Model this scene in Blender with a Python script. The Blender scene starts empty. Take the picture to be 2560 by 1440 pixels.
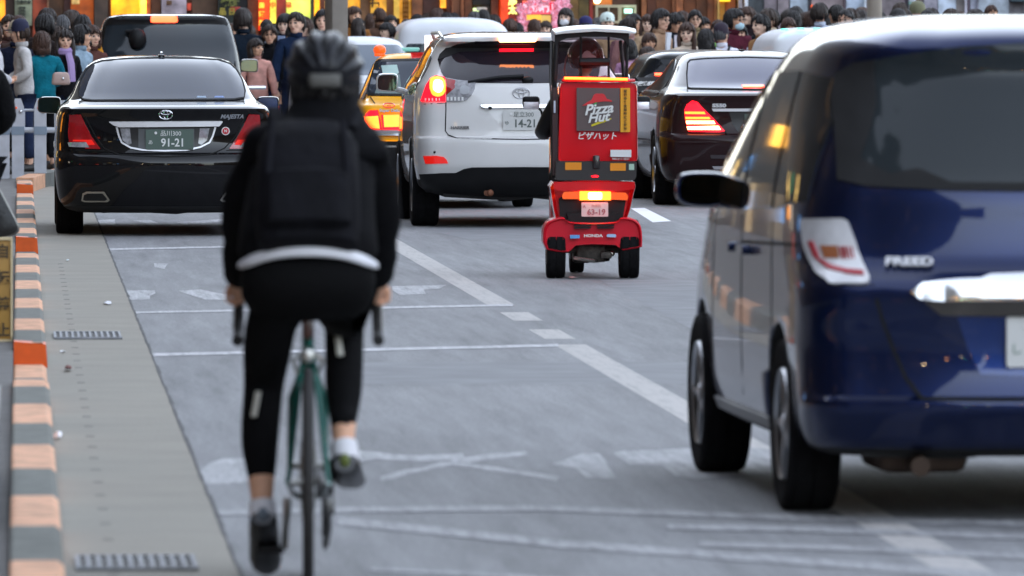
import bpy, bmesh, math, random
from mathutils import Vector, Matrix, noise as mnoise
from mathutils.bvhtree import BVHTree
from mathutils.geometry import delaunay_2d_cdt
random.seed(11)
R = math.radians
SC = bpy.context.scene
COL = SC.collection

# ---------------------------------------------------------------- camera
F_PX = 21333.0            # a 300 mm lens on a 36 mm wide sensor, in pixels of a 2560 wide picture
CAM_H = 1.70
YAW = math.atan((1280-50)/F_PX)
PITCH = math.atan((720-72)/F_PX)
cam_d = bpy.data.cameras.new('camera')
cam = bpy.data.objects.new('camera', cam_d); COL.objects.link(cam)
cam.location = (0, 0, CAM_H)
cam.rotation_euler = (R(90)-PITCH, 0, -YAW)
cam_d.lens = 300; cam_d.sensor_width = 36
cam_d.clip_start = 0.5; cam_d.clip_end = 3000
cam_d.dof.use_dof = True; cam_d.dof.focus_distance = 70; cam_d.dof.aperture_fstop = 9.0
SC.camera = cam

# ---------------------------------------------------------------- light
SUN_EL, SUN_AZ = R(16), R(-58)        # low sun behind the camera, veiled by cloud
w = bpy.data.worlds.new('World'); SC.world = w; w.use_nodes = True
nt = w.node_tree; nt.nodes.clear()
sky = nt.nodes.new('ShaderNodeTexSky'); sky.sky_type = 'NISHITA'; sky.sun_disc = False
sky.sun_elevation = SUN_EL; sky.sun_rotation = SUN_AZ
sky.air_density = 1.0; sky.dust_density = 1.6; sky.ozone_density = 2.5
bg = nt.nodes.new('ShaderNodeBackground'); bg.inputs[1].default_value = 0.13
out = nt.nodes.new('ShaderNodeOutputWorld')
hs = nt.nodes.new('ShaderNodeHueSaturation'); hs.inputs['Saturation'].default_value = .40   # thin high cloud
nt.links.new(sky.outputs[0], hs.inputs['Color']); nt.links.new(hs.outputs[0], bg.inputs[0]); nt.links.new(bg.outputs[0], out.inputs[0])
sd = bpy.data.lights.new('sun', 'SUN'); sd.energy = 0.5; sd.angle = R(12); sd.color = (1, .92, .82)
sun = bpy.data.objects.new('sun', sd); COL.objects.link(sun)
sdir = Vector((math.sin(SUN_AZ)*math.cos(SUN_EL), math.cos(SUN_AZ)*math.cos(SUN_EL), math.sin(SUN_EL)))
sun.rotation_euler = sdir.to_track_quat('Z', 'Y').to_euler()
SC.view_settings.view_transform = 'Standard'; SC.view_settings.look = 'None'
SC.view_settings.exposure = 2.92; SC.view_settings.gamma = 1.0
SC.render.engine = 'CYCLES'
SC.cycles.max_bounces = 7; SC.cycles.caustics_reflective = False; SC.cycles.caustics_refractive = False
SC.cycles.use_denoising = True
SC.cycles.sample_clamp_indirect = 6

# ---------------------------------------------------------------- pixel helpers (2560 wide photograph)
CR = cam.rotation_euler.to_matrix()
def ground(px, py, z=0.0):
    d = CR @ Vector(((px-1280)/F_PX, -(py-720)/F_PX, -1))
    t = (z-CAM_H)/d.z
    return (d.x*t, d.y*t)
def at(px, py, Y):
    d = CR @ Vector(((px-1280)/F_PX, -(py-720)/F_PX, -1))
    t = Y/d.y
    return (d.x*t, CAM_H+d.z*t)
def s2l(c):
    c = c/255.0
    return c/12.92 if c <= .04045 else ((c+.055)/1.055)**2.4
def hx(h):
    h = h.lstrip('#'); return tuple(s2l(int(h[i:i+2], 16)) for i in (0, 2, 4))

# ---------------------------------------------------------------- materials
_mc = {}
def mat(name, col, rough=.5, metal=0.0, coat=0.0, emit=0.0, ecol=None, var=0.0, vscale=8.0, bump=0.0, bscale=60.0, trans=0.0, spec=.5, alpha=1.0, crough=.03, sheen=0.0):
    if name in _mc: return _mc[name]
    if isinstance(col, str): col = hx(col)
    m = bpy.data.materials.new(name); m.use_nodes = True
    n = m.node_tree; b = n.nodes['Principled BSDF']
    b.inputs['Base Color'].default_value = (*col, 1)
    b.inputs['Roughness'].default_value = rough; b.inputs['Metallic'].default_value = metal
    b.inputs['Coat Weight'].default_value = coat; b.inputs['Coat Roughness'].default_value = crough
    b.inputs['Specular IOR Level'].default_value = spec
    b.inputs['Transmission Weight'].default_value = trans
    b.inputs['Sheen Weight'].default_value = sheen
    b.inputs['Alpha'].default_value = alpha
    if emit:
        e = ecol if ecol is not None else col
        if isinstance(e, str): e = hx(e)
        b.inputs['Emission Color'].default_value = (*e, 1); b.inputs['Emission Strength'].default_value = emit*.6
    if var or bump:
        tc = n.nodes.new('ShaderNodeTexCoord')
    if var:
        nz = n.nodes.new('ShaderNodeTexNoise'); nz.inputs['Scale'].default_value = vscale; nz.inputs['Detail'].default_value = 5
        n.links.new(tc.outputs['Object'], nz.inputs['Vector'])
        mr = n.nodes.new('ShaderNodeMapRange'); mr.inputs[1].default_value = .3; mr.inputs[2].default_value = .7
        mr.inputs[3].default_value = 1-var; mr.inputs[4].default_value = 1+var
        n.links.new(nz.outputs[0], mr.inputs[0])
        mx = n.nodes.new('ShaderNodeVectorMath'); mx.operation = 'SCALE'; mx.inputs[0].default_value = col
        n.links.new(mr.outputs[0], mx.inputs[3]); n.links.new(mx.outputs[0], b.inputs['Base Color'])
        if emit and var >= .4: n.links.new(mx.outputs[0], b.inputs['Emission Color'])
    if bump:
        nb = n.nodes.new('ShaderNodeTexNoise'); nb.inputs['Scale'].default_value = bscale; nb.inputs['Detail'].default_value = 4
        n.links.new(tc.outputs['Object'], nb.inputs['Vector'])
        bp = n.nodes.new('ShaderNodeBump'); bp.inputs['Strength'].default_value = bump; bp.inputs['Distance'].default_value = .02
        n.links.new(nb.outputs[0], bp.inputs['Height']); n.links.new(bp.outputs[0], b.inputs['Normal'])
    _mc[name] = m
    return m
def paint(name, col, **k):
    k.setdefault('rough', .28); k.setdefault('coat', 1.0); k.setdefault('spec', .12); k.setdefault('var', .04); k.setdefault('vscale', 3)
    return mat(name, col, **k)
def cloth(col, name=None):
    return mat(name or 'cloth_'+str(col).strip('#'), col, rough=.9, var=.25, vscale=9, bump=.5, bscale=35, spec=.15)

# ---------------------------------------------------------------- objects
def tag(o, label=None, cat=None, group=None, kind=None):
    if label: o['label'] = label
    if cat: o['category'] = cat
    if group: o['group'] = group
    if kind: o['kind'] = kind
    return o
def thing(name, label, cat, loc=(0, 0, 0), rotz=0.0, group=None):
    o = bpy.data.objects.new(name, None); COL.objects.link(o)
    o.empty_display_size = .2
    o.location = loc; o.rotation_euler = (0, 0, rotz)
    return tag(o, label, cat, group)
def link(name, me, parent=None, mats=None, loc=None):
    o = bpy.data.objects.new(name, me); COL.objects.link(o)
    if mats:
        for m in (mats if isinstance(mats, (list, tuple)) else [mats]): me.materials.append(m)
    if parent: o.parent = parent
    if loc: o.location = loc
    return o
class MB:
    """collects shapes and links them as one mesh object"""
    def __init__(s): s.v = []; s.f = []; s.m = []; s.sm = []; s.cur = 0
    def add(s, vs, fs, smooth=False):
        k = len(s.v); s.v += [tuple(v) for v in vs]
        s.f += [[i+k for i in f] for f in fs]; s.m += [s.cur]*len(fs); s.sm += [smooth]*len(fs)
        return s
    def box(s, x0, x1, y0, y1, z0, z1):
        v = [(x, y, z) for x in (x0, x1) for y in (y0, y1) for z in (z0, z1)]
        return s.add(v, [(0, 1, 3, 2), (4, 6, 7, 5), (0, 4, 5, 1), (2, 3, 7, 6), (0, 2, 6, 4), (1, 5, 7, 3)])
    def rbox(s, c, d, r=.01, seg=2, rot=None, taper=None):
        bm = bmesh.new(); bmesh.ops.create_cube(bm, size=1)
        for v in bm.verts:
            v.co = Vector((v.co.x*d[0], v.co.y*d[1], v.co.z*d[2]))
            if taper and v.co.z > 0: v.co.x *= taper[0]; v.co.y *= taper[1]
        bmesh.ops.bevel(bm, geom=bm.edges[:], offset=r, segments=seg, profile=.5, affect='EDGES')
        if rot is not None:
            for v in bm.verts: v.co = rot @ v.co
        bm.verts.index_update()
        s.add([v.co+Vector(c) for v in bm.verts], [[v.index for v in f.verts] for f in bm.faces], True)
        bm.free(); return s
    def tube(s, pts, rad, n=8, closed=False, sq=1.0):
        pts = [Vector(p) for p in pts]; m = len(pts)
        rad = rad if isinstance(rad, (list, tuple)) else [rad]*m
        vs = []; up = Vector((.03, .02, 1)); pu = None
        for i, p in enumerate(pts):
            a = pts[(i-1) % m] if (closed or i) else p; b = pts[(i+1) % m] if (closed or i < m-1) else p
            t = (b-a).normalized()
            if pu is None:
                u = t.cross(up)
                if u.length < .05: u = t.cross(Vector((1, 0, 0)))
            else:
                u = pu-t*pu.dot(t)
                if u.length < 1e-4: u = t.orthogonal()
            u.normalize(); pu = u; w_ = u.cross(t).normalized()
            for k in range(n):
                an = 2*math.pi*k/n
                vs.append(p+u*math.cos(an)*rad[i]+w_*math.sin(an)*rad[i]*sq)
        fs = []
        for i in range(m if closed else m-1):
            j = (i+1) % m
            for k in range(n):
                k2 = (k+1) % n; fs.append((i*n+k, i*n+k2, j*n+k2, j*n+k))
        if not closed: fs += [tuple(range(n)), tuple(reversed(range((m-1)*n, m*n)))]
        return s.add(vs, fs, True)
    def lathe(s, prof, c=(0, 0, 0), axis='z', n=24):
        vs = []; fs = []; m = len(prof)
        for r, h in prof:
            for k in range(n):
                a = 2*math.pi*k/n; x, y = r*math.cos(a), r*math.sin(a)
                v = {'z': (x, y, h), 'x': (h, x, y), 'y': (x, h, y)}[axis]
                vs.append((v[0]+c[0], v[1]+c[1], v[2]+c[2]))
        for i in range(m-1):
            for k in range(n):
                k2 = (k+1) % n; fs.append((i*n+k, i*n+k2, (i+1)*n+k2, (i+1)*n+k))
        fs += [tuple(range(n)), tuple(reversed(range((m-1)*n, m*n)))]
        return s.add(vs, fs, True)
    def ball(s, c, r, n=12, m=8, fn=None):
        r = r if isinstance(r, (tuple, list)) else (r, r, r)
        vs = [(0, 0, 1)]; fs = []
        for i in range(1, m):
            t = math.pi*i/m
            for k in range(n):
                a = 2*math.pi*k/n; vs.append((math.sin(t)*math.cos(a), math.sin(t)*math.sin(a), math.cos(t)))
        vs.append((0, 0, -1))
        for k in range(n): fs.append((0, 1+k, 1+(k+1) % n))
        for i in range(m-2):
            for k in range(n):
                a = 1+i*n; fs.append((a+k, a+n+k, a+n+(k+1) % n, a+(k+1) % n))
        a = 1+(m-2)*n
        for k in range(n): fs.append((a+k, len(vs)-1, a+(k+1) % n))
        out_ = []
        for v in vs:
            q = Vector(v)
            f = fn(q) if fn else 1.0
            out_.append((c[0]+q.x*r[0]*f, c[1]+q.y*r[1]*f, c[2]+q.z*r[2]*f))
        return s.add(out_, fs, True)
    def prism(s, poly, a, b, plane='xz', smooth=False):
        """poly extruded between depths a and b; plane gives the poly's two axes"""
        n = len(poly)
        def P(p, d): return {'xz': (p[0], d, p[1]), 'xy': (p[0], p[1], d), 'yz': (d, p[0], p[1])}[plane]
        vs = [P(p, a) for p in poly]+[P(p, b) for p in poly]
        s.add(vs, [tuple(range(n)), tuple(reversed(range(n, 2*n)))], False)
        k = len(s.v)-2*n
        s.f += [[k+i, k+n+i, k+n+(i+1) % n, k+(i+1) % n] for i in range(n)]
        s.m += [s.cur]*n; s.sm += [smooth]*n
        return s
    def loft(s, rings, cap=True, smooth=True):
        n = len(rings[0]); vs = [p for r in rings for p in r]; fs = []
        for i in range(len(rings)-1):
            for k in range(n): fs.append((i*n+k, i*n+(k+1) % n, (i+1)*n+(k+1) % n, (i+1)*n+k))
        if cap: fs += [tuple(reversed(range(n))), tuple(range((len(rings)-1)*n, len(rings)*n))]
        return s.add(vs, fs, smooth)
    def addmesh(s, me, M=None):
        M = M or Matrix()
        return s.add([M @ v.co for v in me.vertices], [list(p.vertices) for p in me.polygons], False)
    def mesh(s, name, mats, auto=True):
        me = bpy.data.meshes.new(name); me.from_pydata(s.v, [], s.f)
        for m in (mats if isinstance(mats, (list, tuple)) else [mats]): me.materials.append(m)
        me.polygons.foreach_set('material_index', s.m)
        me.polygons.foreach_set('use_smooth', s.sm)
        bm = bmesh.new(); bm.from_mesh(me); bmesh.ops.recalc_face_normals(bm, faces=bm.faces)
        if auto:
            for e in bm.edges:
                if len(e.link_faces) == 2 and e.calc_face_angle(0) > R(38): e.smooth = False
        bm.to_mesh(me); bm.free(); me.update()
        return me
    def build(s, name, mats, parent=None, auto=True, loc=None):
        return link(name, s.mesh(name, mats, auto), parent, loc=loc)
def dup(root, loc, rotz=None, label=None):
    r = root.copy(); COL.objects.link(r); r.location = loc
    if rotz is not None: r.rotation_euler = (0, 0, rotz)
    if label: r['label'] = label
    for ch in list(root.children):
        c = ch.copy(); COL.objects.link(c); c.parent = r
        for g in list(ch.children):
            d = g.copy(); COL.objects.link(d); d.parent = c
    return r
def evaluated(ob):
    dg = bpy.context.evaluated_depsgraph_get(); dg.update()
    return bpy.data.meshes.new_from_object(ob.evaluated_get(dg))
def drop(ob):
    bpy.data.objects.remove(ob, do_unlink=True)
def skin(name, joints, edges, sub=1, root=0):
    """joints: (x,y,z,rx[,ry])"""
    me = bpy.data.meshes.new(name)
    me.from_pydata([j[:3] for j in joints], edges, [])
    o = bpy.data.objects.new(name, me); COL.objects.link(o)
    m = o.modifiers.new('s', 'SKIN'); m.use_smooth_shade = True; m.branch_smoothing = .6
    if not me.skin_vertices: me.skin_vertices.new() if hasattr(me.skin_vertices, 'new') else None
    sv = me.skin_vertices[0].data
    for i, j in enumerate(joints):
        sv[i].radius = (j[3], j[4] if len(j) > 4 else j[3]); sv[i].use_root = (i == root)
    m2 = o.modifiers.new('u', 'SUBSURF'); m2.levels = sub; m2.render_levels = sub
    r = evaluated(o); drop(o); return r
def remesh(mb, voxel, name='b', smooth=2):
    me = mb.mesh(name, [], auto=False) if isinstance(mb, MB) else mb
    o = bpy.data.objects.new(name, me); COL.objects.link(o)
    m = o.modifiers.new('r', 'REMESH'); m.mode = 'VOXEL'; m.voxel_size = voxel; m.use_smooth_shade = True
    if smooth:
        k = o.modifiers.new('k', 'SMOOTH'); k.factor = .5; k.iterations = smooth
    r = evaluated(o); drop(o)
    bm = bmesh.new(); bm.from_mesh(r); seen = set(); best = []
    for v in bm.verts:
        if v in seen: continue
        st = [v]; seen.add(v); isl = []
        while st:
            q = st.pop(); isl.append(q)
            for e in q.link_edges:
                u = e.other_vert(q)
                if u not in seen: seen.add(u); st.append(u)
        if len(isl) > len(best): best = isl
    keep = set(best); bmesh.ops.delete(bm, geom=[v for v in bm.verts if v not in keep], context='VERTS')
    bm.to_mesh(r); bm.free(); return r
_tx = {}
def text_mesh(t, size, depth=.002, bold=0.0, shear=0.0, sx=1.0, align='CENTER'):
    key = (t, size, depth, bold, shear, sx, align)
    if key in _tx: return _tx[key].copy()
    c = bpy.data.curves.new('t', 'FONT'); c.body = t; c.size = size; c.extrude = depth
    c.offset = bold; c.shear = shear; c.align_x = align; c.align_y = 'CENTER'; c.resolution_u = 3
    o = bpy.data.objects.new('t', c); COL.objects.link(o)
    me = evaluated(o); drop(o)
    me.transform(Matrix.Rotation(R(90), 4, 'X') @ Matrix.Diagonal((sx, 1, 1, 1)))
    me.materials.clear()
    _tx[key] = me
    return me.copy()
def text(name, t, size, m, parent, loc, rot=None, **k):
    me = text_mesh(t, size, **k); o = link(name, me, parent, m, loc)
    if rot: o.rotation_euler = rot
    return o
def rounded(poly, r=.02, n=4):
    out_ = []; m = len(poly)
    for i in range(m):
        p = Vector(poly[i]).to_2d(); a = Vector(poly[i-1]).to_2d(); b = Vector(poly[(i+1) % m]).to_2d()
        ra = min(r, (a-p).length*.45); rb = min(r, (b-p).length*.45)
        A = p+(a-p).normalized()*ra; B = p+(b-p).normalized()*rb
        for k in range(n+1):
            t = k/n; q = A*(1-t)**2+p*2*t*(1-t)+B*t*t; out_.append((q.x, q.y))
    return out_
def spline(pts, sub=6, closed=False):
    P = [Vector(p) for p in pts]; m = len(P); out_ = []
    rng = m if closed else m-1
    for i in range(rng):
        p1, p2 = P[i], P[(i+1) % m]
        p0 = P[(i-1) % m] if (closed or i > 0) else p1*2-p2
        p3 = P[(i+2) % m] if (closed or i < m-2) else p2*2-p1
        for k in range(sub):
            t = k/sub
            out_.append(.5*((2*p1)+(p2-p0)*t+(2*p0-5*p1+4*p2-p3)*t*t+(3*p1-p0-3*p2+p3)*t**3))
    if not closed: out_.append(P[-1])
    return out_
def ribbon(pts, w_):
    P = [Vector(p).to_2d() for p in pts]; L = []; Rr = []
    for i, p in enumerate(P):
        a = P[max(i-1, 0)]; b = P[min(i+1, len(P)-1)]; t = (b-a).normalized(); n = Vector((-t.y, t.x))
        ww = w_[i] if isinstance(w_, (list, tuple)) else w_
        L.append(p+n*ww/2); Rr.append(p-n*ww/2)
    return [(q.x, q.y) for q in L]+[(q.x, q.y) for q in reversed(Rr)]
def inside(p, poly):
    x, y = p; c = False; j = len(poly)-1
    for i in range(len(poly)):
        xi, yi = poly[i]; xj, yj = poly[j]
        if (yi > y) != (yj > y) and x < (xj-xi)*(y-yi)/(yj-yi)+xi: c = not c
        j = i
    return c
# ---------------------------------------------------------------- car building kit
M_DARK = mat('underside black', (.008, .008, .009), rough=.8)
M_TRIM = mat('black plastic trim', (.008, .008, .009), rough=.5, spec=.25, var=.2)
M_RUB = mat('tyre rubber', (.008, .008, .009), rough=.9, spec=.15, var=.3, vscale=20, bump=.3)
M_RIM = mat('alloy rim', (.42, .43, .45), rough=.3, metal=1, var=.08)
M_CHROME = mat('chrome', (.75, .76, .78), rough=.12, metal=1)
M_GLASS = mat('tinted glass', (.010, .012, .016), rough=.04, spec=.35)
M_GLASSL = mat('lightly tinted glass', (.03, .04, .05), rough=.05)
M_GAP = mat('panel gap', (.004, .004, .004), rough=.9)
M_RED = mat('red lens', (.35, .004, .008), rough=.12, coat=1, var=.12, vscale=40)
M_REDB = mat('bright red lens', (.7, .015, .012), rough=.15, coat=1, emit=.1, ecol=(1, .02, .01))
M_REDLIT = mat('lit red lens', (.7, .01, .02), rough=.2, emit=.8, ecol=(1, .004, .012))
M_BRAKE = mat('lit brake lamp', (1, .3, .2), rough=.3, emit=2.4, ecol=(1, .035, .006))
M_BRAKEW = mat('lit brake lamp core', (1, .8, .5), rough=.3, emit=3.2, ecol=(1, .32, .10))
M_AMBLIT = mat('lit amber lamp', (1, .5, .1), rough=.3, emit=2.2, ecol=(1, .062, .003))
M_CLEAR = mat('clear lamp lens', (.30, .30, .32), rough=.12, coat=1, var=.35, vscale=30)
M_ORANGE = mat('orange lens', (.75, .10, .01), rough=.2, coat=1, emit=.1, ecol=(1, .12, .01))
M_WHITEP = mat('white enamel', (.74, .74, .73), rough=.4)
M_BRIGHT = mat('bright trim', (.78, .78, .8), rough=.35, metal=.35, spec=.8)
M_MIRR = mat('mirror glass', (.8, .85, .85), rough=.03, metal=1)

def mono(xs, ys, x):
    n = len(xs)
    if x <= xs[0]: return ys[0]
    if x >= xs[-1]: return ys[-1]
    d = [(ys[i+1]-ys[i])/max(xs[i+1]-xs[i], 1e-9) for i in range(n-1)]
    m = [d[0]]+[0 if d[i-1]*d[i] <= 0 else 2*d[i-1]*d[i]/(d[i-1]+d[i]) for i in range(1, n-1)]+[d[-1]]
    for i in range(n-1):
        if x <= xs[i+1]:
            h = xs[i+1]-xs[i]; t = (x-xs[i])/max(h, 1e-9)
            return ((1+2*t)*(1-t)**2*ys[i]+t*(1-t)**2*h*m[i]+t*t*(3-2*t)*ys[i+1]+t*t*(t-1)*h*m[i+1])
def ring(z, w_, yr, yf, br, rx, ry, fr=None):
    fr = fr or min(.5, w_*.6)
    pts = []; xi = w_-rx; NR = 17
    for i in range(NR):
        x = -xi+2*xi*i/(NR-1); pts.append((x, yr+br*abs(x/xi)**2.4, z))
    for i in range(1, 7):
        a = R(90)*i/7; pts.append((xi+rx*math.sin(a), yr+br+ry*(1-math.cos(a)), z))
    y0 = yr+br+ry; y1 = yf-fr*.7
    if y1 < y0+.3: y1 = y0+.3
    def wid(t): return w_*(1-.05*t**4)
    for i in range(14):
        t = i/13; pts.append((wid(t), y0+(y1-y0)*t, z))
    we = wid(1); fx = min(fr, we*.8)
    for i in range(1, 7):
        a = R(90)*i/7; pts.append((we-fx*(1-math.cos(a)), y1+(yf-.12-y1)*math.sin(a), z))
    for i in range(9):
        x = (we-fx)-2*(we-fx)*i/8; pts.append((x, yf-.12*abs(x/(we-fx))**2, z))
    for i in range(1, 7):
        a = R(90)*(7-i)/7; pts.append((-(we-fx*(1-math.cos(a))), y1+(yf-.12-y1)*math.sin(a), z))
    for i in range(14):
        t = 1-i/13; pts.append((-wid(t), y0+(y1-y0)*t, z))
    for i in range(1, 7):
        a = R(90)*(7-i)/7; pts.append((-(xi+rx*math.sin(a)), yr+br+ry*(1-math.cos(a)), z))
    return pts
def body_mesh(levels, sub=5):
    """levels: (z, half width, rear y, front y, rear bulge, corner rx, corner ry)"""
    t = [0.0]
    for a, b in zip(levels, levels[1:]):
        t.append(t[-1]+math.sqrt((a[0]-b[0])**2+(a[1]-b[1])**2+((a[2]-b[2])*.6)**2)+.004)
    rings = []
    for i in range(len(levels)-1):
        k = max(1, min(sub, int((t[i+1]-t[i])/.02)))
        for j in range(k):
            u = t[i]+(t[i+1]-t[i])*j/k
            rings.append(ring(*[mono(t, [l[c] for l in levels], u) for c in range(7)]))
    rings.append(ring(*levels[-1]))
    m = MB(); m.loft(rings); return m
_wm = {}
def wheel_mesh(r, w_, rr=None, style=5):
    key = (r, w_, rr, style)
    if key in _wm: return _wm[key]
    rr = rr or r*.66; h = w_/2
    t = MB(); pr = [(rr, -h*.8), (r*.9, -h), (r*.97, -h*.93), (r, -h*.72)]
    for g in (-.36, 0, .36):
        pr += [(r, (g-.022)*w_), (r-.008, (g-.018)*w_), (r-.008, (g+.018)*w_), (r, (g+.022)*w_)]
    pr += [(r, h*.72), (r*.97, h*.93), (r*.9, h), (rr, h*.8)]
    t.lathe(pr, axis='x', n=40)
    q = MB()
    for s_ in (-1, 1):
        q.lathe([(rr, s_*h*.8), (rr*.97, s_*h*.95), (rr*.9, s_*h*.8), (rr*.88, s_*h*.3), (.02, s_*h*.25)], axis='x', n=30)
        for k in range(style):
            a = 2*math.pi*k/style
            q.rbox((s_*h*.68, math.cos(a)*rr*.48, math.sin(a)*rr*.48), (.03, rr*.95, rr*.24), .012, 1, Matrix.Rotation(0, 3, 'X'))
            # turn the spoke in place
            for i in range(len(q.v)-24, len(q.v)):
                v = Vector(q.v[i])-Vector((s_*h*.68, math.cos(a)*rr*.48, math.sin(a)*rr*.48))
                v = Matrix.Rotation(a, 3, 'X') @ v
                q.v[i] = tuple(v+Vector((s_*h*.68, math.cos(a)*rr*.48, math.sin(a)*rr*.48)))
        q.lathe([(.001, s_*h*.9), (rr*.16, s_*h*.88), (rr*.2, s_*h*.6), (rr*.2, s_*h*.3)], axis='x', n=14)
    _wm[key] = (t.mesh('wheel', M_RUB), q.mesh('rim', M_RIM)); return _wm[key]

class Car:
    def __init__(s, name, label, cat, loc, rotz, levels, pmat, wheels=(), scale=None, group=None, arch=.055, rear=0, skirt=.25):
        """wheels: list of (y, half track centre, r, w)"""
        s.root = thing(name, label, cat, loc, rotz, group)
        s.pm = pmat
        me = body_mesh(levels).mesh('body', [pmat, M_DARK])
        s.bvh = BVHTree.FromPolygons([v.co for v in me.vertices], [p.vertices[:] for p in me.polygons])
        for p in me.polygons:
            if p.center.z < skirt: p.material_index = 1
        body = link('body', me)
        for (y, tr, r, w_) in wheels:
            c = MB(); c.cur = 1
            for sg in (-1, 1):
                a, b = sorted((sg*(tr-w_*.75), sg*(tr+.6)))
                c.lathe([(.001, a), (r+arch, a), (r+arch, b), (.001, b)], c=(0, y, r), axis='x', n=40)
            co = link('cut', c.mesh('cut', [pmat, M_DARK]))
            bo = body.modifiers.new('b', 'BOOLEAN'); bo.operation = 'DIFFERENCE'; bo.solver = 'EXACT'; bo.object = co
            nm = evaluated(body); body.modifiers.clear(); old = body.data; body.data = nm; drop(co)
        body.name = 'body'; body.parent = s.root; s.body = body
        for (y, tr, r, w_) in wheels:
            tm, rm = wheel_mesh(r, w_)
            for sg in (-1, 1):
                wo = link('wheel', tm, s.root, loc=(sg*tr, y, r)); link('rim', rm, wo)
    def hit(s, x, z, back=-2.0):
        h = s.bvh.ray_cast(Vector((x, back, z)), Vector((0, 1, 0)))
        s.nrm = (h[1] if h[1].y < 0 else -h[1]) if h[0] is not None else None
        return h[0].y if h[0] is not None else None
    def hitx(s, y, z, sg=-1):
        h = s.bvh.ray_cast(Vector((sg*3, y, z)), Vector((-sg, 0, 0)))
        s.nrm = (h[1] if h[1].x*sg > 0 else -h[1]) if h[0] is not None else None
        return h[0].x if h[0] is not None else None
    def patch(s, name, polys, m, parent=None, off=.005, thick=.012, step=.035, side=0, label=None):
        """polys: outline(s) in the rear view (x, z), or the side view (y, z) when side = -1 / 1, laid on the body"""
        if not isinstance(polys[0][0], (tuple, list, Vector)): polys = [polys]
        mb = MB(); sgn = -1 if not side else side
        for poly in polys:
            P = []
            for i, p in enumerate(poly):
                a = Vector(p); b = Vector(poly[(i+1) % len(poly)]); L = (b-a).length
                k = max(1, int(L/step))
                for j in range(k): P.append(tuple(a+(b-a)*j/k))
            nb = len(P); pts = [Vector(p) for p in P]
            xs = [p[0] for p in P]; zs = [p[1] for p in P]
            gx = int((max(xs)-min(xs))/step); gz = int((max(zs)-min(zs))/step)
            for i in range(1, gx+1):
                for j in range(1, gz+1):
                    q = (min(xs)+i*step, min(zs)+j*step)
                    if inside(q, P) and min((q[0]-p[0])**2+(q[1]-p[1])**2 for p in P) > (step*.45)**2: pts.append(Vector(q))
            r = delaunay_2d_cdt(pts, [(i, (i+1) % nb) for i in range(nb)], [], 1, 1e-5)
            V, F = r[0], r[2]
            D = []; N = []
            for v in V:
                d = s.hit(v.x, v.y) if not side else s.hitx(v.x, v.y, side)
                D.append(d); N.append(s.nrm)
            good = [d for d in D if d is not None]
            if not good: continue
            for i, d in enumerate(D):
                if d is None:
                    best = min((j for j in range(len(D)) if D[j] is not None), key=lambda j: (V[j]-V[i]).length); D[i] = D[best]; N[i] = N[best]
            edges = {}
            for f in F:
                for a, b in zip(f, list(f[1:])+[f[0]]): edges[(a, b)] = edges.get((a, b), 0)+1
            bd = [(a, b) for (a, b) in edges if (b, a) not in edges]
            def mk(v, d): return (v.x, d, v.y) if not side else (d, v.x, v.y)
            top = [tuple(Vector(mk(v, d))+n_*off) for v, d, n_ in zip(V, D, N)]
            low = [tuple(Vector(mk(v, d))-n_*thick) for v, d, n_ in zip(V, D, N)]
            k = len(top)
            mb.add(top+low, [list(f) for f in F], True)
            base = len(mb.v)-2*k
            for a, b in bd:
                mb.f.append([base+a, base+b, base+k+b, base+k+a]); mb.m.append(0); mb.sm.append(False)
        o = mb.build(name, m, parent or s.root)
        if label: o['label'] = label
        return o
    def line(s, pts, w_=.008, m=None, name='panel_gap', off=.002, parent=None, side=0, step=.05):
        return s.patch(name, ribbon(pts, w_), m or M_GAP, parent or s.body, off=off, thick=.004, step=step, side=side)
def seal(gl, w_):
    n = len(gl); k = max(2, n//4); out_ = []; i = 0
    while i < n:
        j = min(i+k, n); out_.append(ribbon([tuple(gl[q % n]) for q in range(i, j+1)], w_)); i = j
    return out_
def tracer(cx, base, s_):
    return lambda *p: [((p[i]-cx)/s_, (base-p[i+1])/s_) for i in range(0, len(p), 2)]
def mirrored(poly): return [(-x, z) for x, z in reversed(poly)]

def plate(car, T, x0, x1, y0, y1, bgm, fg, top, kana, big, y=None, depth=None):
    (ax, az), (bx, bz) = T(x0, y1, x1, y0)
    w_, h = bx-ax, bz-az; cx, cz = (ax+bx)/2, (az+bz)/2
    yy = (car.hit(cx, cz) or 0)-.03 if depth is None else depth
    m = MB(); m.prism(rounded([(cx-w_/2, cz-h/2), (cx+w_/2, cz-h/2), (cx+w_/2, cz+h/2), (cx-w_/2, cz+h/2)], .012), yy, yy+.012)
    pl = m.build('licence_plate', bgm, car.root)
    e = yy-.002
    text('lettering', top, h*.30, fg, pl, (cx+.01, e, cz+h*.29), depth=.001)
    text('lettering', kana, h*.24, fg, pl, (cx-w_*.40, e, cz-h*.15), depth=.001)
    text('lettering', big, h*.56, fg, pl, (cx+w_*.07, e, cz-h*.17), depth=.001, sx=.92, bold=.002)
    b = MB(); b.lathe([(.001, -.004), (.012, -.004), (.012, .004), (.001, .004)], (cx-w_*.29, e, cz+h*.33), 'y', 10)
    b.build('bolt', M_WHITEP, pl)
    return pl
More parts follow.
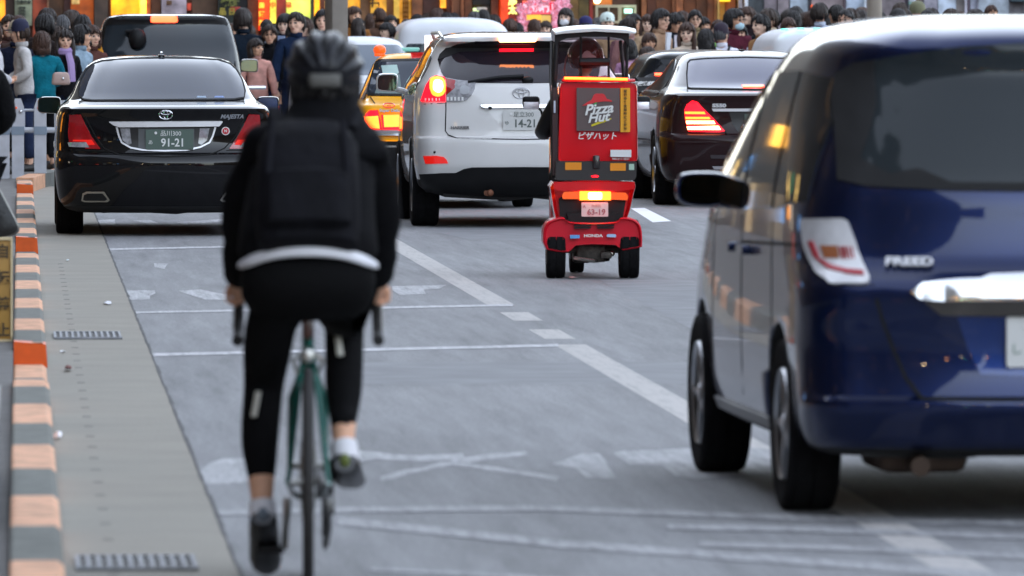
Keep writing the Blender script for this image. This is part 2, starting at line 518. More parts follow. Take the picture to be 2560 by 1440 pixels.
def badge(car, T, px, py, s_, size, m, wpx, name='lettering', par=None, pr=.008, **k):
    (x, z), (xa, _), (xb, _) = T(px, py, px-wpx/2, py, px+wpx/2, py)
    ya, yb, yc = car.hit(xa, z), car.hit(xb, z), car.hit(x, z)
    ya = yc if ya is None else ya; yb = yc if yb is None else yb
    a = math.atan2(yb-ya, xb-xa); zt, zb = car.hit(x, z+size*.4), car.hit(x, z-size*.4); lean = -math.atan2(zt-zb, size*.8) if zt and zb else 0; o = text(name, s_, size, m, par or car.root, (x, min(yc, (ya+yb)/2)-pr, z), **k); o.rotation_euler = (lean, 0, a); return o
def ellipse(cx, cz, a, b, n=28, y=0): return [(cx+a*math.cos(2*math.pi*k/n), y, cz+b*math.sin(2*math.pi*k/n)) for k in range(n)]
def oval_emblem(car, cx, cz, a, m, parent=None):
    y = car.hit(cx, cz)-.012; b = a*.68
    e = MB()
    e.tube(ellipse(cx, cz, a, b, y=y), a*.09, 6, True)
    e.tube(ellipse(cx, cz-b*-.02, a*.30, b*.92, y=y-.002), a*.075, 6, True)
    e.tube(ellipse(cx, cz+b*.42, a*.72, b*.40, y=y-.002), a*.075, 6, True)
    return e.build('emblem', m, parent or car.root)
def wing_mirror(car, x, y, z, w_, h, m, glass=M_MIRR, sg=-1, rd=.22):
    """door mirror, its glass towards the rear (the camera)"""
    b = MB(); k = []
    for (yy, f) in ((0.0, .94), (.02, 1.0), (.07, .96), (.12, .75), (.15, .4)):
        k.append([(x+(px)*w_*f, y+yy, z+pz*h*f) for px, pz in rounded([(-.5, -.42), (.5, -.5), (.5, .42), (.35, .5), (-.35, .5), (-.5, .3)], rd, 4)])
    b.loft(k)
    b.tube([(x-sg*w_*.3, y+.08, z-h*.3), (x-sg*(w_*.9), y+.1, z-h*.45)], .025, 8)
    o = b.build('wing_mirror', m, car.root)
    g = MB(); g.prism([(x+px*w_*.86, z+pz*h*.84) for px, pz in rounded([(-.5, -.42), (.5, -.5), (.5, .42), (.35, .5), (-.35, .5), (-.5, .3)], rd, 4)], y-.004, y+.004)
    g.build('mirror_glass', glass, o)
    return o
# ---------------------------------------------------------------- ground, road, pavement
def asphalt():
    m = bpy.data.materials.new('asphalt'); m.use_nodes = True; n = m.node_tree; b = n.nodes['Principled BSDF']
    tc = n.nodes.new('ShaderNodeTexCoord')
    a = n.nodes.new('ShaderNodeTexNoise'); a.inputs['Scale'].default_value = 55; a.inputs['Detail'].default_value = 6; a.inputs['Roughness'].default_value = .75
    c = n.nodes.new('ShaderNodeTexNoise'); c.inputs['Scale'].default_value = .5; c.inputs['Detail'].default_value = 6
    mp = n.nodes.new('ShaderNodeMapping'); mp.inputs['Scale'].default_value = (2.2, .35, 1)
    n.links.new(tc.outputs['Object'], mp.inputs[0]); n.links.new(tc.outputs['Object'], a.inputs['Vector']); n.links.new(mp.outputs[0], c.inputs['Vector'])
    r1 = n.nodes.new('ShaderNodeValToRGB'); r1.color_ramp.elements[0].position = .32; r1.color_ramp.elements[1].position = .72
    r1.color_ramp.elements[0].color = (.118, .122, .130, 1); r1.color_ramp.elements[1].color = (.335, .338, .346, 1)
    # mottling and wheel tracks run with the traffic
    st = n.nodes.new('ShaderNodeTexNoise'); st.inputs['Scale'].default_value = 1; st.inputs['Detail'].default_value = 8; st.inputs['Roughness'].default_value = .72
    mp2 = n.nodes.new('ShaderNodeMapping'); mp2.inputs['Scale'].default_value = (9, .42, 1)
    n.links.new(tc.outputs['Object'], mp2.inputs[0]); n.links.new(mp2.outputs[0], st.inputs['Vector'])
    r3 = n.nodes.new('ShaderNodeMapRange'); r3.inputs[1].default_value = .28; r3.inputs[2].default_value = .72; r3.inputs[3].default_value = .74; r3.inputs[4].default_value = 1.26
    n.links.new(st.outputs[0], r3.inputs[0])
    r2 = n.nodes.new('ShaderNodeMapRange'); r2.inputs[1].default_value = .3; r2.inputs[2].default_value = .7; r2.inputs[3].default_value = .84; r2.inputs[4].default_value = 1.14
    n.links.new(a.outputs[0], r1.inputs[0]); n.links.new(c.outputs[0], r2.inputs[0])
    sc = n.nodes.new('ShaderNodeVectorMath'); sc.operation = 'SCALE'
    ml = n.nodes.new('ShaderNodeMath'); ml.operation = 'MULTIPLY'; n.links.new(r2.outputs[0], ml.inputs[0]); n.links.new(r3.outputs[0], ml.inputs[1])
    # oil and damp stains
    sn = n.nodes.new('ShaderNodeTexNoise'); sn.inputs['Scale'].default_value = 1; sn.inputs['Detail'].default_value = 7; sn.inputs['Roughness'].default_value = .65
    mp3 = n.nodes.new('ShaderNodeMapping'); mp3.inputs['Scale'].default_value = (1.9, .16, 1); mp3.inputs['Location'].default_value = (3.3, 8.1, 0)
    n.links.new(tc.outputs['Object'], mp3.inputs[0]); n.links.new(mp3.outputs[0], sn.inputs['Vector'])
    r4 = n.nodes.new('ShaderNodeMapRange'); r4.inputs[1].default_value = .52; r4.inputs[2].default_value = .66; r4.inputs[3].default_value = 1; r4.inputs[4].default_value = .78
    n.links.new(sn.outputs[0], r4.inputs[0])
    m4 = n.nodes.new('ShaderNodeMath'); m4.operation = 'MULTIPLY'; n.links.new(ml.outputs[0], m4.inputs[0]); n.links.new(r4.outputs[0], m4.inputs[1])
    n.links.new(r1.outputs[0], sc.inputs[0]); n.links.new(m4.outputs[0], sc.inputs[3]); n.links.new(sc.outputs[0], b.inputs['Base Color'])
    b.inputs['Roughness'].default_value = .8
    bp = n.nodes.new('ShaderNodeBump'); bp.inputs['Strength'].default_value = .35; bp.inputs['Distance'].default_value = .01
    n.links.new(a.outputs[0], bp.inputs['Height']); n.links.new(bp.outputs[0], b.inputs['Normal'])
    return m
M_ASPH = asphalt()
def ragged(poly, ax, ay, step=.25):
    out_ = []
    for i, p in enumerate(poly):
        q = poly[(i+1) % len(poly)]; L = math.hypot(q[0]-p[0], (q[1]-p[1])*.12); k = max(1, min(40, int(L/(step*.25))))
        for j in range(k):
            t = j/k; out_.append((p[0]+(q[0]-p[0])*t+random.uniform(-ax, ax), p[1]+(q[1]-p[1])*t+random.uniform(-ay, ay)))
    return out_
def worn_paint(name, col, keep=.5, hi=.88):
    """old road paint: the asphalt shows through a noise of chips"""
    m = M_ASPH.copy(); m.name = name; n = m.node_tree; b = n.nodes['Principled BSDF']
    src = b.inputs['Base Color'].links[0].from_socket
    tc = n.nodes.new('ShaderNodeTexCoord'); a = n.nodes.new('ShaderNodeTexNoise'); a.inputs['Scale'].default_value = 1; a.inputs['Detail'].default_value = 10; a.inputs['Roughness'].default_value = .8
    mq = n.nodes.new('ShaderNodeMapping'); mq.inputs['Scale'].default_value = (24, 1.5, 1); n.links.new(tc.outputs['Object'], mq.inputs[0])
    n.links.new(mq.outputs[0], a.inputs['Vector'])
    r = n.nodes.new('ShaderNodeMapRange'); r.inputs[1].default_value = .5-(keep-.5)*.55-.13; r.inputs[2].default_value = .5-(keep-.5)*.55+.13
    r.inputs[4].default_value = hi; n.links.new(a.outputs[0], r.inputs[0])
    mx = n.nodes.new('ShaderNodeMix'); mx.data_type = 'RGBA'
    n.links.new(r.outputs[0], mx.inputs[0]); n.links.new(src, mx.inputs[6]); mx.inputs[7].default_value = (*col, 1)
    n.links.new(mx.outputs[2], b.inputs['Base Color'])
    return m
def sheet(name, polys, z, m, kind='structure', thick=0):
    mb = MB()
    for i, p in enumerate(polys): mb.add([(x, y, z+i*.00012) for x, y in p], [tuple(range(len(p)))])
    o = mb.build(name, m, auto=False)
    for pl in o.data.polygons: pass
    return tag(o, kind=kind)
sheet('ground', [[(-600, -600), (600, -600), (600, 900), (-600, 900)]], -.02, mat('far ground', (.13, .13, .135), rough=.9, var=.1, vscale=.2))
sheet('road', [[(.685, -120), (19, -120), (19, 124.8), (.685, 124.8)]], 0, M_ASPH)
M_GUT = mat('gutter concrete', (.27, .252, .212), rough=.85, var=.07, vscale=2.2, bump=.25, bscale=50)
M_PAVE = mat('pavement slabs', (.13, .125, .12), rough=.85, var=.15, vscale=5, bump=.2)
sheet('gutter', [[(.13, -40), (.678, -40), (.678, 92), (.13, 92)]], .004, M_GUT)
# pavement on the near side, widening beyond the bend of the kerb
def slab(name, poly, z0, z1, m):
    mb = MB(); mb.prism(poly, z0, z1, 'xy'); return tag(mb.build(name, m, auto=False), kind='structure')
slab('pavement', [(-4, -60), (-.036, -60), (-.036, 89.5), (.6, 96), (.62, 126), (-4, 126)], -.01, .09, M_PAVE)
slab('far_pavement', [(-30, 126.01), (.62, 126.01), (2.0, 125), (6.5, 125), (8.4, 118), (19, 118), (40, 118), (40, 170), (-30, 170)], -.01, .22, M_PAVE)
slab('right_pavement', [(19.01, -60), (24, -60), (24, 117.9), (19.01, 117.9)], -.01, .15, M_PAVE)

# kerb: raised blocks in pale stripes, each block starting with an orange end face
M_PEACH = mat('faded orange kerb paint', hx('#d6a07c'), rough=.75, var=.28, vscale=10, bump=.2)
M_KGREY = mat('kerb concrete', hx('#6c6e68'), rough=.85, var=.2, vscale=10, bump=.3)
M_KORG = mat('fresh orange kerb paint', hx('#e05a0a'), rough=.55, var=.1, vscale=14)
def kerb():
    mb = MB(); x0, x1 = -.032, .128; face = [-.9, 20.9, 42.75, 64.4, 86.3]
    def h(y):
        for i in range(len(face)-1):
            if face[i] <= y < face[i+1]:
                t = face[i+1]-y
                lo = .018; hi = .125
                if t > 4.6: return hi, hi
                if t > 2.6:                       # the top slopes down, the gutter side first
                    u = (4.6-t)/2; u = u*u*(3-2*u)
                    u2 = min(1, u*1.25); return hi-(hi-lo)*u*.8, hi-(hi-lo)*u2
                return lo, lo
        return .125, .125
    ys = []; y = 0.6; k = 0
    while y < 92:
        ys.append((y, k)); y += 1.76; k += 1
    fl = sorted(set([y for y, _ in ys]+[f for f in face if f > .6]+[f-1e-3 for f in face if f > .6]+[f-4.6+.25*i for f in face for i in range(9) if f > 5]))
    for a, b in zip(fl, fl[1:]):
        kk = max([k for y, k in ys if y <= a+1e-6] or [0])
        mb.cur = 0 if kk % 2 else 1
        if b-a < .002:
            continue
        (l0, r0), (l1, r1) = h(a), h(b-1e-4)
        v = [(x0, a, -.01), (x0, a, l0), (x0+.01, a, l0+.004), (x1-.02, a, r0+.004), (x1, a, r0-.012), (x1+.01, a, -.01)]
        w2 = [(x0, b, -.01), (x0, b, l1), (x0+.01, b, l1+.004), (x1-.02, b, r1+.004), (x1, b, r1-.012), (x1+.01, b, -.01)]
        mb.add(v+w2, [(i, i+1, i+7, i+6) for i in range(5)])
    for f in face[1:]:
        mb.cur = 2
        mb.add([(x0-.002, f-.004, .01), (x1+.008, f-.004, .0), (x1, f-.004, .122), (x0, f-.004, .135), (x0, f+.22, .135), (x1, f+.22, .125), (x1+.008, f+.22, .0)],
               [(0, 1, 2, 3), (3, 2, 5, 4), (1, 6, 5, 2)])
    o = mb.build('kerb', [M_PEACH, M_KGREY, M_KORG], auto=False); tag(o, kind='structure')
    # the kerb bends right past the bay
    b = MB()
    pts = [(.05, 89.0), (.18, 91.5), (.42, 94.2), (.62, 96.4)]
    for i, (p, q) in enumerate(zip(pts, pts[1:])):
        b.cur = i % 2
        d = (Vector(q)-Vector(p)).normalized(); n_ = Vector((d.y, -d.x))*.09
        P, Q = Vector(p), Vector(q)
        b.prism([tuple(P-n_), tuple(P+n_), tuple(Q+n_), tuple(Q-n_)], -.01, .15, 'xy')
    b.build('kerb_bend', [M_PEACH, M_KGREY], auto=False)['kind'] = 'structure'
kerb()

# seams and holes of the gutter, grates
M_HOLE = mat('dark drain hole', (.19, .18, .16), rough=.9)
mb = MB(); y = 26.5
while y < 62:
    mb.box(.272, .308, y, y+.10, .004, .0052); y += .9
tag(mb.build('drain_hole_row', M_HOLE, auto=False), kind='structure')
mb = MB(); random.seed(3)
for i in range(180):
    y = 22+i*.5; j = random.uniform(0, .012)
    mb.box(.680-j*.5, .686+random.uniform(0, .008), y, y+.5, .0045, .0052)
tag(mb.build('gutter_seam', mat('dirt in the seam', (.09, .09, .092), rough=.95, var=.5, vscale=30), auto=False), kind='structure')
M_GRATE = mat('galvanised grate', (.27, .28, .30), rough=.7, metal=.1, var=.2)
for lab, (xa, ya), (xb, yb) in (('steel drain grate in the gutter at the bottom edge, beside the cyclist', (190, 1432), (498, 1400)),
                                ('steel drain grate in the gutter, beyond the red leaf', (135, 851), (306, 836))):
    X0, Y0 = ground(xa, ya); X1, _ = ground(xb, ya); _, Y1 = ground(xa, yb)
    t = thing('drain_grate', lab, 'drain grate', (X0, Y0, .005), 0, 'drain grates in the gutter')
    L = X1-X0; D = Y1-Y0
    MB().box(0, L, 0, D, 0, .004).build('pit', mat('grate pit', (.13, .13, .125), rough=.9), t)
    b = MB(); b.box(0, L, 0, .02, .004, .012); b.box(0, L, D-.02, D, .004, .012)
    b.build('frame', M_GRATE, t)
    b = MB()
    for k in range(12): b.box(k*L/11.5, k*L/11.5+L*.035, .02, D-.02, .004, .012)
    b.build('bars', M_GRATE, t)

# road markings
M_LINE = worn_paint('worn lane line', (.50, .48, .46), .72)
M_LINE2 = worn_paint('faded lane line', (.34, .345, .36), .55)
M_FRESH = mat('fresh white line', (.75, .76, .78), rough=.6, var=.1)
def gpoly(*p): return [ground(p[i], p[i+1]) for i in range(0, len(p), 2)]
def seg(x0, x1, ya, yb): return [(x0, ya), (x1, ya), (x1, yb), (x0, yb)]
gy = lambda py: ground(1280, py)[1]
A = 0.03
sheet('lane_line', [seg(2.87, 3.04, gy(1620), gy(862)), seg(2.87, 3.04, gy(848), gy(824)), seg(2.87, 3.04, gy(802), gy(781)), seg(2.87, 3.04, gy(762), gy(575))], .0010, M_LINE)
sheet('lane_dash', [gpoly(1577, 521, 1612, 520, 1678, 553, 1632, 556)], .0010, M_FRESH)
# thin lines across the bay
mb = [gpoly(338, 784, 338, 780, 1281, 761, 1281, 766), gpoly(362, 892, 362, 885, 1396, 861, 1396, 867), gpoly(268, 626, 268, 622, 980, 607, 980, 611)]
sheet('bay_line', [ragged(p, .003, .03) for p in mb], .0024, worn_paint('thin worn line', (.6, .6, .62), .66))
# what is left of painted words and arrows
def stroke(pts, wpx):
    P = [Vector(p) for p in pts]; up = []; dn = []
    for i, p in enumerate(P):
        up.append(ground(p.x, p.y-wpx/2)); dn.append(ground(p.x, p.y+wpx/2))
    return [q for q in dn]+[q for q in reversed(up)]
w1 = [gpoly(498, 1195, 500, 1178, 520, 1158, 560, 1146, 700, 1146, 640, 1170, 640, 1200, 560, 1212, 510, 1208),
      gpoly(1384, 1160, 1450, 1133, 1500, 1133, 1512, 1150, 1548, 1196, 1470, 1196, 1440, 1170),
      gpoly(1538, 1133, 1560, 1128, 1850, 1118, 1980, 1130, 1990, 1180, 1880, 1185, 1740, 1196, 1690, 1190, 1660, 1165, 1570, 1160)]
w1 += [stroke([(952, 1197), (1080, 1168), (1180, 1148), (1315, 1134)], 13), stroke([(1130, 1158), (1240, 1175), (1395, 1197)], 12),
       stroke([(900, 1135), (1010, 1147), (1160, 1143)], 16), stroke([(840, 1150), (930, 1150)], 10)]
sheet('worn_word', [ragged(p, .010, .05) for p in w1], .0012, worn_paint('half gone road word', (.50, .505, .52), .55))
w2 = [stroke([(540, 1283), (900, 1276), (1350, 1272), (1800, 1290), (2600, 1312)], 14), stroke([(845, 1304), (1100, 1330), (1400, 1362), (1800, 1390), (2600, 1450)], 19),
      stroke([(1668, 1318), (2000, 1325), (2600, 1345)], 13), stroke([(1750, 1362), (2100, 1372), (2600, 1396)], 13), stroke([(930, 1425), (1300, 1445), (1700, 1470)], 9)]
sheet('worn_stripe', [ragged(p, .004, .02) for p in w2], .0030, worn_paint('worn stripes', (.45, .455, .47), .5))
w3 = [gpoly(308, 726, 388, 726, 376, 748, 318, 751), gpoly(442, 727, 500, 724, 560, 736, 615, 738, 640, 749, 510, 749),
      gpoly(985, 716, 1120, 712, 1098, 722, 1060, 724, 1066, 736, 1000, 738, 985, 726), gpoly(385, 658, 420, 660, 412, 672, 386, 668),
      gpoly(240, 552, 290, 548, 285, 562, 240, 566), gpoly(335, 552, 372, 550, 410, 562, 380, 563), gpoly(440, 556, 560, 548, 566, 553, 460, 563), gpoly(560, 726, 640, 724, 640, 730, 560, 731)]
sheet('old_word', [ragged(p, .012, .08) for p in w3], .0014, worn_paint('old road word', (.54, .545, .56), .56))
# mended strips in the asphalt
sheet('asphalt_patch', [gpoly(1000, 560, 1260, 520, 1440, 560, 1500, 600, 1180, 600), gpoly(690, 905, 1740, 905, 1740, 960, 690, 960), gpoly(1500, 700, 1730, 700, 2000, 840, 1760, 840)], .0006,
      mat('asphalt patch', (.225, .23, .24), rough=.85, var=.15, vscale=3, bump=.3))

# litter
def scrap(lab, px, py, a, b, col, cat='litter', h=.02):
    X, Y = ground(px, py); m = MB(); n = 9; vs = [(0, 0, h)]
    for k in range(n):
        t = 2*math.pi*k/n; q = random.uniform(.7, 1.15); vs.append((math.cos(t)*a*q, math.sin(t)*b*q, random.uniform(0, h*.8)))
    m.add(vs, [(0, 1+k, 1+(k+1) % n) for k in range(n)])
    o = m.build('paper_scrap' if cat == 'litter' else 'leaf', mat('litter '+col, col, rough=.8), auto=False); o.location = (X, Y, .006)
    tag(o, lab, cat)
random.seed(5)
scrap('crumpled white paper scrap on the gutter beside a peach kerb stripe', 145, 1099, .018, .12, '#ececf0', h=.03)
scrap('dry dark red leaf lying on the gutter', 170, 930, .022, .16, '#6e2f28', cat='leaf', h=.03)
scrap('torn white paper strip on the gutter near the asphalt edge', 268, 763, .03, .16, '#dcdce4', h=.02)
scrap('small white scrap on the gutter, just beyond the red leaf', 157, 883, .02, .09, '#d8dde0', h=.01)
scrap('tiny white scrap on the gutter behind the black sedan', 169, 655, .012, .12, '#e8f0f4', h=.015)
scrap('small red and white scrap on the road behind the red scooter', 1432, 697, .03, .15, '#d49a94', h=.012)

# ---------------------------------------------------------------- objects at the left edge
def roadside():
    # yellow board with black writing
    Xr, z0 = at(29, 869, 44.0); Xl = Xr-.36; z1 = at(29, 600, 44.0)[1]
    t = thing('notice_board', 'yellow standing board with black writing behind the striped kerb', 'notice board', (Xr, 44.0, .09))
    h = z1-.09
    m = MB(); m.rbox((-.18, .02, h/2), (.36, .045, h), .006); m.build('board', mat('ochre board', hx('#a87f38'), rough=.6, var=.12, vscale=6), t)
    b = MB(); b.box(-.366, .004, -.014, .052, h, h+.014); b.box(-.366, .004, -.014, .052, .0, .012); b.box(-.004, .006, -.014, .052, 0.012, h)
    b.build('edge', mat('pale board edge', hx('#d8c49a'), rough=.6), t)
    for i, ch in enumerate('止禁転自'[::-1]):
        text('lettering', ch, .075, mat('faded brown print', (.09, .06, .03), rough=.8), t, (-.045, -.006, h*.88-i*.135), depth=.002, bold=.002)
    # dark planter box near the bottom left corner
    t = thing('planter_box', 'low black planter box at the bottom left corner behind the kerb', 'planter', (-.43, 27.6, .09))
    m = MB(); m.rbox((0, 1.6, .15), (.70, 3.4, .30), .02); m.build('box', mat('planter black', (.012, .014, .014), rough=.5, var=.2), t)
    m = MB(); m.rbox((0, 1.6, .31), (.72, 3.42, .03), .01); m.build('rim', mat('planter rim', (.03, .032, .03), rough=.5), t)
    m = MB(); m.ball((.33, -.11, .2), (.014, .02, .028)); m.build('sticker', mat('pale teal', hx('#9fd0d6'), rough=.5), t)
roadside()

# guard fence of broad white posts at the end of the bay
M_POST = mat('fence white', hx('#b9bcc4'), rough=.55, var=.12, vscale=7)
M_BAND = mat('fence band', hx('#7d8c9c'), rough=.5, var=.1)
fence = thing('guard_fence', 'white guard fence of broad pointed posts beside the black sedan', 'fence', (0, 92.0, .09))
for i, px in enumerate((-18, 9, 45, 101, 160)):
    X = at(px, 400, 92.0)[0]; w_ = .13; hgt = .86 if px < 150 else .84
    m = MB(); m.prism([(X-w_/2, 0), (X+w_/2, 0), (X+w_/2, hgt-.09), (X+w_/4, hgt), (X-w_/4, hgt), (X-w_/2, hgt-.09)], -.04, .04)
    p = m.build('post', M_POST, fence)
    b = MB(); b.box(X-w_/2-.004, X+w_/2+.004, -.048, .048, .47, .56); b.build('band', M_BAND, p)
    b = MB(); b.ball((X-.02, -.045, hgt-.10), (.014, .008, .014)); b.build('reflector', M_ORANGE, p)
    b = MB(); b.ball((X+.03, -.045, .72), (.022, .02, .022)); b.build('bolt', M_CHROME, p)
m = MB(); m.tube([(-.5, 0, .735), (.56, 0, .735)], .014); m.tube([(-.5, 0, .52), (.56, 0, .52)], .03); m.build('rail', M_POST, fence)
for k in range(9): MB().box(-.4+k*.11, -.385+k*.11, -.01, .01, .54, .72).build('bar', M_POST, fence)

# poles
def pole(name, lab, px0, px1, Y, col, square=True, h=7.5):
    X0 = at(px0, 50, Y)[0]; X1 = at(px1, 50, Y)[0]; w_ = X1-X0
    t = thing(name, lab, 'pole', ((X0+X1)/2, Y, 0))
    m = MB(); mt = mat('pole '+col, hx(col), rough=.7, var=.1, vscale=5, bump=.2)
    if square:
        m.rbox((0, 0, h/2), (w_*.75, w_*.75, h), .02, 2, None)
        for i, v in enumerate(m.v):
            q = Matrix.Rotation(R(24), 3, 'Z') @ Vector(v); m.v[i] = tuple(q)
    else: m.tube([(0, 0, 0), (0, 0, h)], [w_/2, w_/2*.8], 20)
    m.build('shaft', mt, t)
    m = MB(); m.lathe([(w_*.75, 0), (w_*.75, .05), (w_*.6, .08), (w_*.6, .24)], n=16); m.build('base_collar', mt, t)
    return t
pole('utility_pole', 'broad square grey pole rising above the cyclist helmet', 811, 871, 107, '#8f877d')
pole('lamp_post', 'round beige grey lamp post behind the blue minivan roof', 2167, 2206, 117.5, '#a1978a', False)
# ---------------------------------------------------------------- black sedan
def black_sedan():
    cx, base, s = 413, 600, 305.0
    T = tracer(cx, base, s)
    P = paint('black car paint', (.004, .004, .005), rough=.16, coat=.7, spec=.05)
    L = [(.19, .70, .16, 4.80, .10, .20, .25), (.22, .80, .07, 4.85, .10, .20, .26), (.30, .865, .02, 4.95, .10, .2, .30), (.45, .89, -.02, 5.0, .10, .2, .3),
         (.60, .90, -.03, 5.0, .10, .2, .32), (.66, .90, -.01, 4.98, .1, .2, .32), (.685, .898, .03, 4.95, .1, .2, .32), (.80, .895, .05, 4.85, .1, .2, .32),
         (.95, .885, .045, 4.7, .1, .2, .34), (1.02, .868, .02, 4.4, .09, .2, .36), (1.045, .855, .01, 4.3, .09, .2, .36), (1.062, .84, .05, 4.2, .09, .2, .38),
         (1.09, .80, .35, 4.0, .08, .18, .38), (1.11, .775, .55, 3.9, .08, .18, .36), (1.15, .745, .66, 3.7, .08, .18, .32), (1.25, .70, .92, 3.4, .09, .18, .3),
         (1.36, .635, 1.22, 3.1, .1, .18, .3), (1.42, .58, 1.42, 2.95, .1, .18, .3), (1.452, .50, 1.58, 2.8, .1, .18, .3), (1.468, .38, 1.75, 2.65, .1, .15, .3), (1.475, .20, 2.0, 2.45, .05, .1, .1)]
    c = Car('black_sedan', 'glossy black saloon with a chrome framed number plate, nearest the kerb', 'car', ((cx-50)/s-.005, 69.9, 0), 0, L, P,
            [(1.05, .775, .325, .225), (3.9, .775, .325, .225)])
    gl = T(200, 250, 201, 232, 207, 208, 220, 186, 240, 171, 262, 164, 330, 158, 410, 156, 490, 157, 562, 162, 588, 172, 604, 188, 615, 212, 620, 240, 616, 256, 590, 260, 410, 261, 235, 262, 212, 260)
    g = c.patch('rear_window', gl, mat('sedan rear glass', (.008, .015, .036), rough=.05, spec=.17), off=.006)
    c.patch('window_seal', seal(gl, .012), M_GAP, g, off=.007, thick=.006)
    red = T(178, 296, 202, 295, 206, 300, 216, 322, 232, 352, 253, 382, 216, 382, 214, 374, 176, 372, 174, 340)
    for q in (red, mirrored(red)):
        l = c.patch('tail_lamp', q, M_RED, off=.012, thick=.03)
        w_ = T(174, 366, 218, 365, 226, 379, 176, 377)
        c.patch('reversing_lens', w_ if q is red else mirrored(w_), M_CLEAR, l, off=.016)
        b = T(185, 359, 232, 359, 240, 372, 219, 373, 217, 364, 186, 363)
        c.patch('reflector', b if q is red else mirrored(b), M_REDB, l, off=.016)
    c.patch('chrome_strip', rounded(T(274, 313, 557, 312, 553, 318, 548, 325, 300, 327, 285, 322), .01, 3), M_BRIGHT, off=.03, thick=.03)
    rec = T(292, 328, 540, 328, 534, 350, 527, 365, 500, 379, 470, 386, 413, 388, 356, 386, 326, 378, 304, 364, 298, 350)
    c.patch('plate_recess', rec, mat('sedan recess', (.012, .012, .013), rough=.35), off=.004)
    c.patch('chrome_surround', ribbon(T(293, 327, 299, 350, 306, 366, 328, 379, 358, 385, 413, 387, 468, 385, 500, 378, 524, 366, 532, 350, 539, 327), .014), M_BRIGHT, off=.014, thick=.02)
    for sg in (0, 1):
        q = T(302, 330, 326, 330, 330, 368, 322, 372, 308, 360); q = mirrored(q) if sg else q
        c.patch('plate_lamp', q, M_CLEAR, off=.010)
    c.patch('plate_base', T(347, 331, 486, 331, 486, 381, 347, 381), mat('plate base grey', (.09, .095, .1), rough=.5), off=.012)
    plate(c, T, 365, 484, 333, 383, mat('green plate', hx('#4c5f57'), rough=.4), mat('plate white', (.72, .74, .72), rough=.5), '品川300', 'あ', '91-21')
    oval_emblem(c, *T(415, 296)[0], .055, M_CHROME)
    badge(c, T, 581, 301, 'MAJESTA', .050, M_CHROME, 56, bold=.0015, shear=.2)
    x, z = T(565, 337)[0]; y = c.hit(x, z)
    st = MB().lathe([(.001, -.004), (.034, -.004), (.034, .004), (.001, .004)], (x, y-.008, z), 'y', 20).build('sticker', mat('sticker white', (.8, .78, .76), rough=.5), c.root)
    MB().lathe([(.001, -.003), (.026, -.003), (.026, .003), (.001, .003)], (x, y-.013, z), 'y', 20).build('sticker_disc', mat('sticker red', hx('#c2202c'), rough=.5), st)
    text('lettering', 'N', .03, M_WHITEP, st, (x, y-.018, z), bold=.001)
    for sg in (-1, 1):
        q = T(205, 510, 208, 492, 218, 487, 262, 487, 276, 508, 270, 513, 212, 513); q = mirrored(q) if sg > 0 else q
        e = c.patch('exhaust_tip', q, mat('exhaust steel', (.5, .47, .42), rough=.25, metal=1), off=.012, thick=.03)
        q2 = [(a+(sum(p[0] for p in q)/len(q)-a)*.16, b+(sum(p[1] for p in q)/len(q)-b)*.34) for a, b in q]
        c.patch('exhaust_hole', q2, M_GAP, e, off=.015)
    # lid and bumper seams
    c.line(T(214, 300, 240, 350, 262, 380, 300, 396, 413, 401, 526, 396, 562, 380, 590, 350, 614, 300), .010)
    c.line(T(160, 384, 262, 386), .006); c.line(T(566, 386, 668, 384), .006)
    # shark fin aerial
    m = MB(); m.prism([(1.55, 1.44), (1.76, 1.475), (1.73, 1.51), (1.66, 1.50)], -.008, .008, 'yz'); m.rbox((0, 1.68, 1.475), (.055, .14, .02), .008); m.build('aerial', P, c.root)
    for sg in (-1, 1):
        side = spline([(1.42, 1.06), (1.9, 1.34), (2.5, 1.40), (3.1, 1.28), (3.62, 1.03), (2.5, 1.03), (1.6, 1.03)], 4, True)
        c.patch('side_window', [tuple(p) for p in side], M_GLASS, side=sg, off=.006, step=.08)
        c.line([(1.1, .72), (2.5, .74), (4.2, .70)], .012, M_CHROME, 'side_strip', side=sg, off=.008, parent=c.root, step=.2)
    wing_mirror(c, T(128, 281)[0][0], 3.3, 1.045, .20, .15, P, glass=mat('dark mirror', (.02, .035, .038), rough=.1, metal=1))
    wing_mirror(c, -T(128, 281)[0][0], 3.3, 1.045, .20, .15, P, sg=1)
    m = MB(); pts = [(-.62, .30), (-.62, .2), (-.5, .185), (-.3, .20), (-.1, .185), (.1, .175), (.3, .20), (.45, .19), (.6, .21), (.62, .3)]
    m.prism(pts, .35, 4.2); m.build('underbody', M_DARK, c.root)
    # small parking stickers inside the glass
    for px, cl in ((508, '#8fa3b8'), (553, '#6d86b8')):
        c.patch('window_sticker', [tuple((x_, z_)) for x_, z_ in T(px-13, 257, px-10, 253, px+10, 253, px+13, 257)], mat('sticker '+cl, hx(cl), rough=.5), g, off=.009, thick=.002)
    return c
black_sedan()

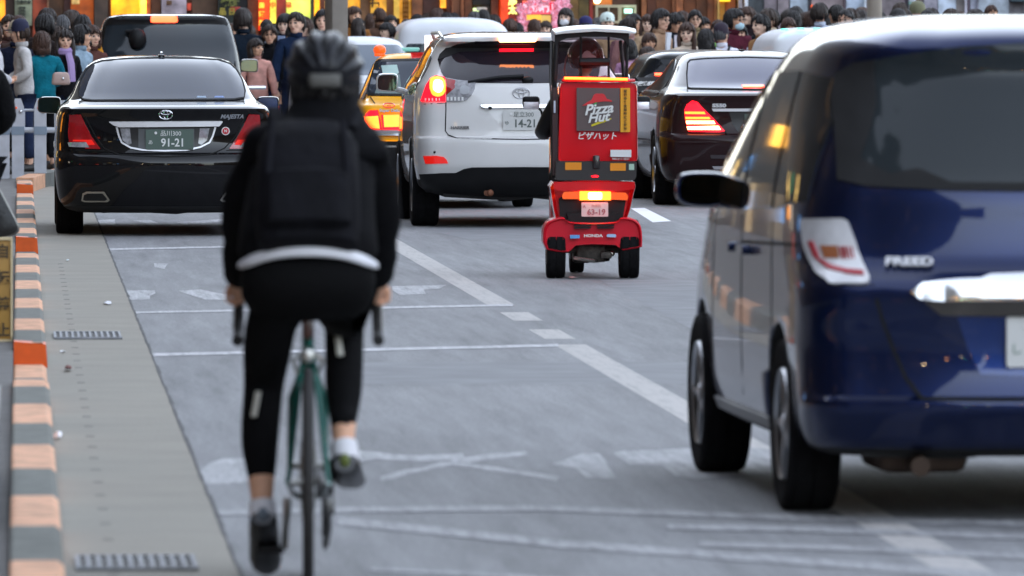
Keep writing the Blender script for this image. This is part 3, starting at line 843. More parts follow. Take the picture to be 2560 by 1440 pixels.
# ---------------------------------------------------------------- white sport utility car
def white_suv():
    cx, base, s = 1308, 571, 293.5
    T = tracer(cx, base, s)
    P = paint('pearl white paint', (.74, .73, .715), rough=.25)
    L = [(.25, .60, .30, 4.3, .1, .18, .25), (.30, .78, .12, 4.5, .1, .2, .26), (.36, .87, .04, 4.6, .1, .2, .28), (.45, .895, .0, 4.68, .1, .2, .3), (.55, .91, -.035, 4.7, .1, .2, .32),
         (.72, .918, -.045, 4.7, .1, .2, .34), (.765, .918, -.035, 4.7, .1, .2, .34), (.785, .917, .03, 4.68, .1, .2, .34), (.95, .915, .045, 4.6, .1, .2, .36), (1.10, .905, .07, 4.3, .1, .2, .38),
         (1.20, .885, .10, 4.0, .1, .2, .38), (1.27, .85, .16, 3.8, .1, .2, .38), (1.36, .80, .27, 3.5, .1, .2, .36), (1.48, .745, .42, 3.2, .1, .2, .34), (1.545, .71, .47, 3.05, .09, .2, .34),
         (1.59, .685, .36, 2.9, .09, .2, .36), (1.625, .65, .35, 2.75, .1, .22, .36), (1.65, .58, .45, 2.6, .1, .22, .36), (1.668, .45, .75, 2.45, .1, .2, .3), (1.675, .25, 1.1, 2.2, .05, .1, .1)]
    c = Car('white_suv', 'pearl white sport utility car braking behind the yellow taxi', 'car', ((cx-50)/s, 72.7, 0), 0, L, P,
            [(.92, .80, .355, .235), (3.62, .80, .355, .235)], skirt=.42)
    gl = T(1103, 152, 1109, 138, 1125, 122, 1150, 111, 1200, 104, 1308, 101, 1416, 104, 1466, 111, 1491, 122, 1507, 138, 1513, 152, 1506, 180, 1500, 203, 1440, 207, 1308, 209, 1200, 208, 1118, 202, 1108, 180)
    g = c.patch('rear_window', gl, mat('suv rear glass', (.018, .014, .02), rough=.06), off=.006)
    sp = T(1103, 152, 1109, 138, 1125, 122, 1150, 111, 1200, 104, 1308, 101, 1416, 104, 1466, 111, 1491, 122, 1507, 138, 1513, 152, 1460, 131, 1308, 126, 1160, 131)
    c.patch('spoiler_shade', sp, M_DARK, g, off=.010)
    bl = c.patch('brake_lamp', rounded(T(1254, 92, 1346, 91, 1346, 103, 1254, 104), .012, 3), mat('suv stop bar', (1, .6, .4), emit=3.5, ecol=(1, .30, .10)), off=.022, thick=.03)
    c.patch('glow_strip', T(1256, 125, 1342, 124, 1342, 130, 1256, 131), M_REDLIT, g, off=.014)
    for sg in (0, 1):
        F = (lambda q: mirrored(q)) if sg else (lambda q: q)
        l = c.patch('tail_lamp', F(T(1058, 254, 1064, 236, 1072, 214, 1082, 200, 1096, 192, 1116, 196, 1116, 255)), M_RED if sg else M_REDLIT, off=.014, thick=.03)
        c.patch('clear_lens', F(T(1118, 197, 1150, 203, 1192, 207, 1189, 222, 1180, 240, 1168, 251, 1150, 255, 1118, 255)), M_CLEAR, l, off=.014, thick=.03)
        c.patch('lens_comb', [F(T(1120+9*k, 244, 1125+9*k, 244, 1125+9*k, 253, 1120+9*k, 253)) for k in range(5)], M_WHITEP, l, off=.017)
        c.patch('red_lens', F(T(1118, 199, 1142, 204, 1140, 222, 1118, 240)), M_RED, l, off=.017)
        c.patch('bulb', F(T(1152, 226, 1157, 218, 1166, 215, 1174, 220, 1176, 229, 1170, 237, 1160, 238, 1153, 233)), mat('pale reflector bowl', (.40, .41, .43), rough=.3, metal=.3), l, off=.018)
        if not sg:
            c.patch('lamp_core', [tuple(p) for p in spline([(q[0], q[1]) for q in T(1088, 214, 1091, 206, 1098, 203, 1106, 205, 1111, 211, 1112, 222, 1107, 231, 1099, 234, 1092, 231, 1088, 224)], 3, True)], M_BRAKEW, l, off=.020)
            q = [(q[0], q[1]) for q in T(1080, 214, 1083, 200, 1096, 195, 1110, 198, 1117, 208, 1117, 226, 1112, 238, 1100, 243, 1087, 240, 1081, 228)]
            c.patch('lamp_bloom', [tuple(p) for p in spline(q, 3, True)], M_AMBLIT, l, off=.0175)  # orange bloom around the lit core, laid on as a glowing patch
            c.patch('lens_comb', [T(1068+8*k, 247, 1071+8*k, 247, 1071+8*k, 253, 1068+8*k, 253) for k in range(5)], M_WHITEP, l, off=.017)
        c.patch('bumper_reflector', F(T(1061, 391, 1092, 390, 1110, 393, 1117, 400, 1121, 409, 1066, 410)), M_REDB, off=.008)
        x, z = F(T(1087, 381))[0]
        m = MB(); m.ball((x, c.hit(x, z)-.002, z), (.011, .01, .011)); m.build('parking_sensor', M_GAP, c.root)
    hb = c.patch('chrome_handle', rounded(T(1202, 263, 1412, 262, 1412, 270, 1215, 272, 1205, 269), .008, 3), M_CHROME, off=.03, thick=.03)
    m = MB(); x, z = T(1226, 270)[0]; m.ball((x, c.hit(x, z)-.03, z), (.018, .015, .012)); m.build('camera_lens', M_GAP, hb)
    c.patch('plate_niche', T(1190, 272, 1430, 272, 1420, 300, 1385, 325, 1365, 331, 1250, 331, 1230, 325, 1205, 300), P, off=.001, thick=.002)
    plate(c, T, 1258, 1355, 277, 326, mat('white plate', (.62, .62, .60), rough=.45), mat('plate dark', (.10, .12, .11), rough=.5), '足立300', 'ゆ', '14-21')
    oval_emblem(c, *T(1305, 233)[0], .070, mat('bright silver', (.62, .62, .64), rough=.4, metal=.3))
    badge(c, T, 1151, 320, 'HARRIER', .034, mat('grey badge', (.2, .2, .21), rough=.3, metal=.6), 50, sx=1.2, bold=.001)
    # tailgate and bumper seams
    c.line(T(1117, 256, 1115, 328, 1122, 338, 1142, 346, 1308, 349, 1474, 346, 1494, 338, 1501, 328, 1499, 256), .009)
    c.line(T(1046, 262, 1117, 258), .005); 
    m = MB(); pts = []
    for px, py in ((1172, 205), (1205, 200), (1250, 194), (1312, 191)):
        x, z = T(px, py)[0]; pts.append((x, c.hit(x, z)-.03, z))
    m.tube(pts, [.010, .014, .018, .02], 6); x, z = T(1322, 200)[0]; m.ball((x, c.hit(x, z)-.02, z), (.05, .03, .03)); m.build('rear_wiper', M_TRIM, c.root)
    # black lower apron
    c.patch('lower_apron', T(1052, 437, 1100, 434, 1140, 433, 1160, 423, 1180, 419, 1308, 418, 1436, 419, 1456, 423, 1476, 433, 1516, 434, 1564, 437, 1556, 470, 1545, 482, 1308, 492, 1071, 482, 1060, 470), M_TRIM, off=.006)
    m = MB(); m.prism([(-.7, .36), (-.66, .26), (-.3, .24), (-.1, .23), (.1, .25), (.4, .22), (.66, .26), (.7, .36)], .25, 4.0); m.build('underbody', M_DARK, c.root)
    m = MB(); m.tube([(-.30, .10, .30), (-.30, .5, .30)], .03); m.ball((-.28, .02, .30), (.03, .02, .03)); m.build('tow_hook', mat('rusty steel', (.22, .09, .05), rough=.6, metal=.4), c.root)
    for sg in (-1, 1):
        q = spline([(.55, 1.20), (.62, 1.38), (.9, 1.50), (1.8, 1.55), (2.7, 1.48), (3.3, 1.18), (2.0, 1.13), (1.0, 1.13)], 4, True)
        c.patch('side_window', [tuple(p) for p in q], M_GLASS, side=sg, off=.006, step=.08)
        m = MB(); m.tube([(sg*.66, .6, 1.62), (sg*.67, 1.0, 1.665), (sg*.66, 2.4, 1.66), (sg*.62, 2.8, 1.60)], .016, 6); m.build('roof_rail', mat('rail silver', (.5, .5, .5), rough=.3, metal=.9), c.root)
    x0 = T(1005, 213)[0][0]
    wing_mirror(c, x0, 3.0, 1.22, .195, .17, P, glass=mat('dim mirror', (.10, .16, .17), rough=.08, metal=1))
    wing_mirror(c, -x0, 3.0, 1.22, .195, .17, P, sg=1)
    return c
white_suv()

# ---------------------------------------------------------------- dark brown limousine (mid right)
def brown_sedan():
    cx, base, s = 1900, 518, 262.3
    T = tracer(cx, base, s)
    P = paint('dark aubergine paint', (.022, .009, .010), rough=.2, coat=.38, spec=.05)
    L = [(.20, .70, .16, 5.0, .10, .2, .25), (.24, .84, .06, 5.05, .10, .2, .28), (.34, .905, .01, 5.15, .1, .2, .32), (.50, .93, -.02, 5.2, .1, .2, .34), (.63, .935, -.03, 5.2, .1, .2, .36), (.68, .935, -.01, 5.18, .1, .2, .36),
         (.70, .934, .03, 5.15, .1, .2, .36), (.85, .925, .05, 5.0, .1, .2, .38), (1.0, .90, .04, 4.7, .1, .22, .42), (1.06, .872, .015, 4.5, .1, .22, .44), (1.08, .86, .06, 4.4, .1, .22, .44),
         (1.11, .83, .35, 4.2, .09, .2, .42), (1.13, .80, .55, 4.0, .09, .2, .4), (1.18, .765, .72, 3.8, .09, .2, .38), (1.28, .70, 1.0, 3.5, .1, .2, .36), (1.38, .64, 1.3, 3.2, .1, .2, .34), (1.435, .58, 1.5, 3.0, .1, .2, .34),
         (1.465, .50, 1.7, 2.85, .1, .2, .34), (1.482, .36, 1.9, 2.7, .1, .15, .3), (1.488, .2, 2.1, 2.5, .05, .1, .1)]
    c = Car('brown_sedan', 'dark aubergine saloon with striped lit tail lamps in the next lane', 'car', ((cx-50)/s, 81.3, 0), R(0), L, P,
            [(1.07, .81, .34, .25), (4.15, .81, .34, .25)])
    gl = T(1734, 221, 1740, 190, 1750, 160, 1758, 153, 1800, 149, 1900, 146, 2000, 149, 2042, 153, 2050, 160, 2060, 190, 2066, 221, 2060, 223, 1900, 225, 1740, 223)
    g = c.patch('rear_window', gl, mat('violet tinted glass', (.03, .03, .085), rough=.06, spec=.3), off=.006)
    c.patch('window_seal', seal(gl, .012), M_GAP, g, off=.008, thick=.006)
    c.patch('brake_lamp', T(1871, 218, 1926, 218, 1926, 223, 1871, 223), M_BRAKE, g, off=.02, thick=.01)
    for sg in (0, 1):
        F = (lambda q: mirrored(q)) if sg else (lambda q: q)
        l = c.patch('tail_lamp', F(T(1716, 276, 1722, 262, 1734, 252, 1748, 256, 1762, 272, 1790, 300, 1815, 329, 1800, 331, 1726, 330, 1719, 306)), M_REDLIT, off=.014, thick=.03)
        c.patch('light_bar', [F(T(1717, 280, 1765, 280, 1768, 286, 1718, 286)), F(T(1718, 293, 1777, 293, 1780, 299, 1719, 299))], M_AMBLIT, l, off=.02)
        c.patch('light_bar', [F(T(1720, 303, 1788, 303, 1792, 311, 1721, 311)), F(T(1722, 318, 1800, 316, 1805, 326, 1724, 326))], M_BRAKEW, l, off=.02)
    c.patch('chrome_strip', T(1783, 272, 2017, 272, 2014, 279, 1787, 279), M_BRIGHT, off=.02, thick=.02)
    badge(c, T, 1801, 265, 'S550', .046, mat('badge silver', (.7, .7, .72), rough=.35, metal=.4), 44, sx=1.45, bold=.003)
    c.patch('plate_recess', T(1826, 281, 1974, 281, 1965, 312, 1952, 330, 1848, 330, 1835, 312), mat('sedan recess', (.012, .012, .013), rough=.35), off=.004)
    m = MB(); a, b = T(1838, 326, 1962, 286); m.box(a[0]+.1, b[0]-.1, c.hit(0, .8)-.03, c.hit(0, .8)-.015, a[1], b[1]); m.build('licence_plate', mat('green plate', hx('#4c5f57'), rough=.4), c.root)
    m = MB(); x, z = T(1864, 318)[0]; m.ball((x, c.hit(x, z)-.02, z), (.03, .02, .03)); m.build('lid_button', M_CHROME, c.root)
    c.line(T(1752, 258, 1790, 300, 1822, 338, 1850, 346, 1900, 348, 1950, 346, 1978, 338, 2010, 300, 2048, 258), .009)
    for sg in (0, 1):
        q = T(1783, 416, 1822, 416, 1818, 424, 1788, 424); c.patch('exhaust_tip', mirrored(q) if sg else q, M_CHROME, off=.01)
    c.patch('bumper_strip', T(1778, 388, 2022, 388, 2020, 397, 1780, 397), mat('brown trim', (.05, .04, .045), rough=.2), off=.008)
    m = MB(); m.tube([(0.0, 1.95, 1.47), (0, 1.93, 1.53)], .004, 5); m.rbox((0, 2.0, 1.487), (.05, .12, .025), .01); m.build('aerial', P, c.root)
    for sg in (-1, 1):
        q = spline([(1.35, 1.08), (1.7, 1.30), (2.3, 1.40), (3.0, 1.36), (3.9, 1.07), (2.6, 1.04), (1.7, 1.04)], 4, True)
        c.patch('side_window', [tuple(p) for p in q], M_GLASS, side=sg, off=.006, step=.08)
        c.patch('door_handle', [(2.5, .93), (2.72, .93), (2.72, .96), (2.5, .96)], M_CHROME, side=sg, off=.03, thick=.03)
    Wm = mat('mirror back white', (.75, .75, .8), rough=.2)
    m = MB(); m.prism([(-.62, .3), (-.58, .22), (.58, .22), (.62, .3)], .35, 4.4); m.build('underbody', M_DARK, c.root)
    wing_mirror(c, -1.005, 3.55, 1.0, .22, .14, P, glass=mat('bright mirror', (.9, .9, .95), rough=.25, metal=.6))
    wing_mirror(c, 1.02, 3.55, 1.0, .22, .14, P, sg=1)
brown_sedan()

# ---------------------------------------------------------------- yellow taxi
def yellow_taxi():
    cx, base, s = 1128, 522, 265.0
    T = tracer(cx, base, s)
    P = paint('taxi yellow', hx('#ffb51e'), rough=.45, coat=.25)
    L = [(.20, .66, .14, 4.4, .06, .12, .16), (.25, .78, .04, 4.5, .06, .12, .18), (.38, .84, .0, 4.6, .06, .12, .2), (.52, .845, -.05, 4.65, .05, .12, .2), (.64, .845, -.05, 4.65, .05, .12, .2), (.66, .845, .02, 4.6, .05, .12, .2),
         (.80, .845, .04, 4.5, .05, .12, .2), (.93, .84, .06, 4.4, .05, .12, .2), (.975, .825, .08, 4.3, .05, .14, .2), (.99, .805, .15, 4.25, .05, .14, .2), (1.02, .78, .55, 4.0, .05, .14, .2), (1.045, .765, .68, 3.7, .05, .14, .2),
         (1.12, .74, .76, 3.5, .05, .14, .2), (1.25, .69, .90, 3.2, .05, .14, .2), (1.37, .64, 1.02, 3.0, .06, .14, .22), (1.42, .60, 1.10, 2.9, .06, .16, .22), (1.45, .52, 1.2, 2.8, .06, .16, .22), (1.463, .38, 1.35, 2.6, .05, .1, .1), (1.468, .2, 1.6, 2.4, .02, .1, .1)]
    c = Car('yellow_taxi', 'yellow taxi with lit tail lamps, half hidden by the cyclist', 'taxi', ((cx-50)/s, 80.5, 0), 0, L, P,
            [(1.0, .73, .31, .19), (3.7, .73, .31, .19)])
    gl = T(929, 238, 932, 222, 945, 184, 954, 158, 962, 153, 1128, 149, 1294, 153, 1302, 158, 1311, 184, 1324, 222, 1327, 238, 1128, 241)
    g = c.patch('rear_window', gl, mat('taxi glass', (.04, .05, .07), rough=.06), off=.006)
    c.patch('window_seal', seal(gl, .022), M_TRIM, g, off=.008, thick=.006)
    c.patch('seat_cover', [T(966, 166, 1004, 164, 1008, 184, 1000, 190, 968, 186)], mat('seat cover white', (.45, .62, .58), rough=.7), g, off=.009, thick=.002)
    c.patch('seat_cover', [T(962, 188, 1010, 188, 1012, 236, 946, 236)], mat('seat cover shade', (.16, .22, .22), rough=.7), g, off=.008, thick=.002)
    c.patch('window_notice', [T(1034, 202, 1070, 202, 1070, 222, 1034, 222)], mat('notice white', (.4, .4, .4), rough=.6), g, off=.010, thick=.002)
    badge(c, T, 1059, 163, '6', .075, M_WHITEP, 20, par=g, pr=.016, bold=.003)
    red = T(1040, 133, 1128, 131, 1290, 133, 1290, 148, 1128, 147, 1042, 150)
    c.patch('red_band', red, paint('taxi red', hx('#d8241c')), off=.004)
    l = c.patch('tail_lamp', T(913, 322, 912, 300, 918, 284, 928, 276, 944, 276, 952, 300, 955, 324), M_REDLIT, off=.014, thick=.03)
    c.patch('lamp_core', T(915, 320, 915, 292, 946, 290, 950, 322), M_AMBLIT, l, off=.02)
    l = c.patch('inner_lamp', T(957, 324, 954, 287, 1128, 285, 1302, 287, 1299, 324), M_REDLIT, off=.012, thick=.03)
    c.patch('lamp_core', T(961, 318, 959, 288, 1000, 287, 1001, 317), M_AMBLIT, l, off=.02)
    c.patch('lamp_core', mirrored(T(961, 318, 959, 288, 1000, 287, 1001, 317)), M_AMBLIT, l, off=.02)
    l = c.patch('tail_lamp', mirrored(T(913, 322, 912, 300, 918, 284, 928, 276, 944, 276, 952, 300, 955, 324)), M_REDLIT, off=.014, thick=.03)
    c.patch('lamp_core', mirrored(T(915, 320, 915, 292, 946, 290, 950, 322)), M_AMBLIT, l, off=.02)
    c.patch('chrome_strip', T(925, 334, 1331, 334, 1331, 340, 925, 340), M_CHROME, off=.03, thick=.03)
    c.patch('silver_band', T(920, 325, 1336, 325, 1336, 333, 920, 333), mat('dull silver', (.3, .28, .3), rough=.3, metal=.8), off=.012)
    c.patch('bumper', T(905, 353, 1351, 353, 1354, 480, 902, 480), M_TRIM, off=.03, thick=.03)
    c.patch('bumper_strip', T(905, 363, 1351, 363, 1351, 368, 905, 368), M_CHROME, off=.036, thick=.01)
    c.patch('badge_ring', seal([((973-cx)/s+.055*math.cos(k*.35), (base-264)/s+.02*math.sin(k*.35)) for k in range(18)], .006), M_REDB, off=.006, thick=.002)
    x, z = T(985, 276)[0]; text('lettering', 'Super Deluxe G', .038, M_CHROME, c.root, (x, c.hit(x, z)-.006, z), sx=1.1, bold=.0012)
    x, z = T(973, 264)[0]; text('lettering', 'AB', .03, M_REDB, c.root, (x, c.hit(x, z)-.006, z), sx=1.1)
    c.line(T(934, 243, 944, 275, 955, 325, 960, 333), .008)
    m = MB(); m.tube([(-.42, -.06, .14), (-.42, .6, .14)], .035, 10); m.build('exhaust_pipe', M_CHROME, c.root)
    # orange roof lamp and the little sign with the red disc
    m = MB(); m.ball((-.60, 1.85, 1.495), (.062, .09, .052), 16, 10); m.rbox((-.60, 1.85, 1.45), (.10, .14, .03), .01); m.build('roof_lamp', mat('roof lamp orange', hx('#ff5a14'), rough=.35, emit=.15, ecol=(1, .13, .02)), c.root)
    x, z = at(1082, 111, 82.4)[0]-(cx-50)/s, at(1082, 111, 82.4)[1]
    m = MB(); m.rbox((x, 1.9, z), (.16, .04, .18), .008); m.box(x-.02, x+.02, 1.89, 1.91, 1.44, z-.085); b = m.build('roof_sign', mat('sign white', (.75, .75, .8), rough=.4, emit=.25, ecol=(.9, .9, 1)), c.root)
    MB().lathe([(.001, -.003), (.033, -.003), (.033, .003), (.001, .003)], (x, 1.875, z), 'y', 20).build('red_disc', mat('sticker red', hx('#c2202c'), rough=.5), b)
    for sg in (-1, 1):
        q = [(1.15, 1.02), (1.35, 1.34), (2.8, 1.36), (3.45, 1.02)]
        c.patch('side_window', q, M_GLASS, side=sg, off=.006, step=.08)
    m = MB(); m.prism([(-.62, .3), (-.58, .2), (.58, .2), (.62, .3)], .35, 4.0); m.build('underbody', M_DARK, c.root)
yellow_taxi()

# ---------------------------------------------------------------- boxy cars behind
def black_van():
    cx, base, s = 418, 420, 205.0
    T = tracer(cx, base, s)
    P = paint('van black paint', (.010, .010, .009), rough=.16, coat=.8, spec=.05)
    L = [(.25, .7, .1, 4.6, .06, .15, .2), (.35, .88, .02, 4.75, .06, .15, .2), (.6, .915, -.03, 4.85, .06, .15, .22), (.75, .915, .0, 4.8, .06, .15, .22), (1.0, .915, .03, 4.6, .06, .15, .22), (1.15, .905, .06, 4.3, .06, .15, .22),
         (1.4, .87, .12, 3.9, .06, .15, .22), (1.65, .81, .2, 3.5, .07, .16, .24), (1.78, .77, .22, 3.3, .07, .17, .24), (1.83, .73, .2, 3.2, .07, .18, .24), (1.86, .66, .25, 3.1, .07, .18, .24), (1.88, .5, .4, 2.9, .05, .15, .2), (1.885, .3, .7, 2.5, .02, .1, .1)]
    c = Car('black_van', 'tall black people carrier with its high brake lamp lit, ahead of the black saloon', 'van', ((cx-50)/s, 104, 0), 0, L, P,
            [(.95, .80, .34, .22), (3.9, .80, .34, .22)])
    g = c.patch('rear_window', rounded(T(250, 160, 262, 90, 272, 48, 300, 42, 536, 42, 566, 50, 580, 95, 588, 160, 590, 200, 246, 200), .05), mat('van rear glass', (.018, .025, .032), rough=.06), off=.006)
    c.patch('window_header', T(270, 62, 276, 46, 300, 41, 536, 41, 562, 46, 570, 62, 418, 58), M_TRIM, g, off=.012)
    c.patch('brake_lamp', rounded(T(377, 42, 444, 42, 444, 56, 377, 56), .03, 3), M_BRAKE, off=.02, thick=.03)
    x, z = T(343, 96)[0]
    m = MB(); m.ball((x, c.hit(x, z)-.08, z), (.11, .07, .13), 14, 10); m.rbox((x-.03, c.hit(x, z)-.03, z+.09), (.22, .1, .04), .01); m.build('parking_mirror', M_TRIM, c.root)
    for sg in (0, 1):
        q = T(236, 205, 260, 200, 262, 260, 240, 262); c.patch('tail_lamp', mirrored(q) if sg else q, M_REDLIT, off=.012)
    for sg in (-1, 1): c.patch('side_window', [(.5, 1.15), (.6, 1.68), (3.0, 1.7), (3.9, 1.2)], M_GLASS, side=sg, off=.006, step=.1)
    m = MB(); x = T(640, 167)[0][0]
    wing_mirror(c, x, 3.4, T(640, 167)[0][1], .23, .17, P, sg=1, glass=mat('teal mirror', (.35, .55, .55), rough=.12, metal=1))
    wing_mirror(c, -x, 3.4, T(640, 167)[0][1], .23, .17, P)
    m = MB(); m.tube([(.88, .2, .98), (1.2, .3, .98)], .022, 8); m.build('side_step', M_CHROME, c.root)
black_van()

def box_van(name, label, X, Y, half, hgt, P, px=None, round_=.2, windows=True, teal=False, rotz=0):
    L = [(.25, half*.8, .1, 4.4, .05, .12, .15), (.4, half*.97, .02, 4.6, .05, .12, .15), (.7, half, .0, 4.65, .05, .12, .15), (1.0, half, .0, 4.6, .05, .12, .15), (hgt*.62, half*.985, .03, 4.4, .05, .14, .16),
         (hgt*.80, half*.93, .08, 4.2, .06, .18, .2), (hgt*.9, half*.87, .12, 4.0, .07, .22, .22), (hgt*.955, half*.76, .2, 3.8, .08, .25, .25), (hgt*.985, half*.58, .35, 3.6, .08, .22, .25), (hgt, half*.3, .8, 3.2, .05, .1, .1)]
    c = Car(name, label, 'van', (X, Y, 0), rotz, L, P, [(.9, half-.13, .32, .2), (3.6, half-.13, .32, .2)])
    g = c.patch('rear_window', rounded([(-half*.86, hgt*.56), (half*.86, hgt*.56), (half*.8, hgt*.80), (-half*.8, hgt*.80)], .05), M_GLASSL, off=.006)
    c.line([(0, .4), (0, hgt*.56)], .01)
    for sg in (-1, 1):
        q = [(sg*half*.96, hgt*.42), (sg*half*.96, hgt*.54), (sg*half*.84, hgt*.54), (sg*half*.84, hgt*.42)]
        c.patch('tail_lamp', q if sg < 0 else list(reversed(q)), M_RED, off=.012)
        c.patch('side_window', [(.5, 1.1), (.6, hgt*.8), (3.0, hgt*.8), (3.6, 1.1)], M_GLASS, side=sg, off=.006, step=.1)
    m = MB(); m.rbox((0, .02, .45), (half*1.9, .1, .16), .03); m.build('bumper', M_TRIM, c.root)
    return c
WV = paint('van white paint', (.78, .80, .83), rough=.5, coat=.15)
box_van('white_van', 'white high roofed van seen over the yellow taxi', (1140-50)/178, 120, .86, 1.86, WV)
v = box_van('white_van', 'white van with small teal roof markers behind the blue minivan', (2095-50)/203, 105, .84, 1.715, WV)
m = MB()
for k in range(7): m.rbox((-.62+k*.2, .35, 1.70 if abs(k-3) < 3 else 1.69), (.09, .04, .02), .005)
m.build('roof_marker', mat('teal marker', hx('#6ff0d8'), rough=.4, emit=.5, ecol=hx('#6ff0d8')), v.root)

def plain_car(name, label, cat, X, Y, half, hgt, P, rotz=0.0, glass=M_GLASSL, wagon=False):
    h = hgt
    L = [(.2, half*.8, .12, 4.3, .08, .15, .2), (.3, half*.95, .02, 4.45, .08, .15, .25), (.5, half, -.03, 4.5, .08, .17, .28), (.66, half, .0, 4.45, .08, .17, .28), (.9, half*.98, .04, 4.2, .08, .17, .3), (1.0, half*.95, .06, 4.0, .08, .18, .3)]
    if wagon: L += [(1.08, half*.9, .12, 3.7, .08, .18, .3), (h*.82, half*.8, .25, 3.3, .08, .18, .3)]
    else: L += [(1.04, half*.9, .4, 3.7, .08, .18, .3), (1.07, half*.86, .55, 3.6, .08, .18, .3), (h*.85, half*.74, .95, 3.2, .08, .18, .3)]
    L += [(h*.955, half*.64, 1.2 if not wagon else .32, 2.9, .08, .18, .3), (h*.985, half*.5, 1.4 if not wagon else .5, 2.7, .08, .15, .3), (h, half*.25, 1.8, 2.4, .03, .1, .1)]
    c = Car(name, label, cat, (X, Y, 0), rotz, L, P, [(.9, half-.12, .31, .2), (3.5, half-.12, .31, .2)])
    z0, z1 = 1.10, h*.93
    c.patch('rear_window', rounded([(-half*.80, z0), (half*.80, z0), (half*.64, z1), (-half*.64, z1)], .07), glass, off=.006)
    for sg in (-1, 1):
        c.patch('side_window', [(1.2, 1.02), (1.6, h*.9), (2.7, h*.9), (3.4, 1.02)], M_GLASS, side=sg, off=.006, step=.1)
    return c
c = plain_car('white_car', 'white car waiting beyond the yellow taxi, behind the cyclist helmet', 'car', (905-50)/194, 110, .86, 1.60, WV, glass=mat('blue grey glass', (.10, .13, .17), rough=.08, coat=1))
for sg in (-1, 1): c.patch('tail_lamp', [(sg*.8, .75), (sg*.8, .95), (sg*.6, .95), (sg*.6, .75)][::-sg], M_RED, off=.012)
m = MB(); m.rbox((.62, 1.5, 1.43), (.36, .5, .05), .02); m.build('roof_box', mat('teal glass', hx('#8fd8c0'), rough=.2), c.root)

# black taxi ahead of the brown saloon
c = plain_car('black_taxi', 'black taxi with white writing on its rear window, ahead of the brown saloon', 'taxi', (1775-50)/237, 90, .90, 1.475, paint('taxi black paint', (.005, .006, .006), rough=.2, coat=.4, spec=.05), glass=M_GLASS, wagon=True)
T = tracer(1775, 72+1.7*237, 237.0)
g = c.patch('window_band', T(1590, 196, 1960, 196, 1960, 232, 1590, 232), M_TRIM, off=.012)
badge(c, T, 1630, 210, '深夜割増なし', .072, M_WHITEP, 40, par=g, pr=.035, bold=.003)
c.patch('brake_lamp', T(1644, 185, 1676, 185, 1676, 191, 1644, 191), M_BRAKE, off=.02)
for sg in (0, 1):
    q = T(1575, 268, 1600, 266, 1606, 300, 1580, 302); c.patch('tail_lamp', mirrored(q) if sg else q, M_REDLIT, off=.012)
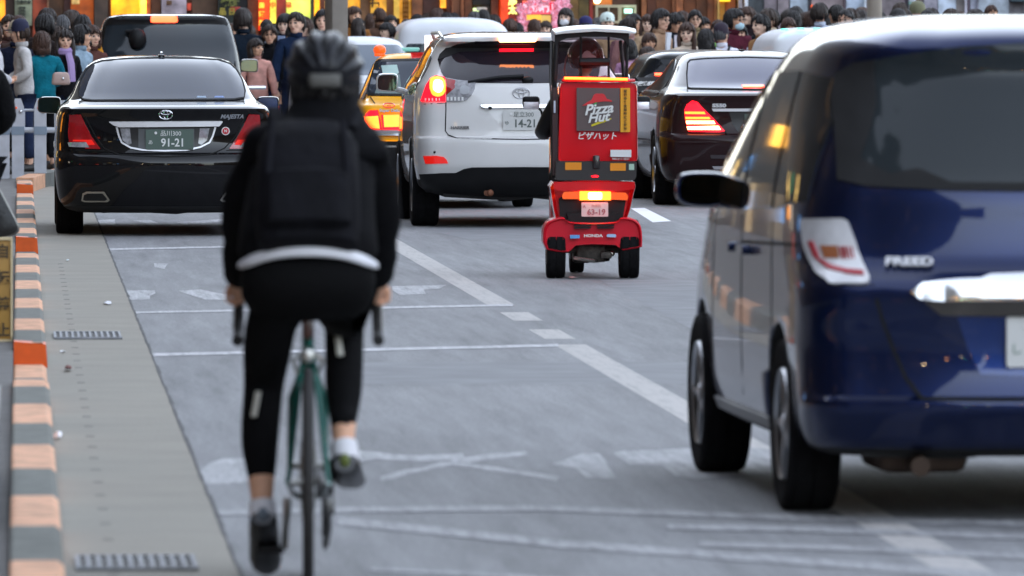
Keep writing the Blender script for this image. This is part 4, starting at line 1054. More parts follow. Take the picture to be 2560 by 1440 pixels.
# ---------------------------------------------------------------- blue minivan (near right, out of focus)
def blue_minivan():
    cx, base, s = 2645, 1313, 730.0
    T = tracer(cx, base, s)
    P = paint('deep blue paint', (.0035, .012, .062), rough=.3, metal=.75, coat=.8)
    L = [(.22, .72, .16, 4.0, .1, .15, .2), (.25, .80, .06, 4.1, .1, .17, .22), (.33, .835, .0, 4.2, .1, .18, .25), (.40, .845, -.035, 4.22, .1, .18, .25), (.42, .846, -.03, 4.22, .1, .18, .25), (.435, .846, .0, 4.22, .1, .18, .25),
         (.6, .85, .02, 4.2, .1, .18, .26), (.76, .85, .0, 4.1, .1, .18, .26), (.80, .85, .0, 4.05, .1, .18, .26), (.86, .85, .07, 3.95, .1, .18, .26), (.90, .85, .11, 3.9, .1, .19, .30), (1.02, .845, .13, 3.75, .1, .20, .34), (1.12, .835, .14, 3.6, .1, .20, .42),
         (1.30, .80, .20, 3.2, .1, .22, .5), (1.45, .765, .27, 2.8, .1, .24, .6), (1.56, .735, .32, 2.45, .1, .25, .6), (1.62, .71, .30, 2.3, .1, .26, .6), (1.66, .675, .32, 2.2, .1, .27, .6), (1.70, .61, .42, 2.05, .1, .26, .5), (1.73, .50, .6, 1.95, .1, .2, .2), (1.748, .3, .9, 1.7, .05, .1, .1)]
    c = Car('blue_minivan', 'deep blue minivan seen from behind at the right edge, close to the camera', 'minivan', ((cx-50)/s, 29.2, 0), R(1.9), L, P,
            [(.86, .755, .305, .19), (3.50, .755, .305, .19)])
    gl = T(2135, 250, 2150, 190, 2190, 160, 2300, 138, 2450, 118, 2645, 108, 2840, 118, 2990, 138, 3100, 160, 3140, 190, 3155, 250, 3165, 455, 3100, 470, 2900, 480, 2645, 484, 2390, 480, 2190, 470, 2125, 455)
    g = c.patch('rear_window', gl, mat('minivan glass', (.022, .028, .032), rough=.05, spec=.3), off=.006)
    c.patch('painted_reflection', [T(2136, 250, 2150, 190, 2190, 160, 2235, 150, 2230, 260, 2210, 330, 2180, 400, 2250, 440, 2320, 425, 2400, 460, 2645, 462, 2645, 484, 2390, 480, 2190, 470, 2126, 455)], M_DARK, g, off=.010, thick=.002)  # dark reflection of buildings and treetops, painted on the glass as a black patch
    white = mat('milky lamp lens', (.66, .66, .68), rough=.15, coat=1, var=.15, vscale=12)
    for sg in (0, 1):
        F = (lambda q: mirrored(q)) if sg else (lambda q: q)
        l = c.patch('tail_lamp', rounded(F(T(2046, 556, 2142, 552, 2166, 620, 2190, 708, 2178, 716, 2090, 716, 2064, 690, 2050, 620)), .012, 3), white, off=.016, thick=.04)
        c.patch('red_stripe', F(ribbon(T(2066, 612, 2076, 655, 2098, 682, 2130, 692, 2176, 696), .014)), mat('soft red stripe', (.42, .035, .05), rough=.3), l, off=.022)
        c.patch('turn_bulb', F(T(2086, 622, 2122, 622, 2126, 655, 2094, 655)), mat('amber bulb', (.35, .12, .05), rough=.2, coat=1), l, off=.022)
        c.patch('lens_rib', [F(T(2126+8*k, 624, 2130+8*k, 624, 2134+8*k, 660, 2130+8*k, 660)) for k in range(4)], M_RED, l, off=.021)
    gar = c.patch('chrome_garnish', rounded(T(2283, 730, 2400, 716, 2645, 708, 2890, 716, 3007, 730, 2975, 750, 2920, 755, 2645, 752, 2370, 755, 2315, 752), .01, 3), M_CHROME, off=.045, thick=.05)
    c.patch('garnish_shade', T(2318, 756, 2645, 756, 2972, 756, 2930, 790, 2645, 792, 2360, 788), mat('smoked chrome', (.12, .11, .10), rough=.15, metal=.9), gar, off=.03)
    c.patch('plate_recess', T(2400, 794, 2645, 798, 2890, 794, 2860, 880, 2830, 940, 2645, 948, 2460, 940, 2430, 880), paint('recess blue', (.012, .035, .16), rough=.3, metal=.6), off=.004)
    plate(c, T, 2522, 2768, 795, 922, mat('white plate', (.62, .62, .60), rough=.45), mat('plate green', (.05, .16, .10), rough=.5), '品川500', 'し', '27-06')
    badge(c, T, 2290, 660, 'FREED', .046, mat('badge silver', 0), 120, depth=.006, sx=1.3, bold=.0015, pr=.016)
    for sg in (0, 1):
        q = T(2192, 716, 2215, 800, 2245, 880, 2275, 950, 2312, 1000); c.line(mirrored(q) if sg else q, .012)
    c.line(T(2312, 1002, 2645, 1006, 2978, 1002), .010)
    # side windows, pillars, door seams, handles
    for sg in (-1, 1):
        c.patch('side_window', [(.42, 1.10), (.50, 1.52), (1.05, 1.55), (1.05, 1.06)], M_GLASS, side=sg, off=.006, step=.06)
        c.patch('side_window', [(1.12, 1.06), (1.12, 1.55), (1.98, 1.54), (1.98, 1.04)], M_GLASS, side=sg, off=.006, step=.06)
        c.patch('side_window', [(2.06, 1.04), (2.06, 1.53), (2.45, 1.46), (3.2, 1.06)], M_GLASS, side=sg, off=.006, step=.06)
        for yy in (1.08, 2.02, 3.05): c.line([(yy, .36), (yy, 1.02)], .010, side=sg, step=.1)
        c.line([(.35, .95), (2.0, .92)], .012, side=sg, step=.1)
        for yy in (1.8, 2.25): c.patch('door_handle', rounded([(yy-.1, .88), (yy+.1, .88), (yy+.1, .915), (yy-.1, .915)], .01), P, side=sg, off=.035, thick=.03)
        c.patch('sill_strip', [(1.28, .27), (3.1, .27), (3.1, .31), (1.28, .31)], mat('sill light', (.25, .26, .27), rough=.4), side=sg, off=.012)
    m = MB(); m.prism([(-.68, .34), (-.64, .22), (-.3, .21), (-.1, .235), (.3, .225), (.64, .22), (.68, .34)], .2, 3.9); m.build('underbody', M_DARK, c.root)
    m = MB(); m.tube([(-.45, .1, .19), (-.45, .7, .21)], .035, 10); m.rbox((-.42, .5, .22), (.32, .5, .12), .04); m.build('silencer', mat('sooty brown steel', (.05, .03, .02), rough=.6, metal=.5), c.root)
    wing_mirror(c, -.885, 3.0, 1.09, .19, .14, P, glass=mat('black mirror', (.012, .013, .012), rough=.08, metal=1), rd=.45)
    wing_mirror(c, .885, 3.0, 1.09, .20, .15, P, sg=1, rd=.45)
blue_minivan()

# ---------------------------------------------------------------- red canopy scooter
def film(name, col, tint=.2):
    m = bpy.data.materials.new(name); m.use_nodes = True; n = m.node_tree; n.nodes.clear()
    o = n.nodes.new('ShaderNodeOutputMaterial'); t = n.nodes.new('ShaderNodeBsdfTransparent'); g = n.nodes.new('ShaderNodeBsdfGlossy')
    t.inputs[0].default_value = (*col, 1); g.inputs['Roughness'].default_value = .12
    mx = n.nodes.new('ShaderNodeMixShader'); mx.inputs[0].default_value = tint
    n.links.new(t.outputs[0], mx.inputs[1]); n.links.new(g.outputs[0], mx.inputs[2]); n.links.new(mx.outputs[0], o.inputs[0]); return m
def scooter():
    cx, base, s = 1480, 692, 368.0
    T = tracer(cx, base, s)
    X, Y = (cx-50)/s, 58.0
    t = thing('delivery_scooter', 'red roofed three wheeled delivery scooter with a big cargo box', 'scooter', (X, Y, 0), R(-2))
    RP = paint('scooter red', hx('#d8141c'), rough=.3)
    RF = paint('fender red', hx('#cf1a2e'), rough=.45, coat=.4)
    BK = M_TRIM
    # cargo box
    b = MB(); out_ = rounded(T(1397, 398, 1402, 206, 1408, 200, 1587, 202, 1594, 210, 1596, 398), .02, 4)
    b.loft([[(x, y, z) for x, z in [((px-0)*f, pz) for px, pz in out_]] for y, f in ((.035, .97), (.02, .985), (.01, 1), (.04, 1.012), (.55, 1.0))])
    box = b.build('cargo_box', RP, t)
    fy = .008
    def flat(name, pts, m, par, y=fy, th=.004, rr=0):
        q = T(*pts); q = rounded(q, rr) if rr else q
        a = MB(); a.prism(q, y-th, y+.02); return a.build(name, m, par)
    pn = flat('logo_panel', (1443, 322, 1443, 214, 1551, 215, 1551, 323), mat('panel grey', hx('#5a4a48'), rough=.35, coat=.6), box)
    flat('roof_logo', (1457, 259, 1470, 250, 1480, 245, 1486, 232, 1491, 229, 1509, 229, 1514, 233, 1519, 242, 1530, 246, 1533, 249, 1512, 248, 1488, 251, 1470, 258), mat('logo red', hx('#d2202a'), rough=.4), pn, fy-.008)
    flat('yellow_strip', (1553, 325, 1553, 215, 1577, 215, 1577, 325), mat('strip yellow', hx('#eaa414'), rough=.4), box)
    wt = mat('logo white', (.75, .75, .72), rough=.5)
    x, z = T(1497, 268)[0]; text('lettering', 'Pizza', .098, wt, pn, (x, fy-.02, z), bold=.0025, shear=.35, sx=1.0).rotation_euler = (0, -R(6), 0)
    x, z = T(1496, 289)[0]; text('lettering', 'Hut', .088, wt, pn, (x, fy-.02, z), bold=.0025, shear=.35, sx=1.05).rotation_euler = (0, -R(6), 0)
    flat('green_dot', (1486, 257, 1488, 252, 1494, 250, 1492, 256), mat('logo green', hx('#2fa04a'), rough=.5), pn, fy-.012)
    q = ribbon(T(1480, 309, 1495, 303, 1512, 298, 1530, 291), [.012, .016, .014, .006])
    a = MB(); a.prism(q, fy-.014, fy); a.build('swoosh', mat('logo yellow', hx('#d9c81e'), rough=.5), pn)
    x, z = T(1494, 336)[0]; text('lettering', 'ピザハット', .055, wt, box, (x, -.004, z), bold=.0008, shear=.2)
    for i, ch in enumerate('配達中安全運転にご注意'):
        x, z = T(1565, 223+i*9.4)[0]; text('lettering', ch, .021, mat('strip brown', hx('#6a4a10'), rough=.6), box, (x, -.002, z), bold=.001)
    flat('white_sticker', (1528, 387, 1528, 370, 1580, 370, 1580, 388), M_WHITEP, box)
    x, z = T(1554, 392.5)[0]; text('lettering', '045-211-5251', .021, wt, box, (x, -.002, z))
    a = MB(); x, z = T(1492, 400)[0]; a.rbox((x, -.012, z), (.048, .05, .092), .012); a.build('latch', mat('latch black', (.015, .012, .012), rough=.3, coat=.5), box)
    # led strip over the box
    a = MB(); p0, p1 = T(1412, 190, 1571, 193); a.tube([(p0[0], .0, p0[1]), (p1[0], .0, p1[1])], .009, 8); a.build('led_strip', mat('led strip', (1, .4, .1), emit=3.2, ecol=(1, .055, .003)), t)
    a = MB(); p0, p1 = T(1405, 196, 1590, 199); a.rbox(((p0[0]+p1[0])/2, .03, p0[1]), (p1[0]-p0[0], .05, .022), .006); a.build('led_housing', RP, t)
    # black frame: pillars, roof bow, rear bars
    def bar(name, pts, rad, m=BK, sq=1.0, par=t):
        a = MB(); a.tube(pts, rad, 8, sq=sq); return a.build(name, m, par)
    def P3(px, py, y): q = T(px, py)[0]; return (q[0], y, q[1])
    fr = MB()
    fr.tube([P3(1386, 440, .1), P3(1385, 300, .1), P3(1389, 190, .12), P3(1393, 110, .15), P3(1400, 84, .18)], .018)
    fr.tube([P3(1570, 200, .12), P3(1571, 110, .15), P3(1566, 84, .18)], .011)
    fr.tube([P3(1386, 300, .1), P3(1386, 200, .7), P3(1392, 100, 1.15)], .014); fr.tube([P3(1572, 300, .1), P3(1572, 200, .7), P3(1568, 100, 1.15)], .014)
    fr.tube([P3(1455, 82, .16), P3(1455, 195, .12)], .009); fr.tube([P3(1525, 82, .16), P3(1525, 195, .12)], .009)
    fr.build('roof_frame', BK, t)
    a = MB(); band = T(1389, 110, 1390, 72, 1430, 67, 1480, 65, 1530, 67, 1576, 73, 1576, 112, 1568, 98, 1555, 91, 1525, 87, 1455, 87, 1418, 91, 1400, 99)
    a.prism(band, .13, .17); a.build('rear_hoop', BK, t)
    a = MB(); rf = []
    for y, dz, sc in ((.08, -.008, .97), (.10, .0, 1.0), (.5, .02, 1.02), (1.0, .0, 1.0), (1.35, -.06, .93)):
        rf.append([((px-1490)/s*sc+.027, y, (base-py)/s+dz) for px, py in ((1388, 74), (1410, 69), (1450, 65), (1490, 63), (1530, 65), (1570, 68), (1594, 73), (1594, 75.5), (1570, 74), (1490, 70), (1410, 75), (1388, 78))])
    a.loft(rf); a.build('roof_panel', mat('roof panel white', (.62, .64, .62), rough=.3, coat=.6), t)
    pad = bar('backrest_pad', [P3(1450, 150, .1), P3(1453, 150, .1), P3(1525, 150, .1), P3(1528, 150, .1)], [.02, .028, .028, .02])
    a = MB(); a.prism(T(1392, 195, 1398, 96, 1440, 88, 1525, 88, 1566, 96, 1570, 195), .135, .138); a.build('rear_film', film('clear rear film', (.80, .72, .74), .010), t)
    a = MB(); a.prism(T(1392, 330, 1396, 80, 1480, 70, 1566, 80, 1570, 330), 1.33, 1.336); a.build('windscreen', film('clear windscreen', (.95, .95, .95), .008), t)
    # side fairing at the left of the box
    a = MB(); a.prism([(.06, .70), (.06, 1.30), (.55, 1.32), (.55, .70)], T(1383, 0)[0][0], T(1397, 0)[0][0], 'yz'); a.build('side_panel', mat('smoky plastic', (.05, .02, .02), rough=.2, coat=1), t)
    a = MB(); x, z = T(1388, 262)[0]; a.rbox((x, .04, z), (.014, .012, .085), .005); a.build('side_reflector', mat('pale reflector', (.6, .65, .75), rough=.2), t)
    # bumper band below the box
    a = MB(); a.loft([[(x, y, z) for x, z in rounded(T(1390, 444, 1391, 400, 1394, 398, 1592, 399, 1594, 402, 1592, 440, 1585, 447, 1398, 446), .012)] for y in (-.01, .5)]); bb = a.build('box_tray', mat('tray black', (.018, .014, .014), rough=.5), t)
    amb = mat('amber reflector', hx('#e8900c'), rough=.3, coat=1)
    flat('amber_reflector', (1414, 420, 1414, 401, 1455, 401, 1455, 420), amb, bb, -.012, rr=.004)
    flat('amber_reflector', (1527, 422, 1527, 403, 1566, 403, 1566, 422), amb, bb, -.012, rr=.004)
    flat('mint_sticker', (1574, 420, 1574, 405, 1587, 405, 1587, 420), mat('mint', hx('#a8c8b4'), rough=.5), bb, -.012)
    a = MB(); x, z = T(1489, 436)[0]; a.ball((x, -.012, z), (.026, .01, .008)); a.build('small_lamp', M_REDLIT, bb)
    # red tail body
    a = MB(); prof = [(.445, 1.0, 446), (.445, 1, 452)]
    out2 = T(1384, 450, 1480, 446, 1589, 450, 1592, 462, 1588, 475, 1578, 520, 1568, 548, 1548, 552, 1412, 552, 1392, 548, 1385, 520, 1378, 475, 1376, 462)
    a.loft([[(x*f, y, z) for x, z in out2] for y, f in ((.06, .9), (.03, .99), (.06, 1.0), (.6, 1.0), (.9, .8))]); tb = a.build('tail_body', RP, t)
    flat('tail_recess', (1402, 545, 1398, 492, 1408, 486, 1568, 486, 1566, 500, 1558, 545), M_DARK, tb, .022, rr=.01)
    flat('red_lip', (1386, 470, 1384, 450, 1589, 450, 1587, 468, 1560, 472, 1410, 472), RP, tb, .0, .02, rr=.01)
    lamp = [('turn_lamp', (1408, 493, 1406, 484, 1411, 475, 1450, 474, 1450, 493), mat('turn orange', hx('#e2500a'), rough=.25, coat=1, emit=.12, ecol=(1, .13, .01)), -.012),
            ('turn_lamp', (1527, 494, 1527, 476, 1566, 477, 1572, 486, 1570, 496), mat('turn orange', 0), -.012),
            ('brake_lamp', (1450, 496, 1450, 473, 1529, 474, 1529, 496), mat('scooter brake', (1, .4, .05), emit=2.4, ecol=(1, .065, .003)), -.018)]
    for nm, pts, m, y in lamp: lo = flat(nm, pts, m, tb, y, rr=.008)
    a = MB(); x, z = T(1489, 485)[0]; a.rbox((x, -.022, z), (.095, .02, .048), .01); a.build('lamp_core', mat('scooter brake core', (1, .9, .6), emit=3.5, ecol=(1, .45, .16)), lo)
    # number plate
    a = MB(); a.prism(rounded(T(1455, 537, 1455, 501, 1522, 501, 1522, 537), .01), -.012, -.004); pl = a.build('licence_plate', mat('pink white plate', (.78, .62, .58), rough=.45), t)
    rd = mat('plate pink red', (.42, .10, .12), rough=.5)
    x, z = T(1490, 526)[0]; text('lettering', '63-19', .054, rd, pl, (x+.006, -.016, z), bold=.001, depth=.001)
    x, z = T(1462, 512)[0]; text('lettering', 'A', .03, rd, pl, (x, -.016, z), depth=.001)
    x, z = T(1492, 510)[0]; text('lettering', '大田区', .022, mat('plate faint', (.62, .34, .3), rough=.5), pl, (x, -.016, z), depth=.001)
    a = MB(); a.loft([[(x, y, z) for x, z in T(1418, 528, 1548, 528, 1540, 550, 1520, 556, 1440, 556, 1424, 548)] for y in (-.01, .3)]); a.build('plate_bracket', BK, t)
    # rear fender over the two wheels
    F = spline([(p[0], p[1]) for p in T(1357, 600, 1358, 572, 1366, 552, 1386, 541, 1408, 538, 1424, 549, 1480, 552, 1540, 549, 1556, 539, 1582, 541, 1600, 554, 1606, 580, 1606, 612)], 4)
    low = T(1600, 614, 1572, 619, 1558, 621, 1548, 614, 1541, 608, 1480, 606, 1438, 609, 1430, 618, 1420, 626, 1390, 624, 1366, 619)
    poly = [tuple(p) for p in F]+low
    cxm, czm = 0, .28
    a = MB(); a.loft([[(x*f, y, czm+(z-czm)*g_) for x, z in poly] for y, f, g_ in ((-.10, .93, .86), (-.13, .97, .93), (-.12, .995, .99), (-.06, 1.0, 1.0), (.3, 1.0, 1.0), (.36, .97, .95))]); fd = a.build('rear_fender', RF, t)
    for xx in ((1434, 1478), (1492, 1536)):
        for k in range(2): flat('vent_slot', (xx[0]+2*k, 560+k*6, xx[0]+1, 556+k*6, xx[1], 556+k*6, xx[1]-2*k, 560+k*6), M_DARK, fd, -.135, rr=.003)
    flat('blue_sticker', (1425, 591, 1425, 582, 1449, 582, 1449, 590), mat('sticker blue', hx('#5f9fdc'), rough=.5), fd, -.135)
    flat('oval_sticker', (1517, 587, 1517, 580, 1540, 580, 1540, 588), mat('sticker pale', hx('#a8c4e8'), rough=.5), fd, -.135, rr=.008)
    x, z = T(1483, 584)[0]; text('lettering', 'HONDA', .026, wt, fd, (x, -.142, z), sx=1.3, bold=.001)
    # wheels, axle, engine
    for px, w_ in ((1391, .13), (1575, .135)):
        tm, rm = wheel_mesh(.20, w_, .11, 4); x = T(px, 0)[0][0]
        wo = link('wheel', tm, t, loc=(x, .08, .20)); link('rim', rm, wo)
    tm, rm = wheel_mesh(.20, .10, .11, 4); wo = link('wheel', tm, t, loc=(T(1459, 0)[0][0], 1.45, .20)); link('rim', rm, wo)
    a = MB(); a.tube([(-.2, .08, .2), (.25, .08, .2)], .03); a.rbox((0, .12, .17), (.20, .2, .12), .02); a.rbox((-.06, .3, .15), (.12, .3, .1), .02); a.rbox((.1, .0, .16), (.08, .1, .05), .015); a.build('engine', mat('engine grey', (.09, .08, .07), rough=.6, metal=.5, var=.4, vscale=30), t)
    a = MB(); a.tube([(-.12, .02, .14), (.02, .02, .12), (.12, .1, .13)], .016); a.ball((.14, -.02, .17), (.02, .02, .02)); a.build('exhaust_pipe', mat('exhaust steel', 0), t)
    # floor, leg shield, handlebar and mirrors
    a = MB(); a.rbox((0, 1.0, .25), (.42, 1.0, .08), .03); a.rbox((0, 1.42, .62), (.50, .12, .72), .05); a.rbox((0, .62, .58), (.36, .42, .24), .06); a.build('leg_shield', RP, t)
    a = MB(); a.tube([(-.30, 1.2, .98), (-.1, 1.28, 1.02), (.1, 1.28, 1.02), (.30, 1.2, .98)], .014); a.tube([(0, 1.28, 1.02), (0, 1.45, .3)], .03); a.build('handlebar', BK, t)
    for sg, px in ((-1, 1342), (1, 1619)):
        x, z = T(px, 258)[0]; x *= 1.02
        a = MB(); a.rbox((x, 1.16, z+.01), (.12, .05, .085), .022, 3); a.tube([(x-sg*.04, 1.18, z-.02), (sg*.31, 1.22, z-.05), (sg*.28, 1.22, .98)], .008); mo = a.build('wing_mirror', BK, t)
        a = MB(); a.rbox((x, 1.132, z-.012), (.105, .006, .05), .003); a.build('mirror_glass', mat('sky bright mirror', (.95, .95, 1), rough=.4, metal=.5, emit=0), mo)
    return t
M_TURN = mat('turn orange', hx('#e2500a'), rough=.25, coat=1, emit=.12, ecol=(1, .13, .01))
mat('exhaust steel', (.5, .47, .42), rough=.25, metal=1)
scooter()
# ---------------------------------------------------------------- people
SKIN = [mat('skin %d' % i, c, rough=.6, var=.06, vscale=20) for i, c in enumerate((hx('#e6b79c'), hx('#dba889'), hx('#efc8b0'), hx('#cf9876')))]
M_EYE = mat('eye dark', (.012, .008, .007), rough=.3)
M_LIP = mat('lips', hx('#a8564a'), rough=.5)
M_BROW = mat('brow', (.02, .014, .012), rough=.9)
M_HAIR = mat('black hair', (.010, .008, .008), rough=.55, var=.4, vscale=25, bump=.6, bscale=45)
M_HAIR2 = mat('soft black hair', (.020, .012, .009), rough=.55, var=.4, vscale=25, bump=.6, bscale=45)
M_HAIR3 = mat('dark brown hair', (.034, .018, .011), rough=.55, var=.4, vscale=25, bump=.6, bscale=45)
M_BROWN = mat('brown hair', (.055, .024, .014), rough=.55, var=.35, vscale=25, bump=.6, bscale=45)
M_GREYH = mat('grey hair', (.075, .075, .08), rough=.6, var=.3, vscale=25, bump=.6, bscale=45)
M_DENIM = cloth('#26304a'); M_TROU = cloth('#17171b')

def head_into(mb, c, k=1.0, turn=0.0):
    """a head looking towards -y, centred at c"""
    M = Matrix.Rotation(turn, 3, 'Z')
    def sh(q):
        f = 1.0
        if q.z < -.1: f *= 1-.16*min(1, (-q.z-.1)/.9)*(abs(q.x)+.6)
        if q.y < 0 and q.z < -.2: f *= 1.03
        return f
    t = MB()
    t.ball((0, 0, 0), (.077, .096, .116), 22, 16, sh)
    t.ball((0, -.035, -.062), (.050, .055, .052), 12, 8)            # jaw and chin
    t.tube([(0, -.088, .012), (0, -.104, -.020), (0, -.098, -.032)], [.008, .013, .012], 8)     # nose
    t.ball((0, -.083, -.058), (.023, .012, .010), 10, 6)             # mouth
    for sg in (-1, 1):
        t.ball((sg*.033, -.080, .034), (.026, .012, .010), 8, 6)   # brow ridge
        t.ball((sg*.079, .004, -.008), (.010, .020, .031), 8, 6)   # ear
        t.ball((sg*.042, -.066, -.02), (.024, .022, .022), 8, 6)     # cheek
    mb.add([M @ (Vector(v)*k)+Vector(c) for v in t.v], t.f, True)

# one body per build and pose, shared by everybody in the crowd; 1.70 m tall, facing -y
def crowd_body(kind, turn=0.0):
    g = .92 if kind == 'woman' else 1.0
    J = [(0, 0, .94, .13*g, .10), (0, 0, 1.10, .11*g, .08), (0, 0, 1.26, .12*g, .085), (0, .005, 1.37, .080, .065), (0, .0, 1.46, .050, .050), (0, -.004, 1.54, .05, .05)]
    E = [(0, 1), (1, 2), (2, 3), (3, 4), (4, 5)]
    hands = []
    for sg in (-1, 1):
        n = len(J)
        if kind == 'camera': arm = [(sg*.155, 0, 1.34, .046), (sg*.235, -.06, 1.13, .045), (sg*.12, -.27, 1.28, .033), (sg*.06, -.32, 1.40, .028)]
        elif kind == 'folded': arm = [(sg*.16, 0, 1.34, .046), (sg*.25, .02, 1.12, .045), (sg*.16, -.16, 1.04, .034), (sg*.03, -.2, 1.06, .028)]
        else: arm = [(sg*.16*g, 0, 1.34, .046*g), (sg*.235*g, .02, 1.11, .044*g), (sg*.25*g, -.03, .87, .031), (sg*.25*g, -.05, .80, .026)]
        J += arm; E += [(3, n), (n, n+1), (n+1, n+2), (n+2, n+3)]
        hands.append((Vector(arm[3][:3]), (Vector(arm[3][:3])-Vector(arm[2][:3])).normalized(), sg))
        n = len(J); J += [(sg*.09, 0, .88, .088*g), (sg*.10, -.01, .50, .056), (sg*.10, .02, .10, .037), (sg*.105, -.02, .045, .034), (sg*.115, -.15, .03, .028)]
        E += [(0, n), (n, n+1), (n+1, n+2), (n+2, n+3), (n+3, n+4)]
    sk = skin('b', J, E, 1)
    mb = MB(); mb.addmesh(sk)
    head_into(mb, (0, -.012, 1.585), 1.09, turn)
    for p, d, sg in hands:
        s_ = d.cross(Vector((0, 1, .2))).normalized(); q = p+d*.035
        mb.ball(tuple(q), (.030, .022, .040), 8, 6)
        for k in range(4):
            b = q+d*.03+s_*(k-1.5)*.017; mb.tube([b, b+d*(.045-.006*abs(k-1.4)), b+d*.065+Vector((0, -.012, 0))], [.0095, .0088, .007], 6)
        b = q-s_*.026*sg; mb.tube([b, b+d*.03-s_*.018*sg, b+d*.05-s_*.02*sg], [.011, .010, .008], 6)
    me = remesh(mb, .0115, 'person_body', 1)
    # eyes, brows and lips by place on the face
    me.materials.clear()
    for m in (SKIN[0], M_EYE, M_LIP, M_BROW): me.materials.append(m)
    z0 = 1.585
    Rt = Matrix.Rotation(-turn, 3, 'Z')
    for p in me.polygons:
        c = p.center.copy(); p.use_smooth = True
        q = Rt @ Vector((c.x, c.y+.012, 0)); c.x = q.x; c.y = q.y-.012
        if c.y < -.055 and z0-.12 < c.z < z0+.09:
            ax = abs(c.x); dz = c.z-z0
            if .018 < ax < .046 and .000 < dz < .014: p.material_index = 1
            elif .012 < ax < .054 and .032 < dz < .044: p.material_index = 3
            elif ax < .026 and -.070 < dz < -.056: p.material_index = 2
    return me
def crowd_top(kind):
    g = .92 if kind == 'woman' else 1.0; lo = .80 if kind != 'coat' else .55
    base = 'man' if kind == 'coat' else kind
    J = [(0, 0, lo, .195*g, .135), (0, 0, 1.0, .168*g, .125), (0, 0, 1.22, .178*g, .13), (0, .005, 1.365, .145*g, .105), (0, .008, 1.445, .076, .072)]
    E = [(0, 1), (1, 2), (2, 3), (3, 4)]
    for sg in (-1, 1):
        n = len(J)
        if base == 'camera': arm = [(sg*.165, 0, 1.36, .082), (sg*.235, -.06, 1.13, .068), (sg*.13, -.26, 1.27, .05)]
        elif base == 'folded': arm = [(sg*.175, 0, 1.36, .082), (sg*.25, .02, 1.12, .068), (sg*.14, -.17, 1.04, .052)]
        else: arm = [(sg*.175*g, 0, 1.36, .082*g), (sg*.238*g, .02, 1.11, .066*g), (sg*.252*g, -.03, .88, .05*g)]
        J += arm; E += [(3, n), (n, n+1), (n+1, n+2)]
    me = skin('jacket', J, E, 2)
    # folds
    for v in me.vertices:
        p = v.co; d = mnoise.noise(Vector((p.x*9, p.y*9, p.z*14)))*.010+mnoise.noise(p*24)*.004
        v.co = p+v.normal*d
    mb = MB(); mb.addmesh(me); mb.lathe([(.070, 1.425), (.078, 1.45), (.074, 1.478), (.064, 1.482), (.060, 1.44)], n=16)
    o = mb.mesh('jacket', M_TROU, auto=False); o.polygons.foreach_set('use_smooth', [True]*len(o.polygons)); return o
def crowd_legs():
    J = [(0, 0, .93, .15, .12)]; E = []
    for sg in (-1, 1):
        n = len(J); J += [(sg*.09, 0, .84, .112), (sg*.10, -.01, .50, .082), (sg*.10, .015, .13, .070)]; E += [(0, n), (n, n+1), (n+1, n+2)]
    return skin('trousers', J, E, 1)
def shoe_mesh():
    m = MB()
    for sg in (-1, 1):
        m.rbox((sg*.11, -.045, .045), (.105, .28, .09), .04, 3, taper=(.8, .75))
    return m.mesh('shoes', mat('shoe leather', (.02, .018, .017), rough=.5), auto=False)
